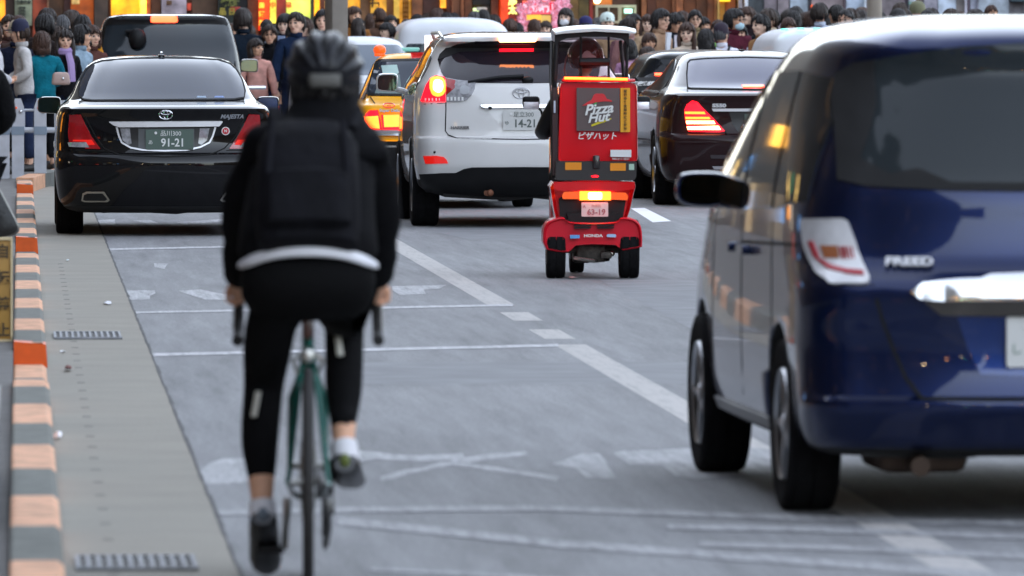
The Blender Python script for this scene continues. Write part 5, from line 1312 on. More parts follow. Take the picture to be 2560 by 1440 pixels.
def hair_mesh(kind):
    """over a head centred on the origin, face towards -y"""
    m = MB(); long_ = kind in ('long', 'bob')
    fr = {'short': .055, 'bob': .05, 'long': .05, 'fringe': .038, 'wavy': .05, 'crop': .062}.get(kind, .05)
    R_ = {'crop': 1.03, 'short': 1.10, 'fringe': 1.13, 'wavy': 1.16, 'bob': 1.14, 'long': 1.10}[kind]
    n, k = 26, 16; vs = []; keep = {}
    for i in range(k+1):
        t = math.pi*i/k
        for j in range(n):
            a = 2*math.pi*j/n; q = Vector((math.sin(t)*math.cos(a), math.sin(t)*math.sin(a), math.cos(t)))
            nz = mnoise.noise(q*(3.2 if kind != 'wavy' else 4.5)+Vector((len(kind), 0, 0)))*(.05 if kind != 'wavy' else .11)
            f = R_+nz
            p = Vector((q.x*.083*f, q.y*.100*f, q.z*.113*f+.002)); p += q*mnoise.noise(q*11+Vector((7, len(kind), 0)))*.009
            if long_ and p.z < 0 and not (p.y < -.045 and abs(p.x) < .07): p.x *= 1+min(.35, -p.z*3.0); 
            vs.append(p)
    fs = []
    for i in range(k):
        for j in range(n):
            ids = (i*n+j, i*n+(j+1) % n, (i+1)*n+(j+1) % n, (i+1)*n+j)
            c = sum((vs[x] for x in ids), Vector())/4
            hl = -.065 if not long_ else -.13
            side = c.y > -.035
            if c.z < hl: continue
            if not side and c.z < fr+.022*mnoise.noise(Vector((c.x*26, 3.1*len(kind), 0)))-(.018 if abs(c.x) > .045 else 0): continue
            if side and c.y < .0 and c.z < (-.02 if not long_ else -.13): continue
            if kind in ('short', 'crop', 'fringe', 'wavy') and abs(c.x) > .07 and c.y < .03 and c.z < .0: continue
            fs.append(ids)
    m.add(vs, fs, True)
    if kind == 'long':
        rings = []
        for z, w_, d in ((.02, .088, .062), (-.06, .094, .06), (-.14, .098, .052), (-.24, .105, .04), (-.34, .085, .03)):
            rings.append([(w_*math.cos(a), .045+(.01 if z > -.2 else .03)+d*math.sin(a), z) for a in [2*math.pi*j/18 for j in range(18)]])
        m.loft(rings)
        for sg in (-1, 1): m.tube([(sg*.082, -.02, .03), (sg*.088, -.03, -.08), (sg*.080, -.035, -.18), (sg*.07, -.03, -.28)], [.02, .026, .026, .012], 8)
    if kind == 'bob':
        for sg in (-1, 1): m.tube([(sg*.080, -.01, .03), (sg*.088, -.012, -.06), (sg*.078, -.018, -.125)], [.02, .028, .018], 8)
        m.loft([[(w_*math.cos(a), .04+d*math.sin(a), z) for a in [2*math.pi*j/16 for j in range(16)]] for z, w_, d in ((.0, .088, .062), (-.08, .092, .06), (-.14, .082, .05))])
    rr = random.Random(len(kind)*7+3)
    for q in range(64 if kind != 'crop' else 24):
        a = rr.uniform(0, 2*math.pi); front = math.sin(a) < -.25
        zend = (fr-.004+rr.uniform(-.03, .012)) if front else ((-.05+rr.uniform(-.035, .01)) if not long_ else -.10)
        if front and abs(math.cos(a)) > .6: zend -= .02
        t0 = rr.uniform(.05, .7); t1 = math.acos(max(-1, min(1, zend/.118))); rd = rr.uniform(1.10, 1.2) if kind != 'crop' else 1.05
        pts = []
        for j in range(5):
            t = t0+(t1-t0)*j/4; f = rd+(.03 if j == 4 else 0); aa = a+rr.uniform(-.06, .06)+.25*j/4*(1 if q % 2 else -1)*.4
            pts.append((math.sin(t)*math.cos(aa)*.083*f, math.sin(t)*math.sin(aa)*.100*f, math.cos(t)*.113*f+.002))
        m.tube(pts, [.004, .012, .013, .010, .002], 5, sq=.6)
    me = m.mesh('hair', M_HAIR, auto=False)
    o = link('h', me); md = o.modifiers.new('s', 'SOLIDIFY'); md.thickness = .012; md.offset = -1
    r = evaluated(o); drop(o); r.polygons.foreach_set('use_smooth', [True]*len(r.polygons)); r.transform(Matrix.Scale(1.09, 4)); return r
def cap_mesh():
    m = MB(); m.lathe([(.092, -.012), (.096, .03), (.088, .075), (.06, .108), (.02, .12), (.001, .122)], (0, .004, .028), 'z', 24)
    v = []
    for k in range(9):
        a = math.pi*(1+k/8); v.append((.075*math.cos(a), -.05+.13*math.sin(a)))
    m.prism(v, .026, .036, 'xy'); m.ball((0, .004, .15), (.008, .008, .006))
    return m
CROWD = {}
def kit():
    for k in ('man', 'woman', 'camera', 'folded'):
        for ti, tt in enumerate((0, 32, -32)): CROWD['b_%s%d' % (k, ti)] = crowd_body(k, R(tt))
        CROWD['t_'+k] = crowd_top(k)
    CROWD['t_coat'] = crowd_top('coat')
    CROWD['legs'] = crowd_legs(); CROWD['shoes'] = shoe_mesh(); CROWD['legs'].materials.append(M_TROU)
    for h in ('short', 'fringe', 'wavy', 'crop', 'bob', 'long'): CROWD['h_'+h] = hair_mesh(h)
    CROWD['cap'] = cap_mesh().mesh('cap', M_TROU)
    m = MB(); m.lathe([(.096, -.02), (.102, .02), (.092, .08), (.06, .118), (.02, .13), (.001, .131)], (0, .002, .02), 'z', 24); CROWD['knit'] = m.mesh('knit_cap', M_TROU)
    m = MB(); m.ball((0, -.062, -.055), (.060, .050, .050), 14, 10); CROWD['mask'] = m.mesh('face_mask', M_WHITEP)
    m = MB()
    for sg in (-1, 1):
        m.tube([(sg*.033+.024*math.cos(a), -.103, .008+.018*math.sin(a)) for a in [k*.52 for k in range(12)]], .0022, 5, True)
        m.tube([(sg*.057, -.100, .010), (sg*.083, .0, .012)], .003, 5)
    m.tube([(-.010, -.105, .01), (.010, -.105, .01)], .003, 5); CROWD['glasses'] = m.mesh('glasses', M_TRIM)
    m = MB(); m.lathe([(.070, 1.40), (.105, 1.425), (.112, 1.465), (.09, 1.50), (.066, 1.49)], n=18); m.tube([(-.03, -.11, 1.43), (-.035, -.155, 1.30), (-.03, -.16, 1.08)], [.05, .055, .05], 8, sq=.5); CROWD['scarf'] = m.mesh('scarf', M_WHITEP)
    m = MB(); m.prism([(-.045, 1.45), (.045, 1.45), (.03, 1.15), (-.03, 1.15)], -.150, -.128); CROWD['shirt'] = m.mesh('shirt_front', M_WHITEP)
    m = MB()
    for sg in (-1, 1): m.tube([(sg*.10, -.13, 1.28), (sg*.11, -.05, 1.43), (sg*.105, .07, 1.44), (sg*.06, .138, 1.30), (-sg*.03, .142, 1.16)], .016, 6, sq=.5)
    CROWD['braces'] = m.mesh('braces', M_TRIM)
kit()
for _k in ('cap', 'knit', 'mask', 'glasses'): CROWD[_k].transform(Matrix.Scale(1.10, 4))
def omat(o, *ms):
    """materials on the object, so the mesh stays shared"""
    while len(o.data.materials) < len(ms): o.data.materials.append(ms[0])
    for i, m in enumerate(ms):
        o.material_slots[i].link = 'OBJECT'; o.material_slots[i].material = m
_n = [0]
def person(lab, loc, H, rot, pose='man', hair='short', hmat=None, top='#17171b', legs=None, skin_=None, extras=(), group='people in the crowd'):
    """rot in degrees: 0 faces the camera"""
    k = H/1.70; i = _n[0]; _n[0] += 1
    ti = (0, 1, 0, 2, 1, 2)[i % 6]; tr = R((0, 32, -32)[ti])
    b = link('person', CROWD['b_%s%d' % ('man' if pose == 'coat' else pose, ti)]); b.location = loc; b.rotation_euler = (0, 0, R(rot)); q_ = (1.0, .95, 1.05, .98, 1.07, .93, 1.02)[i % 7]; b.scale = (k*q_, k*q_, k); b.rotation_euler[1] = R((0, 2.5, -2, 1, -3, 0, 2)[i % 7]); b.rotation_euler[0] = R((0, -2, 2, 3, -1)[i % 5])
    tag(b, lab, 'person', group)
    omat(b, SKIN[skin_ if skin_ is not None else i % 3], M_EYE, M_LIP, M_BROW)
    j = link('jacket', CROWD['t_'+pose], b); omat(j, cloth(top))
    l = link('trousers', CROWD['legs'], b); omat(l, legs or (M_TROU, M_DENIM)[i % 2])
    link('shoes', CROWD['shoes'], b)
    hc = (0, -.012, 1.585)
    if hair:
        h = link('hair', CROWD['h_'+hair], b, loc=hc); h.rotation_euler = (0, 0, tr); omat(h, hmat if hmat not in (None, M_HAIR) else (M_HAIR, M_HAIR2, M_HAIR, M_HAIR3)[i % 4])
    for e in extras:
        nm, col = (e, None) if isinstance(e, str) else e
        if nm in ('cap', 'knit', 'mask', 'glasses'):
            o = link(CROWD[nm].name.split('.')[0], CROWD[nm], b, loc=hc); o.rotation_euler = (0, 0, tr)
        else: o = link({'shirt': 'shirt_front'}.get(nm, nm), CROWD[nm], b)
        if col: omat(o, mat('worn '+col, col, rough=.8, var=.08))
    return b
def crowd(rows):
    for r in rows:
        px, py, s_, rot, pose, hair, hm, top, ex, lab = r
        if px < 230 and s_ > 200: s_ = 200+(s_-200)*.42
        Y = F_PX/s_; X, z = at(px, py, Y)
        g0 = 0.0
        if Y > 118 or (Y > 125): g0 = .22
        if X < .6 and Y < 126: g0 = .09
        elif Y < 118: g0 = 0.0
        H = z-g0-.012
        hh = {'b': M_BROWN, 'g': M_GREYH}.get(hm, M_HAIR)
        child = H < 1.35
        person(lab, (X, Y, g0), max(1.0, min(1.95, H)), rot, pose, hair, hh, top, extras=ex)
# ---------------------------------------------------------------- the cyclist and the road bicycle
def sgnp(v, p): return math.copysign(abs(v)**p, v)
BX, BY = (765-50)/836+.004, 25.5
def cyclist():
    M_B = mat('black lycra', (.005, .005, .0055), rough=.8, spec=.08, bump=.25, bscale=30)
    M_J = mat('black jacket', (.005, .005, .006), rough=.8, spec=.08, var=.25, vscale=9, bump=.35, bscale=22)
    # body: one skin surface, hips as its root
    J = [(0, .22, .95, .085, .07), (.005, .30, 1.10, .11, .08), (.015, .40, 1.26, .13, .09), (.03, .455, 1.345, .10, .07), (.04, .49, 1.42, .056, .054), (.05, .52, 1.47, .054, .054)]
    E = [(0, 1), (1, 2), (2, 3), (3, 4), (4, 5)]
    arms = {}
    for sg in (-1, 1):
        n = len(J); arm = [(sg*.165+.02, .46, 1.33, .050), (sg*.215+.012, .60, 1.13, .042), (sg*.222, .76, .945, .030), (sg*.212, .82, .90, .030)]
        J += arm; E += [(3, n), (n, n+1), (n+1, n+2), (n+2, n+3)]
    LL = [(-.105, .25, .90, .055), (-.135, .46, .615, .048), (-.145, .40, .44, .048), (-.140, .335, .27, .036), (-.135, .31, .205, .036), (-.130, .42, .12, .032)]
    RL = [(.095, .27, .90, .055), (.112, .64, .79, .046), (.105, .53, .60, .046), (.108, .40, .445, .036), (.115, .37, .385, .036), (.125, .49, .355, .032)]
    for leg in (LL, RL):
        n = len(J); J += leg; E += [(0, n)]+[(n+i, n+i+1) for i in range(5)]
    mb = MB(); mb.addmesh(skin('c', J, E, 1))
    hc = Vector((.052, .555, 1.530))
    t = MB(); head_into(t, (0, 0, 0)); Rz = Matrix.Rotation(R(180), 3, 'Z')
    mb.add([Rz @ Vector(v)+hc for v in t.v], t.f, True)
    mb.tube([(0, .20, .93), (.005, .30, 1.10), (.015, .40, 1.26), (.03, .455, 1.345), (.04, .49, 1.42), (.05, .52, 1.50)], [.07, .08, .085, .07, .052, .05], 14)
    for sg in (-1, 1):
        mb.tube([(.03, .455, 1.335), (sg*.165+.02, .46, 1.33), (sg*.215+.012, .60, 1.13), (sg*.222, .76, .945), (sg*.212, .84, .895)], [.05, .05, .040, .030, .030], 12)
    for leg in (LL, RL): mb.tube([(0, .23, .93)]+[q[:3] for q in leg[:3]], [.05, .055, .045, .045], 12)
    for leg in (LL, RL):
        P_ = [Vector(q[:3]) for q in leg]; mb.tube([P_[2], P_[3]+(P_[2]-P_[3])*.4, P_[3], P_[4], P_[5]], [.050, .042, .034, .036, .028], 12)
    # palms
    for sg in (-1, 1): mb.ball((sg*.212, .865, .885), (.026, .048, .038), 10, 8)
    me = remesh(mb, .010, 'person_body', 2)
    me.materials.clear(); me.materials.append(SKIN[1]); me.materials.append(M_EYE); me.materials.append(M_LIP); me.materials.append(M_B)
    for p in me.polygons:
        p.use_smooth = True; c = p.center
        if .49 < c.z < 1.40 and c.y < .74 and not (c.z < .6 and c.x > .04 and c.y < .45 and c.z < .5): p.material_index = 3
        c = p.center-hc
        if c.y > .06 and abs(c.z) < .1:
            if .014 < abs(c.x) < .05 and -.004 < c.z < .014: p.material_index = 1
            if abs(c.x) < .026 and -.066 < c.z < -.05: p.material_index = 2
    b = link('person', me); b.location = (BX, BY, 0); b.rotation_euler = (0, 0, R(-1.9))
    tag(b, 'cyclist in black with a ridged black helmet, riding away from the camera', 'person')
    # fingers wrapped round the hoods
    for sg in (-1, 1):
        m = MB()
        for k in range(4):
            y = .850+k*.019; L = (.9, 1, .97, .8)[k]
            m.tube([(sg*.236, y, .905), (sg*.247, y+.006, .888*1.0), (sg*.246, y+.008, .872-.012*L), (sg*.225, y+.006, .855-.004*L), (sg*.208, y+.002, .858)], [.0105, .010, .0095, .009, .0075], 7)
        m.tube([(sg*.200, .835, .905), (sg*.188, .862, .900), (sg*.184, .885, .884), (sg*.194, .90, .868)], [.013, .012, .0105, .009], 7)
        m.ball((sg*.222, .872, .895), (.028, .042, .026), 10, 7)
        m.build('hand', SKIN[1], b)
    # clothes
    J = [(0, .195, 1.02, .215, .135), (.004, .29, 1.12, .195, .13), (.014, .385, 1.25, .195, .135), (.028, .445, 1.345, .155, .11), (.04, .485, 1.42, .100, .10)]
    E = [(0, 1), (1, 2), (2, 3), (3, 4)]
    for sg in (-1, 1):
        n = len(J); arm = [(sg*.160+.02, .455, 1.345, .088), (sg*.190+.016, .53, 1.24, .080), (sg*.208+.012, .60, 1.12, .070), (sg*.214+.006, .70, 1.01, .058), (sg*.216, .795, .915, .044)]
        J += arm; E += [(3, n)]+[(n+i, n+i+1) for i in range(4)]
    me = skin('jacket', J, E, 2)
    for v in me.vertices:
        p = v.co; d = mnoise.noise(Vector((p.x*7, p.y*7, p.z*12)))*.012+mnoise.noise(p*22)*.004
        v.co = p+v.normal*d
    mb = MB(); mb.addmesh(me)
    def oval(z, w_, d, y, x=0): return [(x+w_*sgnp(math.cos(a), .85), y+d*sgnp(math.sin(a), .85), z) for a in [2*math.pi*q/32 for q in range(32)]]
    mb.loft([oval(1.005, .200, .135, .212), oval(1.03, .212, .148, .215), oval(1.10, .205, .150, .255), oval(1.18, .196, .148, .315, .006), oval(1.27, .190, .140, .39, .015), oval(1.33, .165, .11, .44, .025)])
    # the hood bunched behind the neck
    mb.loft([oval(1.30, .215, .095, .42, .035), oval(1.345, .205, .115, .44, .037), oval(1.385, .170, .12, .465, .042), oval(1.415, .140, .115, .485, .046), oval(1.445, .120, .11, .51, .05), oval(1.475, .104, .10, .525, .052), oval(1.50, .098, .095, .54, .052)])
    j = mb.mesh('jacket', M_J, auto=False); j.polygons.foreach_set('use_smooth', [True]*len(j.polygons)); link('jacket', j, b)
    # white shirt hem showing under the jacket
    m = MB(); up = []; dn = []; cnt = 26
    for i in range(cnt+1):
        a = math.pi*(-.06+1.12*i/cnt); x = -.212*math.cos(a)*1.0; y = .215-.165*math.sin(a)
        z = 1.036-.050*(abs(math.cos(a))**2.4); th = .4+.6*min(1, math.sin(max(0, min(math.pi, a)))*1.8)
        up.append((x, y, z+.015*th)); dn.append((x*1.005, y-.008, z-.015*th))
    n = len(up); m.add(up+dn, [(i, i+1, n+i+1, n+i) for i in range(n-1)], True)
    hm = link('h', m.mesh('shirt_hem', mat('bright white cotton', (.80, .80, .84), rough=.8), auto=False)); md = hm.modifiers.new('s', 'SOLIDIFY'); md.thickness = .01; r = evaluated(hm); drop(hm); link('shirt_hem', r, b)
    # tights
    J = [(0, .20, 1.00, .170, .13), (0, .215, .93, .178, .140)]; E = [(0, 1)]
    for leg in (LL, RL):
        sg = -1 if leg is LL else 1
        a, k1, c1, an = leg[0], leg[1], leg[2], leg[3]
        mid = [(a[i]+k1[i])/2 for i in range(3)]
        pts = [(a[0], a[1], a[2]-.02, .104), (mid[0]+sg*.0, mid[1], mid[2], .084), (k1[0], k1[1], k1[2], .064), (c1[0]+sg*.004, c1[1], c1[2]-.0, .062), (c1[0]*.45+an[0]*.55, c1[1]*.45+an[1]*.55, c1[2]*.45+an[2]*.55, .047), (an[0], an[1], an[2]+.055, .037)]
        n = len(J); J += pts; E += [(1, n)]+[(n+i, n+i+1) for i in range(5)]
    tm = MB(); tm.addmesh(skin('tights', J, E, 2))
    tm.loft([oval(1.035, .190, .13, .225), oval(.99, .198, .140, .212), oval(.94, .204, .145, .208), oval(.89, .200, .140, .222), oval(.85, .178, .118, .245), oval(.82, .13, .08, .27)])
    me = tm.mesh('tights', M_B, auto=False); me.polygons.foreach_set('use_smooth', [True]*len(me.polygons)); link('tights', me, b)
    # reflective tabs on the calves
    for (x0, y0, z0), (x1, y1, z1) in (((-.151, .35, .60), (-.165, .335, .525)), ((.088, .50, .775), (.098, .47, .705))):
        m = MB(); m.tube([(x0, y0, z0), (x1, y1, z1)], .011, 8, sq=.6); m.build('reflective_tab', mat('reflective tape', (.55, .53, .46), rough=.4), b)
    # ankle socks and shoes
    for leg in (LL, RL):
        an, he, to = Vector(leg[3][:3]), Vector(leg[4][:3]), Vector(leg[5][:3])
        m = MB(); m.tube([an+Vector((0, 0, -.005)), an*.4+he*.6, he], [.041, .043, .045], 12); m.build('sock', mat('white sock', (.72, .71, .74), rough=.85), b)
        d = (to-he).normalized(); up_ = Vector((0, -d.z, d.y))
        J2 = []
        for f, w_, h_, dz in ((-.045, .030, .030, .0), (-.03, .042, .044, .004), (.03, .046, .046, .0), (.09, .047, .038, -.006), (.15, .050, .030, -.010), (.20, .042, .022, -.012), (.225, .022, .012, -.014)):
            c = he+d*f+up_*(dz-.018)
            J2.append([tuple(c+Vector((w_*math.cos(a_), 0, 0))+up_*(h_*math.sin(a_)*(1 if math.sin(a_) > 0 else .7))) for a_ in [2*math.pi*q/16 for q in range(16)]])
        m = MB(); m.loft(J2); sh = m.build('shoe', mat('cycling shoe', (.012, .012, .014), rough=.35, coat=.3), b)
        m = MB(); m.ball(tuple(he-d*.05-up_*.004), (.016, .012, .022)); m.build('heel_mark', mat('yellow green mark' if leg is RL else 'grey mark', hx('#5f6a2a') if leg is RL else hx('#6d7884'), rough=.5), sh)
    hr = link('hair', CROWD['h_short'].copy(), b, loc=tuple(hc+Vector((0, 0, -.004)))); hr.rotation_euler = (0, 0, R(180))
    # helmet
    hb = hc+Vector((0, -.012, .048)); m = MB()
    def ribs(q):
        a = math.atan2(q.z+.35, q.x); r_ = math.hypot(q.x, q.z+.35)
        w_ = (0.5+.5*math.cos(a*14))**1.2*min(1, r_*1.6)
        return 1.0+.085*(w_-.5)+(.02 if q.z > 0 else 0)
    t = MB(); t.ball((0, 0, 0), (.114, .145, .112), 72, 40, ribs)
    keepf = [f for f in t.f if sum(t.v[i][2] for i in f)/len(f) > -.052+(-.02 if sum(t.v[i][1] for i in f)/len(f) < -.04 else .02)]
    m.add([Vector(v)+hb for v in t.v], keepf, True)
    he_ = m.mesh('helmet', mat('helmet shell', (.007, .0075, .011), rough=.4, spec=.3, coat=.12, var=.4, vscale=10), auto=False)
    ho = link('h', he_); md = ho.modifiers.new('s', 'SOLIDIFY'); md.thickness = .014; r = evaluated(ho); drop(ho); ho = link('helmet', r, b)
    m = MB()
    for k in range(7):
        a = R(34+k*18.6); m.tube([(hb.x+math.cos(a)*.045, hb.y-.128, hb.z+.02+math.sin(a)*.045-.02), (hb.x+math.cos(a)*.085, hb.y-.10, hb.z+math.sin(a)*.082), (hb.x+math.cos(a)*.10, hb.y-.02, hb.z+.005+math.sin(a)*.103)], [.006, .011, .008], 6)
    m.build('vent', mat('helmet vent', (.004, .004, .005), rough=.8), ho)
    m = MB(); m.rbox((hb.x, hb.y-.135, hb.z-.035), (.10, .02, .045), .012, 3); m.build('retention_dial', mat('helmet grey', (.10, .095, .085), rough=.5), ho)
    # backpack
    bp = thing('backpack', 'black backpack with faint blue straps on the cyclist\'s back', 'backpack', (BX, BY, 0), R(-1.9))
    ax = Matrix.Rotation(R(-28), 3, 'X'); c0 = Vector((0, .175, 1.235))
    m = MB(); rings = []
    for z, w_, d, y in ((-.225, .12, .05, .01), (-.215, .150, .075, 0), (-.12, .158, .095, -.005), (.0, .155, .10, -.008), (.12, .150, .09, 0), (.19, .115, .06, .015), (.215, .08, .035, .03)):
        rings.append([tuple(ax @ Vector((w_*sgnp(math.cos(a), .6), y+d*sgnp(math.sin(a), .7), z))+c0) for a in [2*math.pi*q/28 for q in range(28)]])
    m.loft(rings); M_BP = mat('backpack cloth', (.005, .005, .007), rough=.75, spec=.12, var=.35, vscale=12, bump=.4, bscale=25); m.build('pack', M_BP, bp)
    m = MB(); rings = []
    for z, w_, d in ((-.19, .10, .02), (-.18, .128, .035), (-.02, .125, .04), (.0, .09, .02)):
        rings.append([tuple(ax @ Vector((w_*sgnp(math.cos(a), .6), -.09+d*sgnp(math.sin(a), .7), z))+c0) for a in [2*math.pi*q/24 for q in range(24)]])
    m.loft(rings); m.build('front_pocket', M_BP, bp)
    for sg in (-1, 1):
        m = MB(); m.tube([tuple(ax @ Vector((sg*.115, -.075, -.15))+c0), tuple(ax @ Vector((sg*.118, -.10, .0))+c0), tuple(ax @ Vector((sg*.105, -.085, .17))+c0)], .010, 6, sq=.5); m.build('side_strap', mat('pack strap', (.008, .008, .011), rough=.7, spec=.1), bp)
    m = MB(); M_FB = mat('faint blue', (.012, .022, .10), rough=.6); m.tube([(-.12, .29, 1.375), (-.08, .285, 1.40), (-.03, .29, 1.40)], .011, 6, sq=.5); m.build('blue_trim', M_FB, bp)
    m = MB(); m.tube([(.03, .29, 1.40), (.07, .285, 1.405), (.11, .29, 1.385)], .013, 6, sq=.5); m.build('blue_trim', M_FB, bp)
    for sg in (-1, 1):
        m = MB(); m.tube([(sg*.11+.02, .36, 1.40), (sg*.12+.02, .46, 1.455), (sg*.14+.02, .56, 1.38)], .022, 8, sq=.4); m.build('shoulder_strap', M_BP, bp)
    m = MB(); m.ball((.152, .20, 1.06), (.01, .008, .016)); m.build('buckle', mat('helmet grey', 0), bp)
cyclist()

def bicycle():
    t = thing('road_bicycle', 'road bicycle with a teal green frame under the cyclist', 'bicycle', (BX, BY, 0), R(-1.9))
    TE = paint('teal frame', hx('#0b574c'), rough=.3); SI = mat('bike silver', (.5, .5, .48), rough=.3, metal=.9); BKm = M_TRIM
    PALE = mat('pale frame lacquer', hx('#8fa9a4'), rough=.25, coat=.8)
    for y, nm in ((0, 0), (.985, 1)):
        m = MB(); m.lathe([(.318, -.011), (.330, -.0165), (.340, -.012), (.3445, 0), (.340, .012), (.330, .0165), (.318, .011)], (0, y, .344), 'x', 64)
        wh = m.build('wheel', mat('bike tyre', (.016, .0145, .014), rough=.7), t)
        m = MB(); m.lathe([(.316, -.008), (.300, -.009), (.298, 0), (.300, .009), (.316, .008)], (0, y, .344), 'x', 64); m.build('rim', mat('bike rim', (.04, .04, .042), rough=.3, metal=.8), wh)
        m = MB()
        for k in range(20):
            a = 2*math.pi*k/20; sg = 1 if k % 2 else -1
            m.tube([(sg*.026, y+.02*math.cos(a+.9), .344+.02*math.sin(a+.9)), (0, y+.302*math.cos(a), .344+.302*math.sin(a))], .0012, 4)
        m.tube([(-.05, y, .344), (.05, y, .344)], .013, 10); m.build('spokes', SI, wh)
    bb = (0, .41, .27); st = (0, .265, .78); hd = (0, .80, .80); hl = (0, .83, .66)
    m = MB(); m.tube([bb, st], .0155, 12); m.tube([st, hd], .0145, 12); m.tube([bb, hl], .019, 12); m.tube([(0, .79, .83), hl], .019, 12)
    m.build('frame', TE, t)
    for sg in (-1, 1):
        m = MB(); m.tube([(sg*.010, .28, .735), (sg*.030, .16, .60), (sg*.058, .02, .36), (sg*.062, 0, .344)], [.009, .009, .008, .008], 8); m.build('seat_stay', TE, t)
        m = MB(); m.tube([(sg*.02, .38, .275), (sg*.048, .2, .30), (sg*.062, 0, .344)], [.010, .009, .009], 8); m.build('chain_stay', PALE, t)
        m = MB(); m.tube([(sg*.018, .835, .64), (sg*.050, .86, .56), (sg*.056, .985, .344)], [.013, .012, .009], 8); m.build('fork_blade', TE, t)
    m = MB(); m.tube([st, (0, .232, .865)], .0135, 10); m.build('seat_post', SI, t)
    m = MB(); rings = []
    for y, w_, h_, z in ((.13, .055, .012, .905), (.15, .074, .02, .902), (.22, .062, .022, .896), (.30, .030, .018, .898), (.40, .020, .014, .893), (.415, .010, .008, .89)):
        rings.append([(w_*math.cos(a), y, z+h_*math.sin(a)) for a in [2*math.pi*q/16 for q in range(16)]])
    m.loft(rings); sd_ = m.build('saddle', mat('saddle black', (.008, .008, .008), rough=.7, spec=.1), t)
    m = MB()
    for sg in (-1, 1): m.tube([(sg*.02, .15, .885), (sg*.022, .25, .868), (sg*.01, .38, .882)], .0035, 6)
    m.build('saddle_rails', SI, sd_)
    # rear brake and lamp, small bright bits round the stays
    m = MB(); m.tube([(-.03, .22, .66), (-.045, .20, .70), (0, .21, .735), (.045, .20, .70), (.03, .22, .66)], .008, 8); m.rbox((0, .19, .715), (.03, .03, .04), .006); m.build('rear_brake', SI, t)
    m = MB(); m.rbox((0, .215, .80), (.035, .03, .07), .01); m.build('rear_reflector', mat('dark reflector', (.05, .02, .015), rough=.3), t)
    # handlebar: drops, hoods, levers, tape
    m = MB()
    for sg in (-1, 1):
        m.tube([(0, .86, .885), (sg*.14, .86, .885), (sg*.195, .87, .888), (sg*.208, .93, .885), (sg*.212, .975, .855), (sg*.214, .985, .80), (sg*.216, .95, .755), (sg*.216, .88, .742), (sg*.217, .80, .738)], [.013, .015, .015, .015, .015, .0155, .0155, .0165, .018], 10)
    m.tube([(0, .86, .885), (0, .79, .845)], .016, 10); m.build('handlebar', mat('bar tape', (.014, .013, .013), rough=.8), t)
    for sg in (-1, 1):
        m = MB(); m.rbox((sg*.211, .955, .895), (.034, .09, .05), .013, 3); hd_ = m.build('brake_hood', BKm, t)
        m = MB(); m.tube([(sg*.216, .985, .90), (sg*.222, 1.02, .86), (sg*.224, 1.00, .80), (sg*.228, .99, .765)], [.012, .011, .009, .008], 8, sq=.6); m.build('brake_lever', SI, hd_)
    # drive train on the right
    m = MB(); m.lathe([(.03, -.003), (.105, -.003), (.108, 0), (.105, .003), (.03, .003)], (.045, .41, .27), 'x', 40); m.build('chainring', mat('dark steel', (.12, .12, .12), rough=.4, metal=.9), t)
    m = MB(); m.lathe([(.045, -.014), (.047, -.01), (.036, -.004), (.032, .004), (.026, .012)], (.036, 0, .344), 'x', 24); m.build('cassette', mat('dark steel', 0), t)
    m = MB(); m.tube([(.045, .40, .376), (.045, 0, .39)], .005, 6); m.tube([(.045, .40, .164), (.05, .02, .225)], .005, 6); m.build('chain', mat('dark steel', 0), t)
    m = MB(); m.rbox((.060, -.01, .275), (.04, .05, .06), .01); m.tube([(.055, -.01, .29), (.058, .03, .21), (.052, .05, .15)], [.012, .014, .01], 8)
    m.lathe([(.022, -.004), (.026, 0), (.022, .004)], (.05, .045, .16), 'x', 14); m.lathe([(.020, -.004), (.024, 0), (.020, .004)], (.05, .01, .255), 'x', 14); m.build('rear_derailleur', mat('dark steel', 0), t)
    for sg, (py, pz) in ((-1, (.335, .125)), (1, (.485, .385))):
        m = MB(); m.tube([(sg*.062, .41, .27), (sg*.068, (.41+py)/2, (.27+pz)/2), (sg*.072, py, pz)], [.014, .011, .011], 8); cr = m.build('crank_arm', SI if sg < 0 else BKm, t)
        m = MB(); m.rbox((sg*.115, py, pz-.004), (.085, .065, .02), .006); m.build('pedal', BKm, cr)
bicycle()

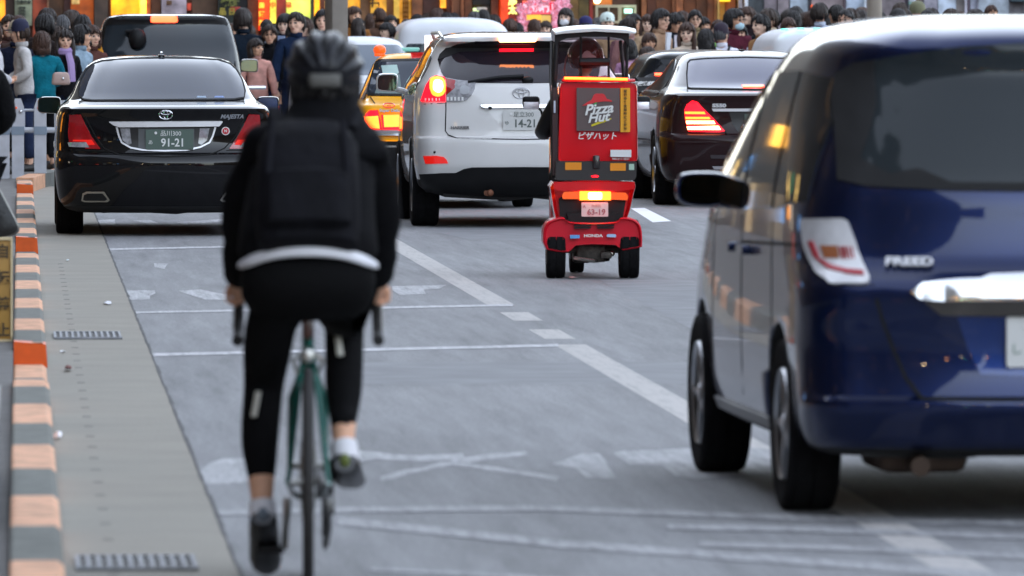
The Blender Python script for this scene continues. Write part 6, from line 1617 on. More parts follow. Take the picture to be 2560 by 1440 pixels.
# ---------------------------------------------------------------- scooter rider
def rider():
    X, Y = (1480-50)/368.0, 58.0
    RJ = mat('rider red jacket', hx('#9c0f18'), rough=.6, var=.12, vscale=8)
    J = [(0, .66, .74, .13, .11), (0, .70, .92, .12, .10), (0, .74, 1.10, .14, .10), (0, .76, 1.22, .11, .08), (0, .77, 1.32, .055, .055), (0, .79, 1.42, .05, .05)]
    E = [(0, 1), (1, 2), (2, 3), (3, 4), (4, 5)]
    arms = []
    for sg in (-1, 1):
        n = len(J); arm = [(sg*.17, .76, 1.21, .058), (sg*.265, .86, 1.0, .044), (sg*.27, 1.10, .98, .032), (sg*.26, 1.18, .985, .028)]
        J += arm; E += [(3, n), (n, n+1), (n+1, n+2), (n+2, n+3)]; arms.append(arm)
        n = len(J); leg = [(sg*.10, .72, .72, .085), (sg*.14, 1.12, .70, .058), (sg*.13, 1.16, .36, .04), (sg*.13, 1.26, .33, .032)]
        J += leg; E += [(0, n), (n, n+1), (n+1, n+2), (n+2, n+3)]
    mb = MB(); mb.addmesh(skin('r', J, E, 1)); t = MB(); head_into(t, (0, 0, 0)); Rz = Matrix.Rotation(R(180), 3, 'Z')
    hc = Vector((.012, .79, 1.49)); mb.add([Rz @ Vector(v)+hc for v in t.v], t.f, True)
    for sg in (-1, 1):
        mb.ball((sg*.255, 1.20, .985), (.03, .04, .03), 8, 6)
        for k in range(4): mb.tube([(sg*.255+(k-1.5)*.016, 1.215, .995), (sg*.255+(k-1.5)*.016, 1.245, .985), (sg*.255+(k-1.5)*.016, 1.235, .955)], .009, 6)
        mb.tube([(sg*.225, 1.19, .985), (sg*.215, 1.215, .965)], .01, 6)
    me = remesh(mb, .011, 'person_body', 1); me.materials.clear(); me.materials.append(SKIN[0])
    me.polygons.foreach_set('use_smooth', [True]*len(me.polygons))
    b = link('person', me); b.location = (X, Y, 0); tag(b, 'delivery rider in a dark red jacket and red helmet seated in the scooter', 'person')
    J = [(0, .66, .72, .19, .14), (0, .71, .95, .165, .125), (0, .745, 1.13, .175, .125), (0, .765, 1.235, .13, .1), (0, .775, 1.31, .075, .075)]; E = [(0, 1), (1, 2), (2, 3), (3, 4)]
    for arm in arms:
        n = len(J); J += [(a[0], a[1], a[2], a[3]+.026) for a in arm[:3]]; E += [(3, n), (n, n+1), (n+1, n+2)]
    me = skin('jacket', J, E, 2); me.materials.append(RJ); me.materials.append(M_TRIM)
    for p in me.polygons:
        if abs(p.center.x) > .185: p.material_index = 1
    link('jacket', me, b)
    x = 0; text('lettering', 'Pizza', .05, mat('logo white', 0), b, (.0, .63, 1.19), shear=.35).name = 'lettering'
    J = [(0, .67, .72, .15, .13)]; E = []
    for sg in (-1, 1):
        n = len(J); J += [(sg*.12, .78, .71, .105), (sg*.155, 1.12, .70, .08), (sg*.14, 1.16, .42, .06)]; E += [(0, n), (n, n+1), (n+1, n+2)]
    me = skin('trousers', J, E, 1); me.materials.append(M_TROU); link('trousers', me, b)
    m = MB()
    for sg in (-1, 1): m.rbox((sg*.13, 1.22, .325), (.09, .26, .08), .03, 3)
    m.build('shoes', mat('shoe leather', 0), b)
    m = MB(); t = MB(); t.ball((0, 0, 0), (.125, .15, .13), 28, 18)
    m.add([Vector(v)+hc+Vector((0, -.01, .02)) for v in t.v], [f for f in t.f if sum(t.v[i][2] for i in f)/len(f) > -.075], True)
    hm = m.build('helmet', paint('helmet red', hx('#5c070e'), rough=.2), b)
    m = MB(); z = 1.522
    q = [(-.062, z-.02), (.064, z-.02), (.052, z-.006), (.030, z+.004), (.020, z+.022), (.0, z+.028), (-.018, z+.020), (-.030, z+.002), (-.052, z-.008)]
    m.prism([(a+hc.x, c) for a, c in q], .79-.175, .79-.12); m.build('roof_logo', M_WHITEP, hm)
    m = MB(); m.tube([(hc.x-.13, .84, 1.35), (hc.x-.145, .82, 1.42), (hc.x-.132, .80, 1.50), (hc.x-.10, .79, 1.56), (hc.x-.04, .79, 1.60)], .006, 6); m.build('helmet_trim', mat('trim pale pink', (.6, .35, .35), rough=.3), hm)
rider()

# person standing at the left edge with a black bag
person('person in a black coat at the left edge holding a big black bag', (-.29, 47.0, .09), 1.68, 205, 'folded', 'short', None, '#0c0c0e', extras=(), group=None)
def bag():
    X, Z = -.22, .09
    t = thing('shoulder_bag', 'big black bag hanging at the left edge over the kerb', 'bag', (X, 46.2, 0))
    m = MB(); prof = [(-.16, .98), (.02, 1.0), (.10, .86), (.225, .62), (.20, .585), (.06, .55), (-.12, .52), (-.2, .6)]
    m.loft([[(x*f, y, .75+(z-.75)*f) for x, z in rounded(prof, .05)] for y, f in ((-.09, .8), (-.075, .95), (0, 1), (.075, .95), (.09, .8))]); m.build('pouch', mat('black leather', (.010, .011, .012), rough=.45, var=.3, bump=.2), t)
    m = MB(); m.tube([(-.14, 0, .96), (-.12, 0, 1.2), (-.06, 0, 1.26), (-.02, 0, .97)], .014, 8, sq=.5); m.build('strap', M_TRIM, t)
bag()
# ---------------------------------------------------------------- the crowd
# (head x, head top y in the photograph, pixels per metre there, turn, pose, hair, hair colour, top, extras, label)
ROWS = [
 # pavement at the left
 (-2, 58, 262, 100, 'folded', 'short', 'b', '#c9c7cb', (), 'brown haired person in a pale grey jacket, leftmost in the photo'),
 (27, 56, 238, 150, 'man', None, '', '#1a1f33', (('knit', '#b9ab94'),), 'person in a beige knit cap and navy coat, behind the capped man'),
 (70, 53, 250, -80, 'folded', 'crop', '', '#c6c3c1', (('cap', '#20233f'),), 'man in a navy cap and pale jacket facing left behind the fence'),
 (95, 36, 236, 160, 'man', 'short', '', '#241d1c', (), 'black haired head just behind the navy cap'),
 (118, 24, 222, 170, 'man', 'wavy', '', '#2a2222', (), 'tall dark haired person farthest back above the capped man'),
 (112, 80, 246, 200, 'folded', 'bob', 'b', '#0f6b7c', (), 'brown haired person in a teal sleeved top, back turned'),
 (133, 68, 232, 60, 'man', 'short', '', '#1b1a1d', (), 'black haired man facing right above the teal top'),
 (167, 37, 218, 170, 'man', 'crop', 'g', '#3a2b28', (), 'grey haired man seen from behind among the left crowd'),
 (172, 76, 242, 40, 'woman', 'long', '', '#131216', (('scarf', '#a58cba'),), 'woman with long black hair and a lilac scarf'),
 (198, 64, 230, 60, 'man', 'short', '', '#8fa4b4', (), 'dark haired man in a pale blue top beside the lilac scarf'),
 (160, 28, 208, 180, 'man', 'short', '', '#221a18', (), 'dark head behind the grey haired man'),
 (207, 40, 214, 180, 'man', 'fringe', '', '#c88a2c', (), 'dark haired person in a mustard coat by the black van'),
 (186, 50, 212, 20, 'woman', 'bob', '', '#30242a', (), 'person with a dark bob between grey hair and mustard coat'),
 (47, 42, 226, 190, 'man', 'wavy', 'b', '#3d2f2a', (), 'brown haired person behind the knit cap'),
 (8, 40, 220, 30, 'woman', 'short', '', '#4b3430', (), 'dark haired person in a brown top at the far left'),
 (218, 92, 226, 20, 'woman', 'bob', '', '#22232a', (), 'short person in black between the scarf and the black van'),
 # between the black van and the square pole
 (616, 20, 186, 190, 'coat', 'wavy', '', '#16202c', (), 'broad person in a dark navy coat close behind the black van'),
 (590, 34, 184, 180, 'man', 'short', '', '#14161c', (), 'dark head at the right shoulder of the black van'),
 (672, 64, 186, -35, 'man', 'short', '', '#17181c', ('glasses',), 'man in glasses and black, right of the navy coat'),
 (703, 37, 181, -20, 'man', 'wavy', '', '#141a2e', (('shirt', '#93a3c4'),), 'man in a navy blazer over a pale blue shirt'),
 (742, 33, 188, 5, 'man', 'short', '', '#1b2a44', (), 'man with swept back black hair in front of the green window'),
 (746, 66, 184, 180, 'man', 'short', '', '#171a22', (), 'dark head seen from behind below the green window'),
 (777, 44, 184, -30, 'woman', 'short', 'b', '#6a3a34', (), 'reddish haired person left of the square pole'),
 (801, 27, 186, -10, 'man', 'short', '', '#2c2528', (), 'man half hidden by the square pole'),
 (652, 98, 190, 10, 'woman', 'bob', '', '#d19a8d', (), 'woman in a salmon pink coat beside the black saloon mirror'),
 (690, 64, 176, 170, 'man', 'short', '', '#0f1524', (), 'black haired person behind the navy blazer'),
 (634, 62, 178, 200, 'man', 'short', '', '#22304c', (), 'person in a blue jacket behind the pink coat'),
 # behind the white car and white van
 (884, 18, 170, 0, 'man', 'short', 'b', '#8a5a2c', (), 'brown clad person right beside the square pole'),
 (907, 47, 172, 170, 'woman', 'long', '', '#1a1618', (), 'woman with long dark hair seen from behind, over the white car'),
 (876, 52, 170, 190, 'man', 'short', '', '#3a3430', (), 'low dark head over the white car next to the pole'),
 (953, 20, 162, 180, 'man', 'crop', 'b', '#5b4438', (), 'brown haired man from behind by the yellow posters'),
 (984, 58, 176, -70, 'man', 'wavy', '', '#2b2730', (), 'curly dark haired man facing left over the white car'),
 (1018, 50, 168, 180, 'man', 'short', '', '#2c1f1e', (), 'dark head at the left edge of the white van roof'),
 (1052, 38, 160, 180, 'man', 'short', '', '#33221f', (), 'dark head above the white van, left end'),
 (1092, 22, 158, 170, 'woman', 'bob', 'b', '#4a2b24', (), 'reddish brown head above the middle of the white van'),
 (1128, 33, 159, 180, 'man', 'short', '', '#2a1c1a', (), 'small dark head above the white van under the lamp'),
 (1180, 28, 160, 190, 'man', 'crop', 'g', '#4c474d', (), 'grey haired head above the white van'),
 (1214, 26, 160, 180, 'man', 'wavy', '', '#201719', (), 'large dark head above the right end of the white van'),
 (1262, 48, 161, 180, 'man', 'short', 'b', '#6a2e28', (), 'brown head beside the red banner'),
 (1336, 50, 163, 180, 'woman', 'bob', 'b', '#7a2d28', (), 'red brown haired person in front of the blossom stall'),
 (1407, 22, 172, 10, 'woman', 'bob', '', '#3a3038', (('mask', '#e6e6ea'),), 'woman in a white face mask above the scooter roof'),
 (1463, 45, 170, 170, 'man', 'crop', '', '#2a2440', (('cap', '#23235a'),), 'person in a blue cap just above the scooter roof'),
 (1488, 50, 169, 180, 'man', 'short', '', '#221c1c', (), 'dark head between the blue cap and the white cap'),
 (1528, 36, 172, 0, 'man', 'crop', '', '#c8b48a', (('cap', '#d5e2dc'),), 'person in a white cap below the stall frame'),
 # right hand crowd
 (1578, 44, 180, 170, 'woman', 'short', '', '#c79f9a', (), 'black haired person right behind the scooter roof edge'),
 (1598, 36, 176, 20, 'woman', 'bob', '', '#a8876a', (), 'smiling person in the beige jacket beside the tall man in glasses'),
 (1611, 38, 180, 30, 'woman', 'long', 'b', '#b59a7d', (), 'woman with brown hair and a beige coat facing right'),
 (1629, 21, 182, 50, 'man', 'short', '', '#b08f74', ('glasses', ('shirt', '#dfe2ea')), 'tall man in glasses and a tan jacket'),
 (1622, 84, 184, -20, 'woman', 'fringe', 'b', '#dedadd', (), 'child with brown hair in white in front of the tan jacket'),
 (1586, 100, 196, 170, 'woman', 'bob', '', '#dcb3da', (), 'child in a pale pink jacket beside the scooter'),
 (1611, 118, 200, 160, 'woman', 'bob', '', '#17202e', (), 'small child in navy beside the pink jacket'),
 (1681, 34, 181, 8, 'man', 'fringe', '', '#1d2430', (('shirt', '#e8e4ee'),), 'smiling man in a navy jacket over a white shirt'),
 (1724, 58, 186, 20, 'woman', 'long', 'b', '#d7c5b2', (), 'woman with long reddish brown hair in cream'),
 (1738, 27, 178, 0, 'man', 'short', '', '#8a7a5c', ('glasses',), 'man in glasses and a khaki shirt behind the brown haired woman'),
 (1716, 30, 170, 180, 'woman', 'long', 'b', '#4a2c28', (), 'brown haired woman behind the navy jacket man'),
 (1768, 74, 190, 150, 'woman', 'bob', '', '#dccdb8', (), 'woman with a black bob in cream, left of the green paddle'),
 (1817, 62, 190, 175, 'man', 'crop', 'g', '#e6e6f2', (('cap', '#2f2433'), 'braces'), 'man in a dark cap and white shirt with black straps, back turned'),
 (1835, 11, 184, 25, 'man', 'short', '', '#5a2634', (('mask', '#bfe0ec'), 'glasses'), 'tall man in a maroon cardigan and blue mask'),
 (1863, 19, 176, -20, 'woman', 'wavy', 'b', '#2a2024', (), 'woman with wavy dark hair behind the maroon cardigan'),
 (1862, 60, 184, 0, 'woman', 'bob', '', '#dfe0ee', (), 'pale faced woman in a white top next to the maroon cardigan'),
 (1888, 32, 174, 10, 'woman', 'long', '', '#2b2023', (), 'dark haired woman in a patterned dark dress'),
 (1907, 38, 186, -60, 'man', 'short', '', '#a97c52', (), 'young man in a tan jacket with a rucksack'),
 (1924, 0, 182, -15, 'man', 'fringe', '', '#191a20', (('scarf', '#b7a68e'),), 'tall man in a dark coat and pale scarf above the rucksack'),
 (1945, 26, 176, 170, 'coat', 'short', '', '#15161a', (), 'person in black behind the rucksack'),
 (1962, 26, 172, 160, 'man', 'short', '', '#23262c', (), 'black head left of the white van roof corner'),
 (1988, 28, 178, 180, 'woman', 'bob', '', '#191b20', (), 'black bobbed head over the corner of the white van'),
 (2012, 32, 174, 60, 'man', 'short', '', '#20202a', (), 'dark haired person facing right over the white van'),
 (2034, 30, 180, 200, 'man', 'wavy', 'b', '#151a28', (), 'dark brown head over the teal roof markers'),
 (2060, 10, 180, 165, 'man', 'short', '', '#c4cddf', (), 'black haired person in a pale hooded jacket'),
 (2092, 15, 178, 190, 'man', 'short', '', '#2b2a2c', (), 'dark head left of the two men in glasses'),
 (2110, 12, 184, -15, 'man', 'short', '', '#4a4e52', ('glasses',), 'shorter man in glasses next to the tall man'),
 (2132, 4, 186, -30, 'coat', 'crop', '', '#3c383b', ('glasses',), 'tall man in glasses left of the lamp post'),
 (2158, 27, 176, 180, 'man', 'short', '', '#1c1a22', (), 'dark head touching the lamp post'),
 (2228, 12, 182, 180, 'man', 'wavy', '', '#191c1e', (), 'large black head right of the lamp post'),
 (2250, 9, 178, 170, 'man', 'short', '', '#22262a', (), 'black head nearest right of the large one'),
 (2303, 9, 172, 180, 'man', None, '', '#3a3a30', (('knit', '#6f6f55'),), 'person in an olive knit hat'),
 (2328, -1, 184, -10, 'man', 'fringe', '', '#1d2026', (), 'tall man with a thick black fringe beside the olive hat'),
 (2336, 27, 186, 180, 'man', 'short', '', '#23202b', (), 'dark head below the thick fringe, over the minivan roof'),
 (2366, 25, 184, 180, 'man', 'short', '', '#141718', (), 'black head over the minivan roof in front of the pale panel'),
 (2404, 27, 180, 180, 'man', 'crop', 'b', '#3a2c30', (), 'brown head top over the minivan roof'),
 (2421, 26, 182, 170, 'man', 'short', '', '#2c2730', (), 'small dark head top beside the brown one'),
 (2477, 13, 176, 0, 'man', 'crop', 'b', '#7a4a3a', (), 'man with short dark hair alone before the pale blue wall'),
 # second row, seen in the gaps
 (143, 52, 216, 180, 'man', 'fringe', '', '#2b2c34', (), 'person in charcoal between the teal sleeve and the grey haired man'),
 (232, 66, 206, 30, 'woman', 'bob', 'b', '#5a3a34', (), 'brown haired person in rust touching the black van edge'),
 (572, 60, 176, 20, 'woman', 'wavy', 'b', '#4b4038', (), 'curly brown head half behind the black van'),
 (655, 48, 172, 200, 'man', 'crop', '', '#5e5f66', (), 'person in grey above the man in glasses and black'),
 (722, 52, 172, 190, 'woman', 'long', '', '#6c5b58', (), 'long haired person in taupe behind the swept back hair'),
 (790, 58, 178, -60, 'woman', 'bob', '', '#30343c', (), 'dark bob right against the square pole, lower down'),
 (926, 36, 160, 200, 'woman', 'bob', 'b', '#8f7a5a', (), 'brown bob in sand colour between the two poster pillars'),
 (968, 40, 163, 20, 'man', 'short', '', '#3a2e2a', (), 'face in dark brown clothes above the curly haired man'),
 (1070, 36, 156, 10, 'man', 'short', '', '#59412f', (), 'small face above the left part of the white van roof'),
 (1150, 34, 157, 200, 'woman', 'wavy', '', '#3b2c30', (), 'wavy dark head between the lamp and the grey head'),
 (1240, 38, 158, 10, 'man', 'fringe', '', '#a08a72', (), 'face with a fringe beside the pillar left of the red banner'),
 (1296, 58, 160, 190, 'man', 'short', '', '#40201c', (), 'low dark head under the small red lantern'),
 (1375, 54, 162, 20, 'woman', 'long', '', '#d3c3c8', (), 'long haired woman in pale pink left of the white mask'),
 (1436, 50, 166, 180, 'man', 'wavy', 'b', '#5a5446', (), 'brown head right of the white mask'),
 (1508, 46, 166, 200, 'man', 'short', 'g', '#6d6a66', (), 'grey head left of the white cap'),
 (1556, 50, 174, 20, 'woman', 'bob', '', '#8a6a70', (), 'face in dusty rose by the booth leg'),
 (1650, 52, 172, 170, 'woman', 'long', 'b', '#7b5a48', (), 'long brown hair between the tall man in glasses and the navy jacket'),
 (1762, 44, 172, 30, 'man', 'wavy', '', '#33302c', (), 'wavy dark haired man right of the khaki shirt'),
 (1790, 52, 176, -20, 'woman', 'fringe', 'b', '#b08c86', (), 'young woman in soft pink left of the dark cap'),
 (1848, 36, 170, 190, 'man', 'crop', '', '#24262c', (), 'close cropped dark head right behind the blue mask'),
 (1976, 46, 184, -20, 'woman', 'bob', 'b', '#6a5a58', (), 'brown bob low at the corner of the white van roof'),
 (2000, 18, 168, 170, 'man', 'short', '', '#474b54', (), 'tall dark head farthest back over the white van'),
 (2046, 24, 170, 20, 'man', 'short', '', '#5f5048', (), 'face between the dark brown head and the hooded jacket'),
 (2078, 26, 172, 180, 'woman', 'long', '', '#2e2430', (), 'long dark hair right of the pale hooded jacket'),
 (2146, 20, 170, 180, 'woman', 'wavy', 'b', '#40383c', (), 'wavy brown head just left of the lamp post'),
 (2210, 30, 178, 200, 'woman', 'bob', '', '#3c3038', (), 'dark bob just right of the lamp post, low over the roof'),
 (2274, 26, 174, 20, 'man', 'short', '', '#7a7480', (), 'face low over the minivan roof left of the olive hat'),
 (2386, 30, 176, 180, 'woman', 'bob', 'b', '#55474a', (), 'brown bob barely above the minivan roof'),
 (2446, 29, 176, 190, 'man', 'short', '', '#25282c', (), 'dark head top before the pale post near the minivan roof'),
]
crowd(ROWS)
# the green paddle and the rucksack
X, z = at(1776, 115, F_PX/189); t = thing('round_paddle', 'light green round hand fan held up beside the white shirt', 'hand fan', (X, F_PX/189-.35, z))
m = MB(); m.lathe([(.001, -.006), (.056, -.006), (.060, 0), (.056, .006), (.001, .006)], axis='y', n=24); m.build('disc', mat('paddle green', hx('#8be06e'), rough=.5), t)
m = MB(); m.tube([(0, 0, -.05), (0, 0, -.2)], .008, 8); m.build('handle', M_WHITEP, t)
X, z = at(1922, 104, F_PX/186); t = thing('rucksack', 'grey rucksack on the young man in the tan jacket', 'rucksack', (X+.02, F_PX/186-.16, z-.14))
m = MB(); m.rbox((0, 0, 0), (.26, .15, .40), .05, 3); m.build('pack', mat('rucksack grey', hx('#3f4046'), rough=.8, var=.2), t)
m = MB(); m.rbox((0, -.08, -.07), (.2, .06, .18), .02, 2); m.build('pocket', mat('rucksack dark', hx('#26272c'), rough=.8), t)
# bag under the teal sleeve
X, z = at(152, 196, F_PX/243); t = thing('handbag', 'pale beige handbag under the teal sleeve behind the fence', 'bag', (X, F_PX/243-.3, z))
m = MB(); m.rbox((0, 0, 0), (.20, .09, .13), .03, 3, taper=(.8, .8)); m.build('pouch', mat('beige leather', hx('#b39a92'), rough=.5), t)
m = MB(); m.ball((.02, -.05, .0), (.014, .008, .014)); m.build('clasp', M_CHROME, t)
# ---------------------------------------------------------------- shop fronts across the junction
YS = 139.0
def facade(name, label, cat, px0, px1, wallcol, rows, H=9.0, depth=6.0, Y=YS):
    """rows: (x0, x1, y0, y1, proud, colour, light, part name)"""
    X0 = at(px0, 50, Y)[0]; X1 = at(px1, 50, Y)[0]
    t = thing(name, label, cat, (X0, Y, .22))
    W = X1-X0
    m = MB(); m.box(0, W, 0, depth, 0, H)
    m.build('wall', mat('wall '+wallcol, hx(wallcol), rough=.75, var=.25, vscale=1.3, bump=.2, bscale=12), t)
    for i, (a, b, y0, y1, pr, col, em, nm) in enumerate(rows):
        xa, _ = at(a, 50, Y-pr); xb, _ = at(b, 50, Y-pr); z1 = at(a, y0, Y-pr)[1]-.22; z0 = at(a, y1, Y-pr)[1]-.22
        if y0 <= 0: z1 += random.uniform(.9, 1.8)
        if y1 >= 100: z0 = .0
        m = MB(); m.box(xa-X0, xb-X0, -pr, .002+.001*i, z0, z1)
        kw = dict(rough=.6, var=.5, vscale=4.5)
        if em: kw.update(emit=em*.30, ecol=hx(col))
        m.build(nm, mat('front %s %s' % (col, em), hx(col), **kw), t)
    for i in range(int(W/.55)):
        x = random.uniform(.1, W-.2); z = random.uniform(1.25, 2.3); w_, h_ = random.uniform(.06, .22), random.uniform(.05, .2)
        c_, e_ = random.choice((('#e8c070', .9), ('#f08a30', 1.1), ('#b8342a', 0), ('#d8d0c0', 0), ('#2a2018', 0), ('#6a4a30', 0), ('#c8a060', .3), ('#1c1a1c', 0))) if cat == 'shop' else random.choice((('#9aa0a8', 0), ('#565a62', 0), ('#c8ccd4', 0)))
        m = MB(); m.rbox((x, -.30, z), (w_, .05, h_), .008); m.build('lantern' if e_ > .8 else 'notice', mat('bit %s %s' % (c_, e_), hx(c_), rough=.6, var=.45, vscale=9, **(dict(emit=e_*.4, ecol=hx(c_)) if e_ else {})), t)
    m = MB(); m.box(-.05, W+.05, -.5, 0, 3.1, 3.25); m.build('canopy', mat('canopy brown', hx('#3b2c24'), rough=.7), t)
    m = MB(); m.box(-.06, W+.06, -.08, depth*.5, H, H+.25); m.build('cornice', mat('cornice grey', hx('#6b655c'), rough=.8), t)
    for k in range(3):
        z = 4.2+k*1.6
        if z > H-1.2: break
        n = max(1, int(W/2.2))
        for j in range(n):
            m = MB(); m.box((j+.2)*W/n, (j+.8)*W/n, -.03, .01, z, z+1.0); w_ = m.build('window', mat('upper window', (.05, .06, .07), rough=.1, coat=1, emit=.0), t)
            m = MB(); m.box((j+.18)*W/n, (j+.82)*W/n, -.06, .01, z-.08, z); m.build('sill', mat('cornice grey', 0), w_)
    return t
random.seed(21)
facade('shop_building', 'dark wooden shop front with amber windows above the left crowd', 'shop', -420, 270, '#4a2f22', [
 (-300, -200, 0, 100, .10, '#6b4630', 0, 'pillar'), (-30, 13, 0, 52, .05, '#f08a22', 1.3, 'lit_window'), (13, 36, 0, 100, .12, '#3a261c', 0, 'pillar'), (37, 80, 0, 64, .20, '#93997f', 0, 'notice'),
 (82, 118, 0, 100, .08, '#8a3a22', .12, 'panel'), (118, 122, 0, 100, .14, '#a8785a', 0, 'post'), (123, 160, 0, 100, .06, '#59391f', 0, 'panel'), (160, 176, 0, 100, .12, '#3c1d18', 0, 'pillar'),
 (177, 234, 0, 100, .05, '#b4541a', .3, 'lit_window'), (236, 270, 0, 100, .18, '#4a3a30', 0, 'pillar')])
facade('shop_building', 'brown shop front with a bright orange window above the black van', 'shop', 272, 560, '#5a3a26', [
 (278, 350, 0, 60, .06, '#f09a18', 1.1, 'lit_window'), (350, 366, 0, 60, .10, '#ffc244', 2.2, 'lamp_column'), (367, 376, 0, 100, .16, '#b4561c', .5, 'post'), (378, 402, 0, 100, .12, '#6a3f24', 0, 'pillar'),
 (404, 466, 0, 60, .2, '#b9a9b2', 0, 'poster'), (468, 478, 8, 26, .15, '#b0402c', .2, 'small_sign'), (480, 545, 0, 100, .08, '#59402e', 0, 'panel')])
facade('shop_building', 'shop with a black menu board, red banner and yellow green window', 'shop', 562, 866, '#3a2a22', [
 (545, 600, 0, 60, .3, '#1c2420', 0, 'menu_board'), (600, 618, 0, 100, .1, '#181c22', 0, 'panel'), (620, 646, 0, 100, .16, '#8c5a34', 0, 'pillar'), (648, 673, 0, 76, .4, '#ee3c0c', .75, 'banner'),
 (675, 691, 0, 58, .06, '#c6d84e', .85, 'lit_window'), (691, 715, 0, 100, .16, '#9c3c28', .1, 'pillar'), (716, 776, 0, 58, .06, '#ccdc5a', .9, 'lit_window'), (777, 785, 0, 100, .14, '#3a3a2a', 0, 'post'),
 (786, 799, 0, 60, .08, '#f0981c', 1.3, 'lamp_column'), (800, 840, 0, 100, .12, '#6a3a26', 0, 'pillar')])
facade('shop_building', 'amber lit shop front with yellow posters above the white car', 'shop', 868, 1246, '#4c3020', [
 (870, 900, 0, 60, .1, '#d89428', .7, 'lit_window'), (901, 926, 0, 100, .2, '#7a5636', 0, 'pillar'), (927, 946, 0, 40, .25, '#e2a83a', .5, 'poster'), (948, 966, 0, 30, .22, '#d8982c', .5, 'poster'),
 (966, 984, 0, 100, .1, '#6f4a26', .1, 'panel'), (985, 999, 0, 46, .2, '#caa040', .4, 'post'), (1000, 1028, 0, 60, .15, '#c88a26', .5, 'patterned_panel'), (1030, 1056, 0, 100, .2, '#8a5434', 0, 'pillar'),
 (1058, 1100, 0, 100, .08, '#40241c', 0, 'panel'), (1101, 1115, 0, 20, .2, '#e08c22', 1.2, 'lantern'), (1117, 1128, 0, 100, .1, '#4a2a1a', 0, 'panel'), (1129, 1150, 0, 100, .16, '#7c4a2c', 0, 'pillar'),
 (1152, 1160, 0, 100, .2, '#9a5a34', 0, 'post'), (1162, 1180, 0, 100, .1, '#6a3c22', 0, 'panel'), (1182, 1226, 0, 12, .12, '#1c1614', 0, 'dark_screen'), (1184, 1205, 20, 31, .2, '#cfe8a0', 1.4, 'lit_sign'),
 (1206, 1226, 14, 60, .1, '#3a2c24', 0, 'panel'), (1228, 1246, 0, 100, .2, '#8a5636', 0, 'pillar')])
facade('shop_building', 'red and wooden shop front behind the blossom stall', 'shop', 1248, 1600, '#5a3a22', [
 (1252, 1271, 0, 60, .5, '#e04014', .5, 'banner'), (1272, 1291, 0, 72, .45, '#6a1c12', .2, 'banner'), (1274, 1290, 48, 74, .6, '#f04a1c', .9, 'lantern'), (1292, 1300, 0, 100, .2, '#8a3a20', 0, 'post'),
 (1300, 1420, 0, 100, .06, '#8a4630', 0, 'panel'), (1422, 1446, 0, 100, .25, '#6f5126', 0, 'pillar'), (1447, 1472, 0, 100, .2, '#5c4a20', 0, 'pillar'), (1474, 1482, 0, 60, .1, '#8a2a20', 0, 'panel'),
 (1483, 1530, 0, 12, .08, '#c8702c', .35, 'panel'), (1531, 1590, 0, 12, .1, '#50301c', 0, 'panel')])
facade('shop_building', 'timber clad building behind the smiling man in the navy jacket', 'shop', 1602, 1842, '#6a3c1c', [
 (1604, 1616, 0, 100, .2, '#a8663a', 0, 'pillar'), (1618, 1640, 0, 100, .10, '#5c2f16', 0, 'plank'), (1641, 1680, 0, 100, .06, '#7c4520', 0, 'plank'), (1681, 1690, 0, 100, .16, '#9a5c34', 0, 'post'),
 (1691, 1708, 0, 100, .2, '#b0683c', 0, 'pillar'), (1710, 1740, 0, 100, .08, '#7a4420', 0, 'plank'), (1741, 1768, 0, 100, .12, '#70401f', 0, 'plank'), (1769, 1786, 0, 100, .2, '#8c502c', 0, 'pillar'),
 (1787, 1792, 0, 100, .3, '#b87a48', 0, 'post'), (1794, 1799, 0, 70, .4, '#d8a858', 0, 'post'), (1800, 1826, 0, 4, .4, '#f0c020', .9, 'lit_sign'), (1800, 1812, 4, 100, .3, '#b07a24', .1, 'post'), (1814, 1838, 0, 100, .1, '#94552c', 0, 'plank')])
facade('office_building', 'grey building with dark entrance at the right of the timber cladding', 'building', 1844, 2168, '#7d7378', [
 (1846, 1856, 0, 20, .3, '#c8c4d0', 0, 'post'), (1857, 1866, 0, 30, .2, '#8a2430', 0, 'sign'), (1862, 1870, 0, 20, .5, '#d8dce4', 0, 'post'), (1871, 1910, 0, 100, .05, '#43484c', 0, 'entrance'), (1911, 1943, 0, 100, .1, '#857a80', 0, 'panel'),
 (1945, 1972, 0, 100, .15, '#8f8489', 0, 'panel'), (1976, 2020, 0, 100, .08, '#a9b8c8', .12, 'shutter'), (2021, 2028, 0, 100, .2, '#2c3038', 0, 'post'), (2029, 2108, 0, 100, .1, '#8a7e80', 0, 'panel'), (2028, 2032, 12, 30, .25, '#f0602c', .8, 'small_sign'),
 (2110, 2114, 0, 100, .2, '#5c5058', 0, 'post'), (2116, 2160, 0, 100, .08, '#a4b2c4', .1, 'shutter'), (2161, 2166, 0, 100, .2, '#d8e0ea', 0, 'post')])
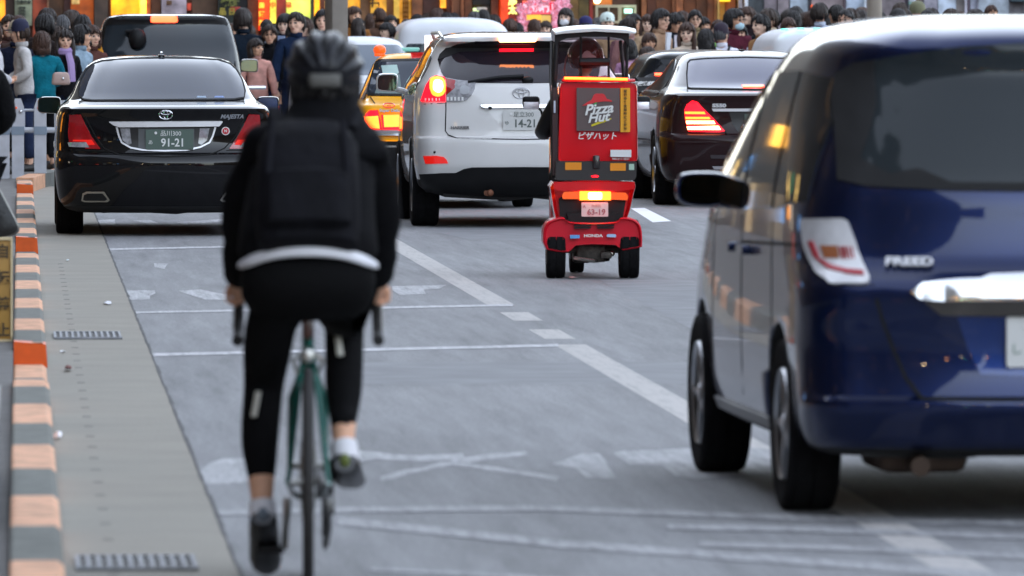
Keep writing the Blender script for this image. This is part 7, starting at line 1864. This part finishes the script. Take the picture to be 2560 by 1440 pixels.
facade('office_building', 'pale blue panelled building behind the minivan roof', 'building', 2170, 2640, '#8b8385', [
 (2206, 2262, 0, 100, .08, '#8c8286', 0, 'panel'), (2263, 2271, 0, 100, .15, '#5c5260', 0, 'post'), (2273, 2290, 0, 100, .3, '#b7bcc6', 0, 'column'), (2272, 2290, 4, 12, .35, '#6f8f88', 0, 'sign'), (2291, 2300, 0, 100, .12, '#74604a', 0, 'panel'),
 (2310, 2344, 0, 100, .1, '#9a96a2', 0, 'panel'), (2346, 2390, 0, 100, .12, '#aab6c6', .1, 'shutter'), (2391, 2411, 0, 100, .16, '#77716f', 0, 'panel'), (2412, 2418, 0, 100, .25, '#c4c0cc', 0, 'post'), (2420, 2424, 0, 100, .2, '#6a5c68', 0, 'post'),
 (2426, 2442, 0, 100, .15, '#b0b4c4', 0, 'panel'), (2443, 2446, 0, 100, .25, '#8a8a98', 0, 'post'), (2447, 2522, 0, 100, .10, '#a9b5c2', .1, 'shutter'), (2523, 2560, 6, 100, .15, '#78757c', 0, 'panel'), (2528, 2620, 0, 4, .4, '#2c4048', 0, 'sign')])

def word(s_, px, py, size, col, Y, em=0, vert=False, lab=None, parent=None):
    pass
def shop_word(t_, px, py, size, col, pr, em=0.0):
    Y = YS-pr-.02; X, z = at(px, py, Y)
    best = min((o for o in bpy.data.objects if o.get('category') in ('shop', 'building') and o.location.x <= X+.4), key=lambda o: X-o.location.x)
    o = text('lettering', t_, size, mat('word %s %s' % (col, em), hx(col), rough=.6, emit=em*.35, ecol=hx(col)), best, (X-best.location.x, Y-best.location.y, z-best.location.z), bold=.006, depth=.01)
    return o
for i, ch in enumerate('お知らせ'): shop_word(ch, 46+i*9, 6, .055, '#3a3f36', .20)
for i in range(4): shop_word('営業中', 56, 20+i*8, .035, '#5a6054', .20)
shop_word('焼肉', 572, 8, .13, '#8c8f4a', .3); shop_word('品 日', 568, 30, .12, '#a8963c', .3); shop_word('酒', 590, 10, .10, '#9a9c62', .3)
for i, ch in enumerate('居酒屋'): shop_word(ch, 654, 14+i*22, .09, '#f4c83c', .4, .6)
shop_word('中', 682, 14, .10, '#d8862c', .1, .3); shop_word('華', 721, 14, .10, '#d8602c', .1, .3)
shop_word('福', 937, 8, .16, '#4a2c10', .26)
for i in range(5): shop_word('田', 1014, 4+i*11, .10, '#8a5212', .16)
for i, ch in enumerate('鳥太'): shop_word(ch, 1281, 4+i*22, .15, '#f4ea7a', .46, 1.1)
shop_word('R', 1650, 33, .05, '#f4e6e6', .9); 

# blossom stall: red and pink sign board, blossom sprays, yellow price boards
def blossom_stall():
    Y = 135.5; X0 = at(1300, 60, Y)[0]
    t = thing('blossom_stall', 'stall sign framed in pink artificial cherry blossom, left of the masked woman', 'stall', (X0, Y, .22))
    def bx(a, b, y0, y1, pr, col, em, nm, par=None):
        xa = at(a, 50, Y)[0]-X0; xb = at(b, 50, Y)[0]-X0; z1 = at(a, y0, Y)[1]-.22; z0 = at(a, y1, Y)[1]-.22
        m = MB(); m.box(xa, xb, -pr, .0, z0, z1); return m.build(nm, mat('stall %s' % col, hx(col), rough=.6, emit=em*.3, ecol=hx(col)), par or t)
    sg = bx(1306, 1386, 4, 35, .05, '#e2566e', .6, 'sign_board')
    bx(1306, 1386, 2, 6, .07, '#f06a50', .8, 'sign_edge', sg)
    for i, ch in enumerate('唐揚げ専門店'):
        X, z = at(1314+i*12.5, 21, Y-.06); text('lettering', ch, .15, mat('stall white', (.85, .7, .78), emit=.12, ecol=(1, .8, .9)), sg, (X-X0, -.07, z-.22), bold=.006, sx=.62)
    bx(1373, 1378, 6, 33, .08, '#d42038', .5, 'red_bar', sg)
    bx(1315, 1352, 37, 50, .1, '#ecae3c', .8, 'price_board'); bx(1352, 1376, 38, 68, .12, '#e0bc62', .4, 'price_board')
    bx(1302, 1309, 0, 130, .02, '#6a2a22', 0, 'post'); bx(1384, 1390, 0, 130, .02, '#6a2a22', 0, 'post'); bx(1309, 1384, 86, 130, .3, '#7a4030', 0, 'counter')
    m = MB(); rr = random.Random(4)
    cl = [(1300, 20), (1302, 40), (1300, 60), (1306, 72), (1312, 30), (1325, 8), (1345, 6), (1368, 6), (1392, 12), (1400, 10), (1405, 6), (1396, 25), (1390, 44), (1384, 58), (1388, 70), (1394, 62), (1378, 74), (1310, 55), (1296, 66), (1408, 16), (1415, 10), (1386, 30)]
    for (px, py) in cl:
        for k in range(26):
            X, z = at(px+rr.gauss(0, 5.5), py+rr.gauss(0, 5), Y); y = -.12+rr.gauss(0, .07); r_ = rr.uniform(.018, .035)
            n = Vector((rr.gauss(0, 1), -1.2, rr.gauss(0, 1))).normalized(); u = n.orthogonal().normalized(); v = n.cross(u); c = Vector((X-X0, y, z-.22))
            m.add([tuple(c+u*r_*math.cos(a)+v*r_*math.sin(a)+n*(.008 if q % 2 else 0)) for q, a in enumerate([2*math.pi*q/6 for q in range(6)])], [(0, 1, 2, 3, 4, 5)])
    m.build('blossom', mat('blossom pink', hx('#e8a4b8'), rough=.7, var=.3, vscale=40, emit=.05, ecol=hx('#f0a0b8')), t, auto=False)
blossom_stall()
def booth():
    Y = 133.0; X0 = at(1470, 60, Y)[0]
    t = thing('food_booth', 'white framed glass booth with a small green lit sign above the scooter', 'booth', (X0, Y, .22))
    m = MB()
    def P(px, py): X, z = at(px, py, Y); return X-X0, z-.22
    def bar(a, b, y0, y1, d=.1):
        xa, z1 = P(a, y0); xb, z0 = P(b, y1); m.box(xa, xb, -d, 0, z0, z1)
    bar(1488, 1590, 12, 19); bar(1488, 1494, 19, 190); bar(1519, 1523, 19, 60); bar(1544, 1553, 19, 190); bar(1585, 1590, 19, 190); bar(1494, 1544, 52, 58); bar(1553, 1585, 60, 190, .3)
    m.build('frame', mat('booth cream', hx('#c3b795'), rough=.5, var=.1), t)
    m = MB(); bar(1494, 1585, 19, 52, .02); m.build('pane', mat('booth glass', (.16, .09, .05), rough=.15, coat=1, var=.4, vscale=5), t)
    m = MB(); bar(1560, 1579, 22, 33, .16); m.build('lit_sign', mat('booth green light', (.6, .9, .8), emit=.5, ecol=hx('#a8f0d8')), t)
booth()
def lamp():
    X, z = at(1493, 0, 136.0); t = thing('globe_lamp', 'round warm white globe lamp above the food booth', 'lamp', (X, 136.0, z))
    m = MB(); m.ball((0, 0, 0), .056, 16, 12); m.build('globe', mat('globe lamp', (1, .8, .5), emit=2.5, ecol=(1, .6, .3)), t)
    m = MB(); m.tube([(0, 0, .05), (0, 0, .9), (0, 2.4, .9)], .012, 8); m.build('stem', M_TRIM, t)
lamp()
def vending():
    X0, z1 = at(1620, 27, 130.0); t = thing('red_sign', 'red sign board on a dark stand behind the navy jacket man', 'sign', (X0, 130.0, .22))
    def b(a, c, y0, y1, d, m_, nm, par=t):
        m = MB(); xa, zt = at(a, y0, 130); xb, zb = at(c, y1, 130); m.rbox(((xa+xb)/2-X0, -d/2, (zt+zb)/2-.22), (xb-xa, d, zt-zb), .01); return m.build(nm, m_, par)
    s_ = b(1643, 1664, 27, 56, .08, mat('sign red', hx('#d41c20'), rough=.4, emit=.3, ecol=hx('#e01c20')), 'board')
    b(1650, 1653.5, 30, 34, .09, M_WHITEP, 'white_dot', s_); b(1648, 1657, 43, 50, .09, M_WHITEP, 'white_mark', s_)
    b(1636, 1668, 57, 76, .3, M_TRIM, 'stand'); b(1639, 1658, 77, 84, .34, mat('magenta lamp', hx('#ff1fb8'), emit=.5, ecol=hx('#ff10a8')), 'magenta_lamp'); b(1642, 1653, 84, 94, .34, mat('rose lamp', hx('#ff2060'), emit=.4, ecol=hx('#ff1850')), 'rose_lamp')
    b(1637, 1667, 95, 300, .3, M_TRIM, 'cabinet')
vending()

# ---------------------------------------------------------------- street walls either side and behind, seen in the paintwork
def windowed(name, base, lit, sx, sz):
    m = bpy.data.materials.new(name); m.use_nodes = True; n = m.node_tree; b = n.nodes['Principled BSDF']; b.inputs['Roughness'].default_value = .7
    tc = n.nodes.new('ShaderNodeTexCoord'); br = n.nodes.new('ShaderNodeTexBrick'); br.offset = 0; br.inputs['Scale'].default_value = 1
    br.inputs['Brick Width'].default_value = sx; br.inputs['Row Height'].default_value = sz; br.inputs['Mortar Size'].default_value = .45; br.inputs['Mortar Smooth'].default_value = 0
    br.inputs['Color1'].default_value = (.9, .9, .9, 1); br.inputs['Color2'].default_value = (0, 0, 0, 1); br.inputs['Mortar'].default_value = (0, 0, 0, 1)
    sp = n.nodes.new('ShaderNodeSeparateXYZ'); ad = n.nodes.new('ShaderNodeMath'); ad.operation = 'ADD'; cb = n.nodes.new('ShaderNodeCombineXYZ')
    n.links.new(tc.outputs['Object'], sp.inputs[0]); n.links.new(sp.outputs[0], ad.inputs[0]); n.links.new(sp.outputs[1], ad.inputs[1]); n.links.new(ad.outputs[0], cb.inputs[0]); n.links.new(sp.outputs[2], cb.inputs[1])
    n.links.new(cb.outputs[0], br.inputs['Vector'])
    nz = n.nodes.new('ShaderNodeTexNoise'); nz.inputs['Scale'].default_value = .35; n.links.new(cb.outputs[0], nz.inputs['Vector'])
    b.inputs['Base Color'].default_value = (*base, 1)
    mu = n.nodes.new('ShaderNodeMath'); mu.operation = 'MULTIPLY'; mr = n.nodes.new('ShaderNodeMapRange'); mr.inputs[1].default_value = .54; mr.inputs[2].default_value = .60; mr.inputs[3].default_value = .0; mr.inputs[4].default_value = .05
    n.links.new(nz.outputs[0], mr.inputs[0]); n.links.new(br.outputs['Color'], mu.inputs[0]); n.links.new(mr.outputs[0], mu.inputs[1]); n.links.new(mu.outputs[0], b.inputs['Emission Strength'])
    b.inputs['Emission Color'].default_value = (*lit, 1); return m
def block(lab, x0, x1, y0, y1, h, col, lit=(1, .62, .28), cat='building', sx=2.6, sz=3.0):
    t = thing('office_building', lab, cat, (x0, y0, 0))
    m = MB(); m.box(0, x1-x0, 0, y1-y0, 0, h); m.build('wall', windowed('windowed '+lab[:12], hx(col), lit, sx, sz), t)
    m = MB(); m.box(-.2, x1-x0+.2, -.2, y1-y0+.2, h, h+.6); m.build('roof', mat('cornice grey', 0), t)
mat('cornice grey', hx('#6b655c'), rough=.8)
block('brown office block along the left of the street near the camera', -22, -8, -100, 38, 24, '#2e231b')
block('tan shop block along the left of the street beyond the brown one', -22, -7, 40, 78, 22, '#352a1f', (1, .55, .2))
block('grey block along the left of the street near the junction', -22, -8, 80, 170, 26, '#2c241d')
block('beige block along the right of the street near the camera', 26, 40, 0, 50, 11, '#7a6c58')
block('brown block along the right of the street near the junction', 26, 40, 54, 110, 12, '#66503c', (1, .5, .2))
block('dark office block closing the street far behind the camera', -20, 4, -130, -110, 24, '#3c3a36', (1, .6, .25), sx=3)
block('low brick block far behind the camera on the right', 6, 34, -125, -106, 20, '#43382e', (1, .5, .18), sx=3)
# ---------------------------------------------------------------- lamps and lit signs of the street, seen in the paintwork
def street_lights():
    rr = random.Random(9)
    for i, (x, y, h, col, hx_) in enumerate(((-5.5, -34, 4.6, 'amber', (1, .42, .10)), (-3.2, -52, 3.9, 'warm white', (1, .72, .42)), (5.5, -70, 5.2, 'amber', (1, .42, .10)),
                              (-6.6, -12, 5.0, 'warm white', (1, .72, .42)), (12, -48, 4.4, 'amber', (1, .42, .10)), (-4.4, -78, 6.6, 'teal green', (.1, 1, .62)), (16.5, -30, 4.8, 'warm white', (1, .72, .42)), (-2.0, -95, 3.4, 'amber', (1, .42, .10)))):
        t = thing('street_lamp', '', 'street lamp', (x, y, 0))
        t['label'] = ('short amber globe lamp behind the camera, second nearest on the kerb side', 'warm white globe lamp behind the camera on the kerb side, about fifty metres back', 'amber globe lamp behind the camera nearest the middle of the road', 'warm white globe lamp nearest behind the camera on the kerb side', 'amber globe lamp behind the camera on the far side of the road', 'teal green globe lamp behind the camera on the kerb side', 'warm white globe lamp behind the camera on the far side of the road', 'lowest amber globe lamp, farthest behind the camera')[i]
        t['group'] = 'globe lamps behind the camera'
        m = MB(); m.tube([(0, 0, 0), (0, 0, h*.5), (0, 0, h-.1)], [.07, .055, .045], 10); m.lathe([(.12, 0), (.12, .3), (.07, .4)], n=12); m.build('pole', M_TRIM, t)
        m = MB(); m.ball((0, 0, h), .17, 14, 10); m.build('globe', mat('street globe '+col, (.8, .8, .8), emit=48, ecol=hx_), t)
        m = MB(); m.lathe([(.10, h+.15), (.12, h+.17), (.02, h+.24)], n=12); m.build('cap', M_TRIM, t)
    blocks = [o for o in bpy.data.objects if o.get('category') == 'building' and o.location.x < -20]
    cols = (('#ff9a2c', 2.2), ('#ffd27a', 2.0), ('#ff4a2a', 1.6), ('#58e08a', 1.3), ('#fff0d8', 2.2), ('#ffb648', 2.4), ('#78b8ff', 1.0))
    for y in [44+i*6.4+rr.uniform(-2, 2) for i in range(18)]:
        b = max((o for o in blocks if o.location.y <= y), key=lambda o: o.location.y)
        xw = (-7 if 40 <= b.location.y < 80 else -8)-b.location.x; z = rr.uniform(.9, 4.2); w_, h_ = rr.uniform(.5, 1.6), rr.uniform(.35, 1.3); c_, e_ = rr.choice(cols)
        m = MB(); m.rbox((xw+.12, y-b.location.y, z), (.2, w_, h_), .02); m.build('lit_sign', mat('street sign '+c_, hx(c_), rough=.5, emit=e_*.55, ecol=hx(c_)), b)
        z = rr.uniform(.9, 2.2); m = MB(); m.box(xw, xw+.06, y-b.location.y+1.6, y-b.location.y+1.6+rr.uniform(1, 2.4), 0, z+1); m.build('shop_window', mat('shop window %d' % (y % 3), ((.3, .2, .1), (.06, .06, .07), (.2, .22, .2))[int(y % 3)], rough=.15, emit=(.16, 0, .06)[int(y % 3)], ecol=(1, .7, .35)), b)
street_lights()
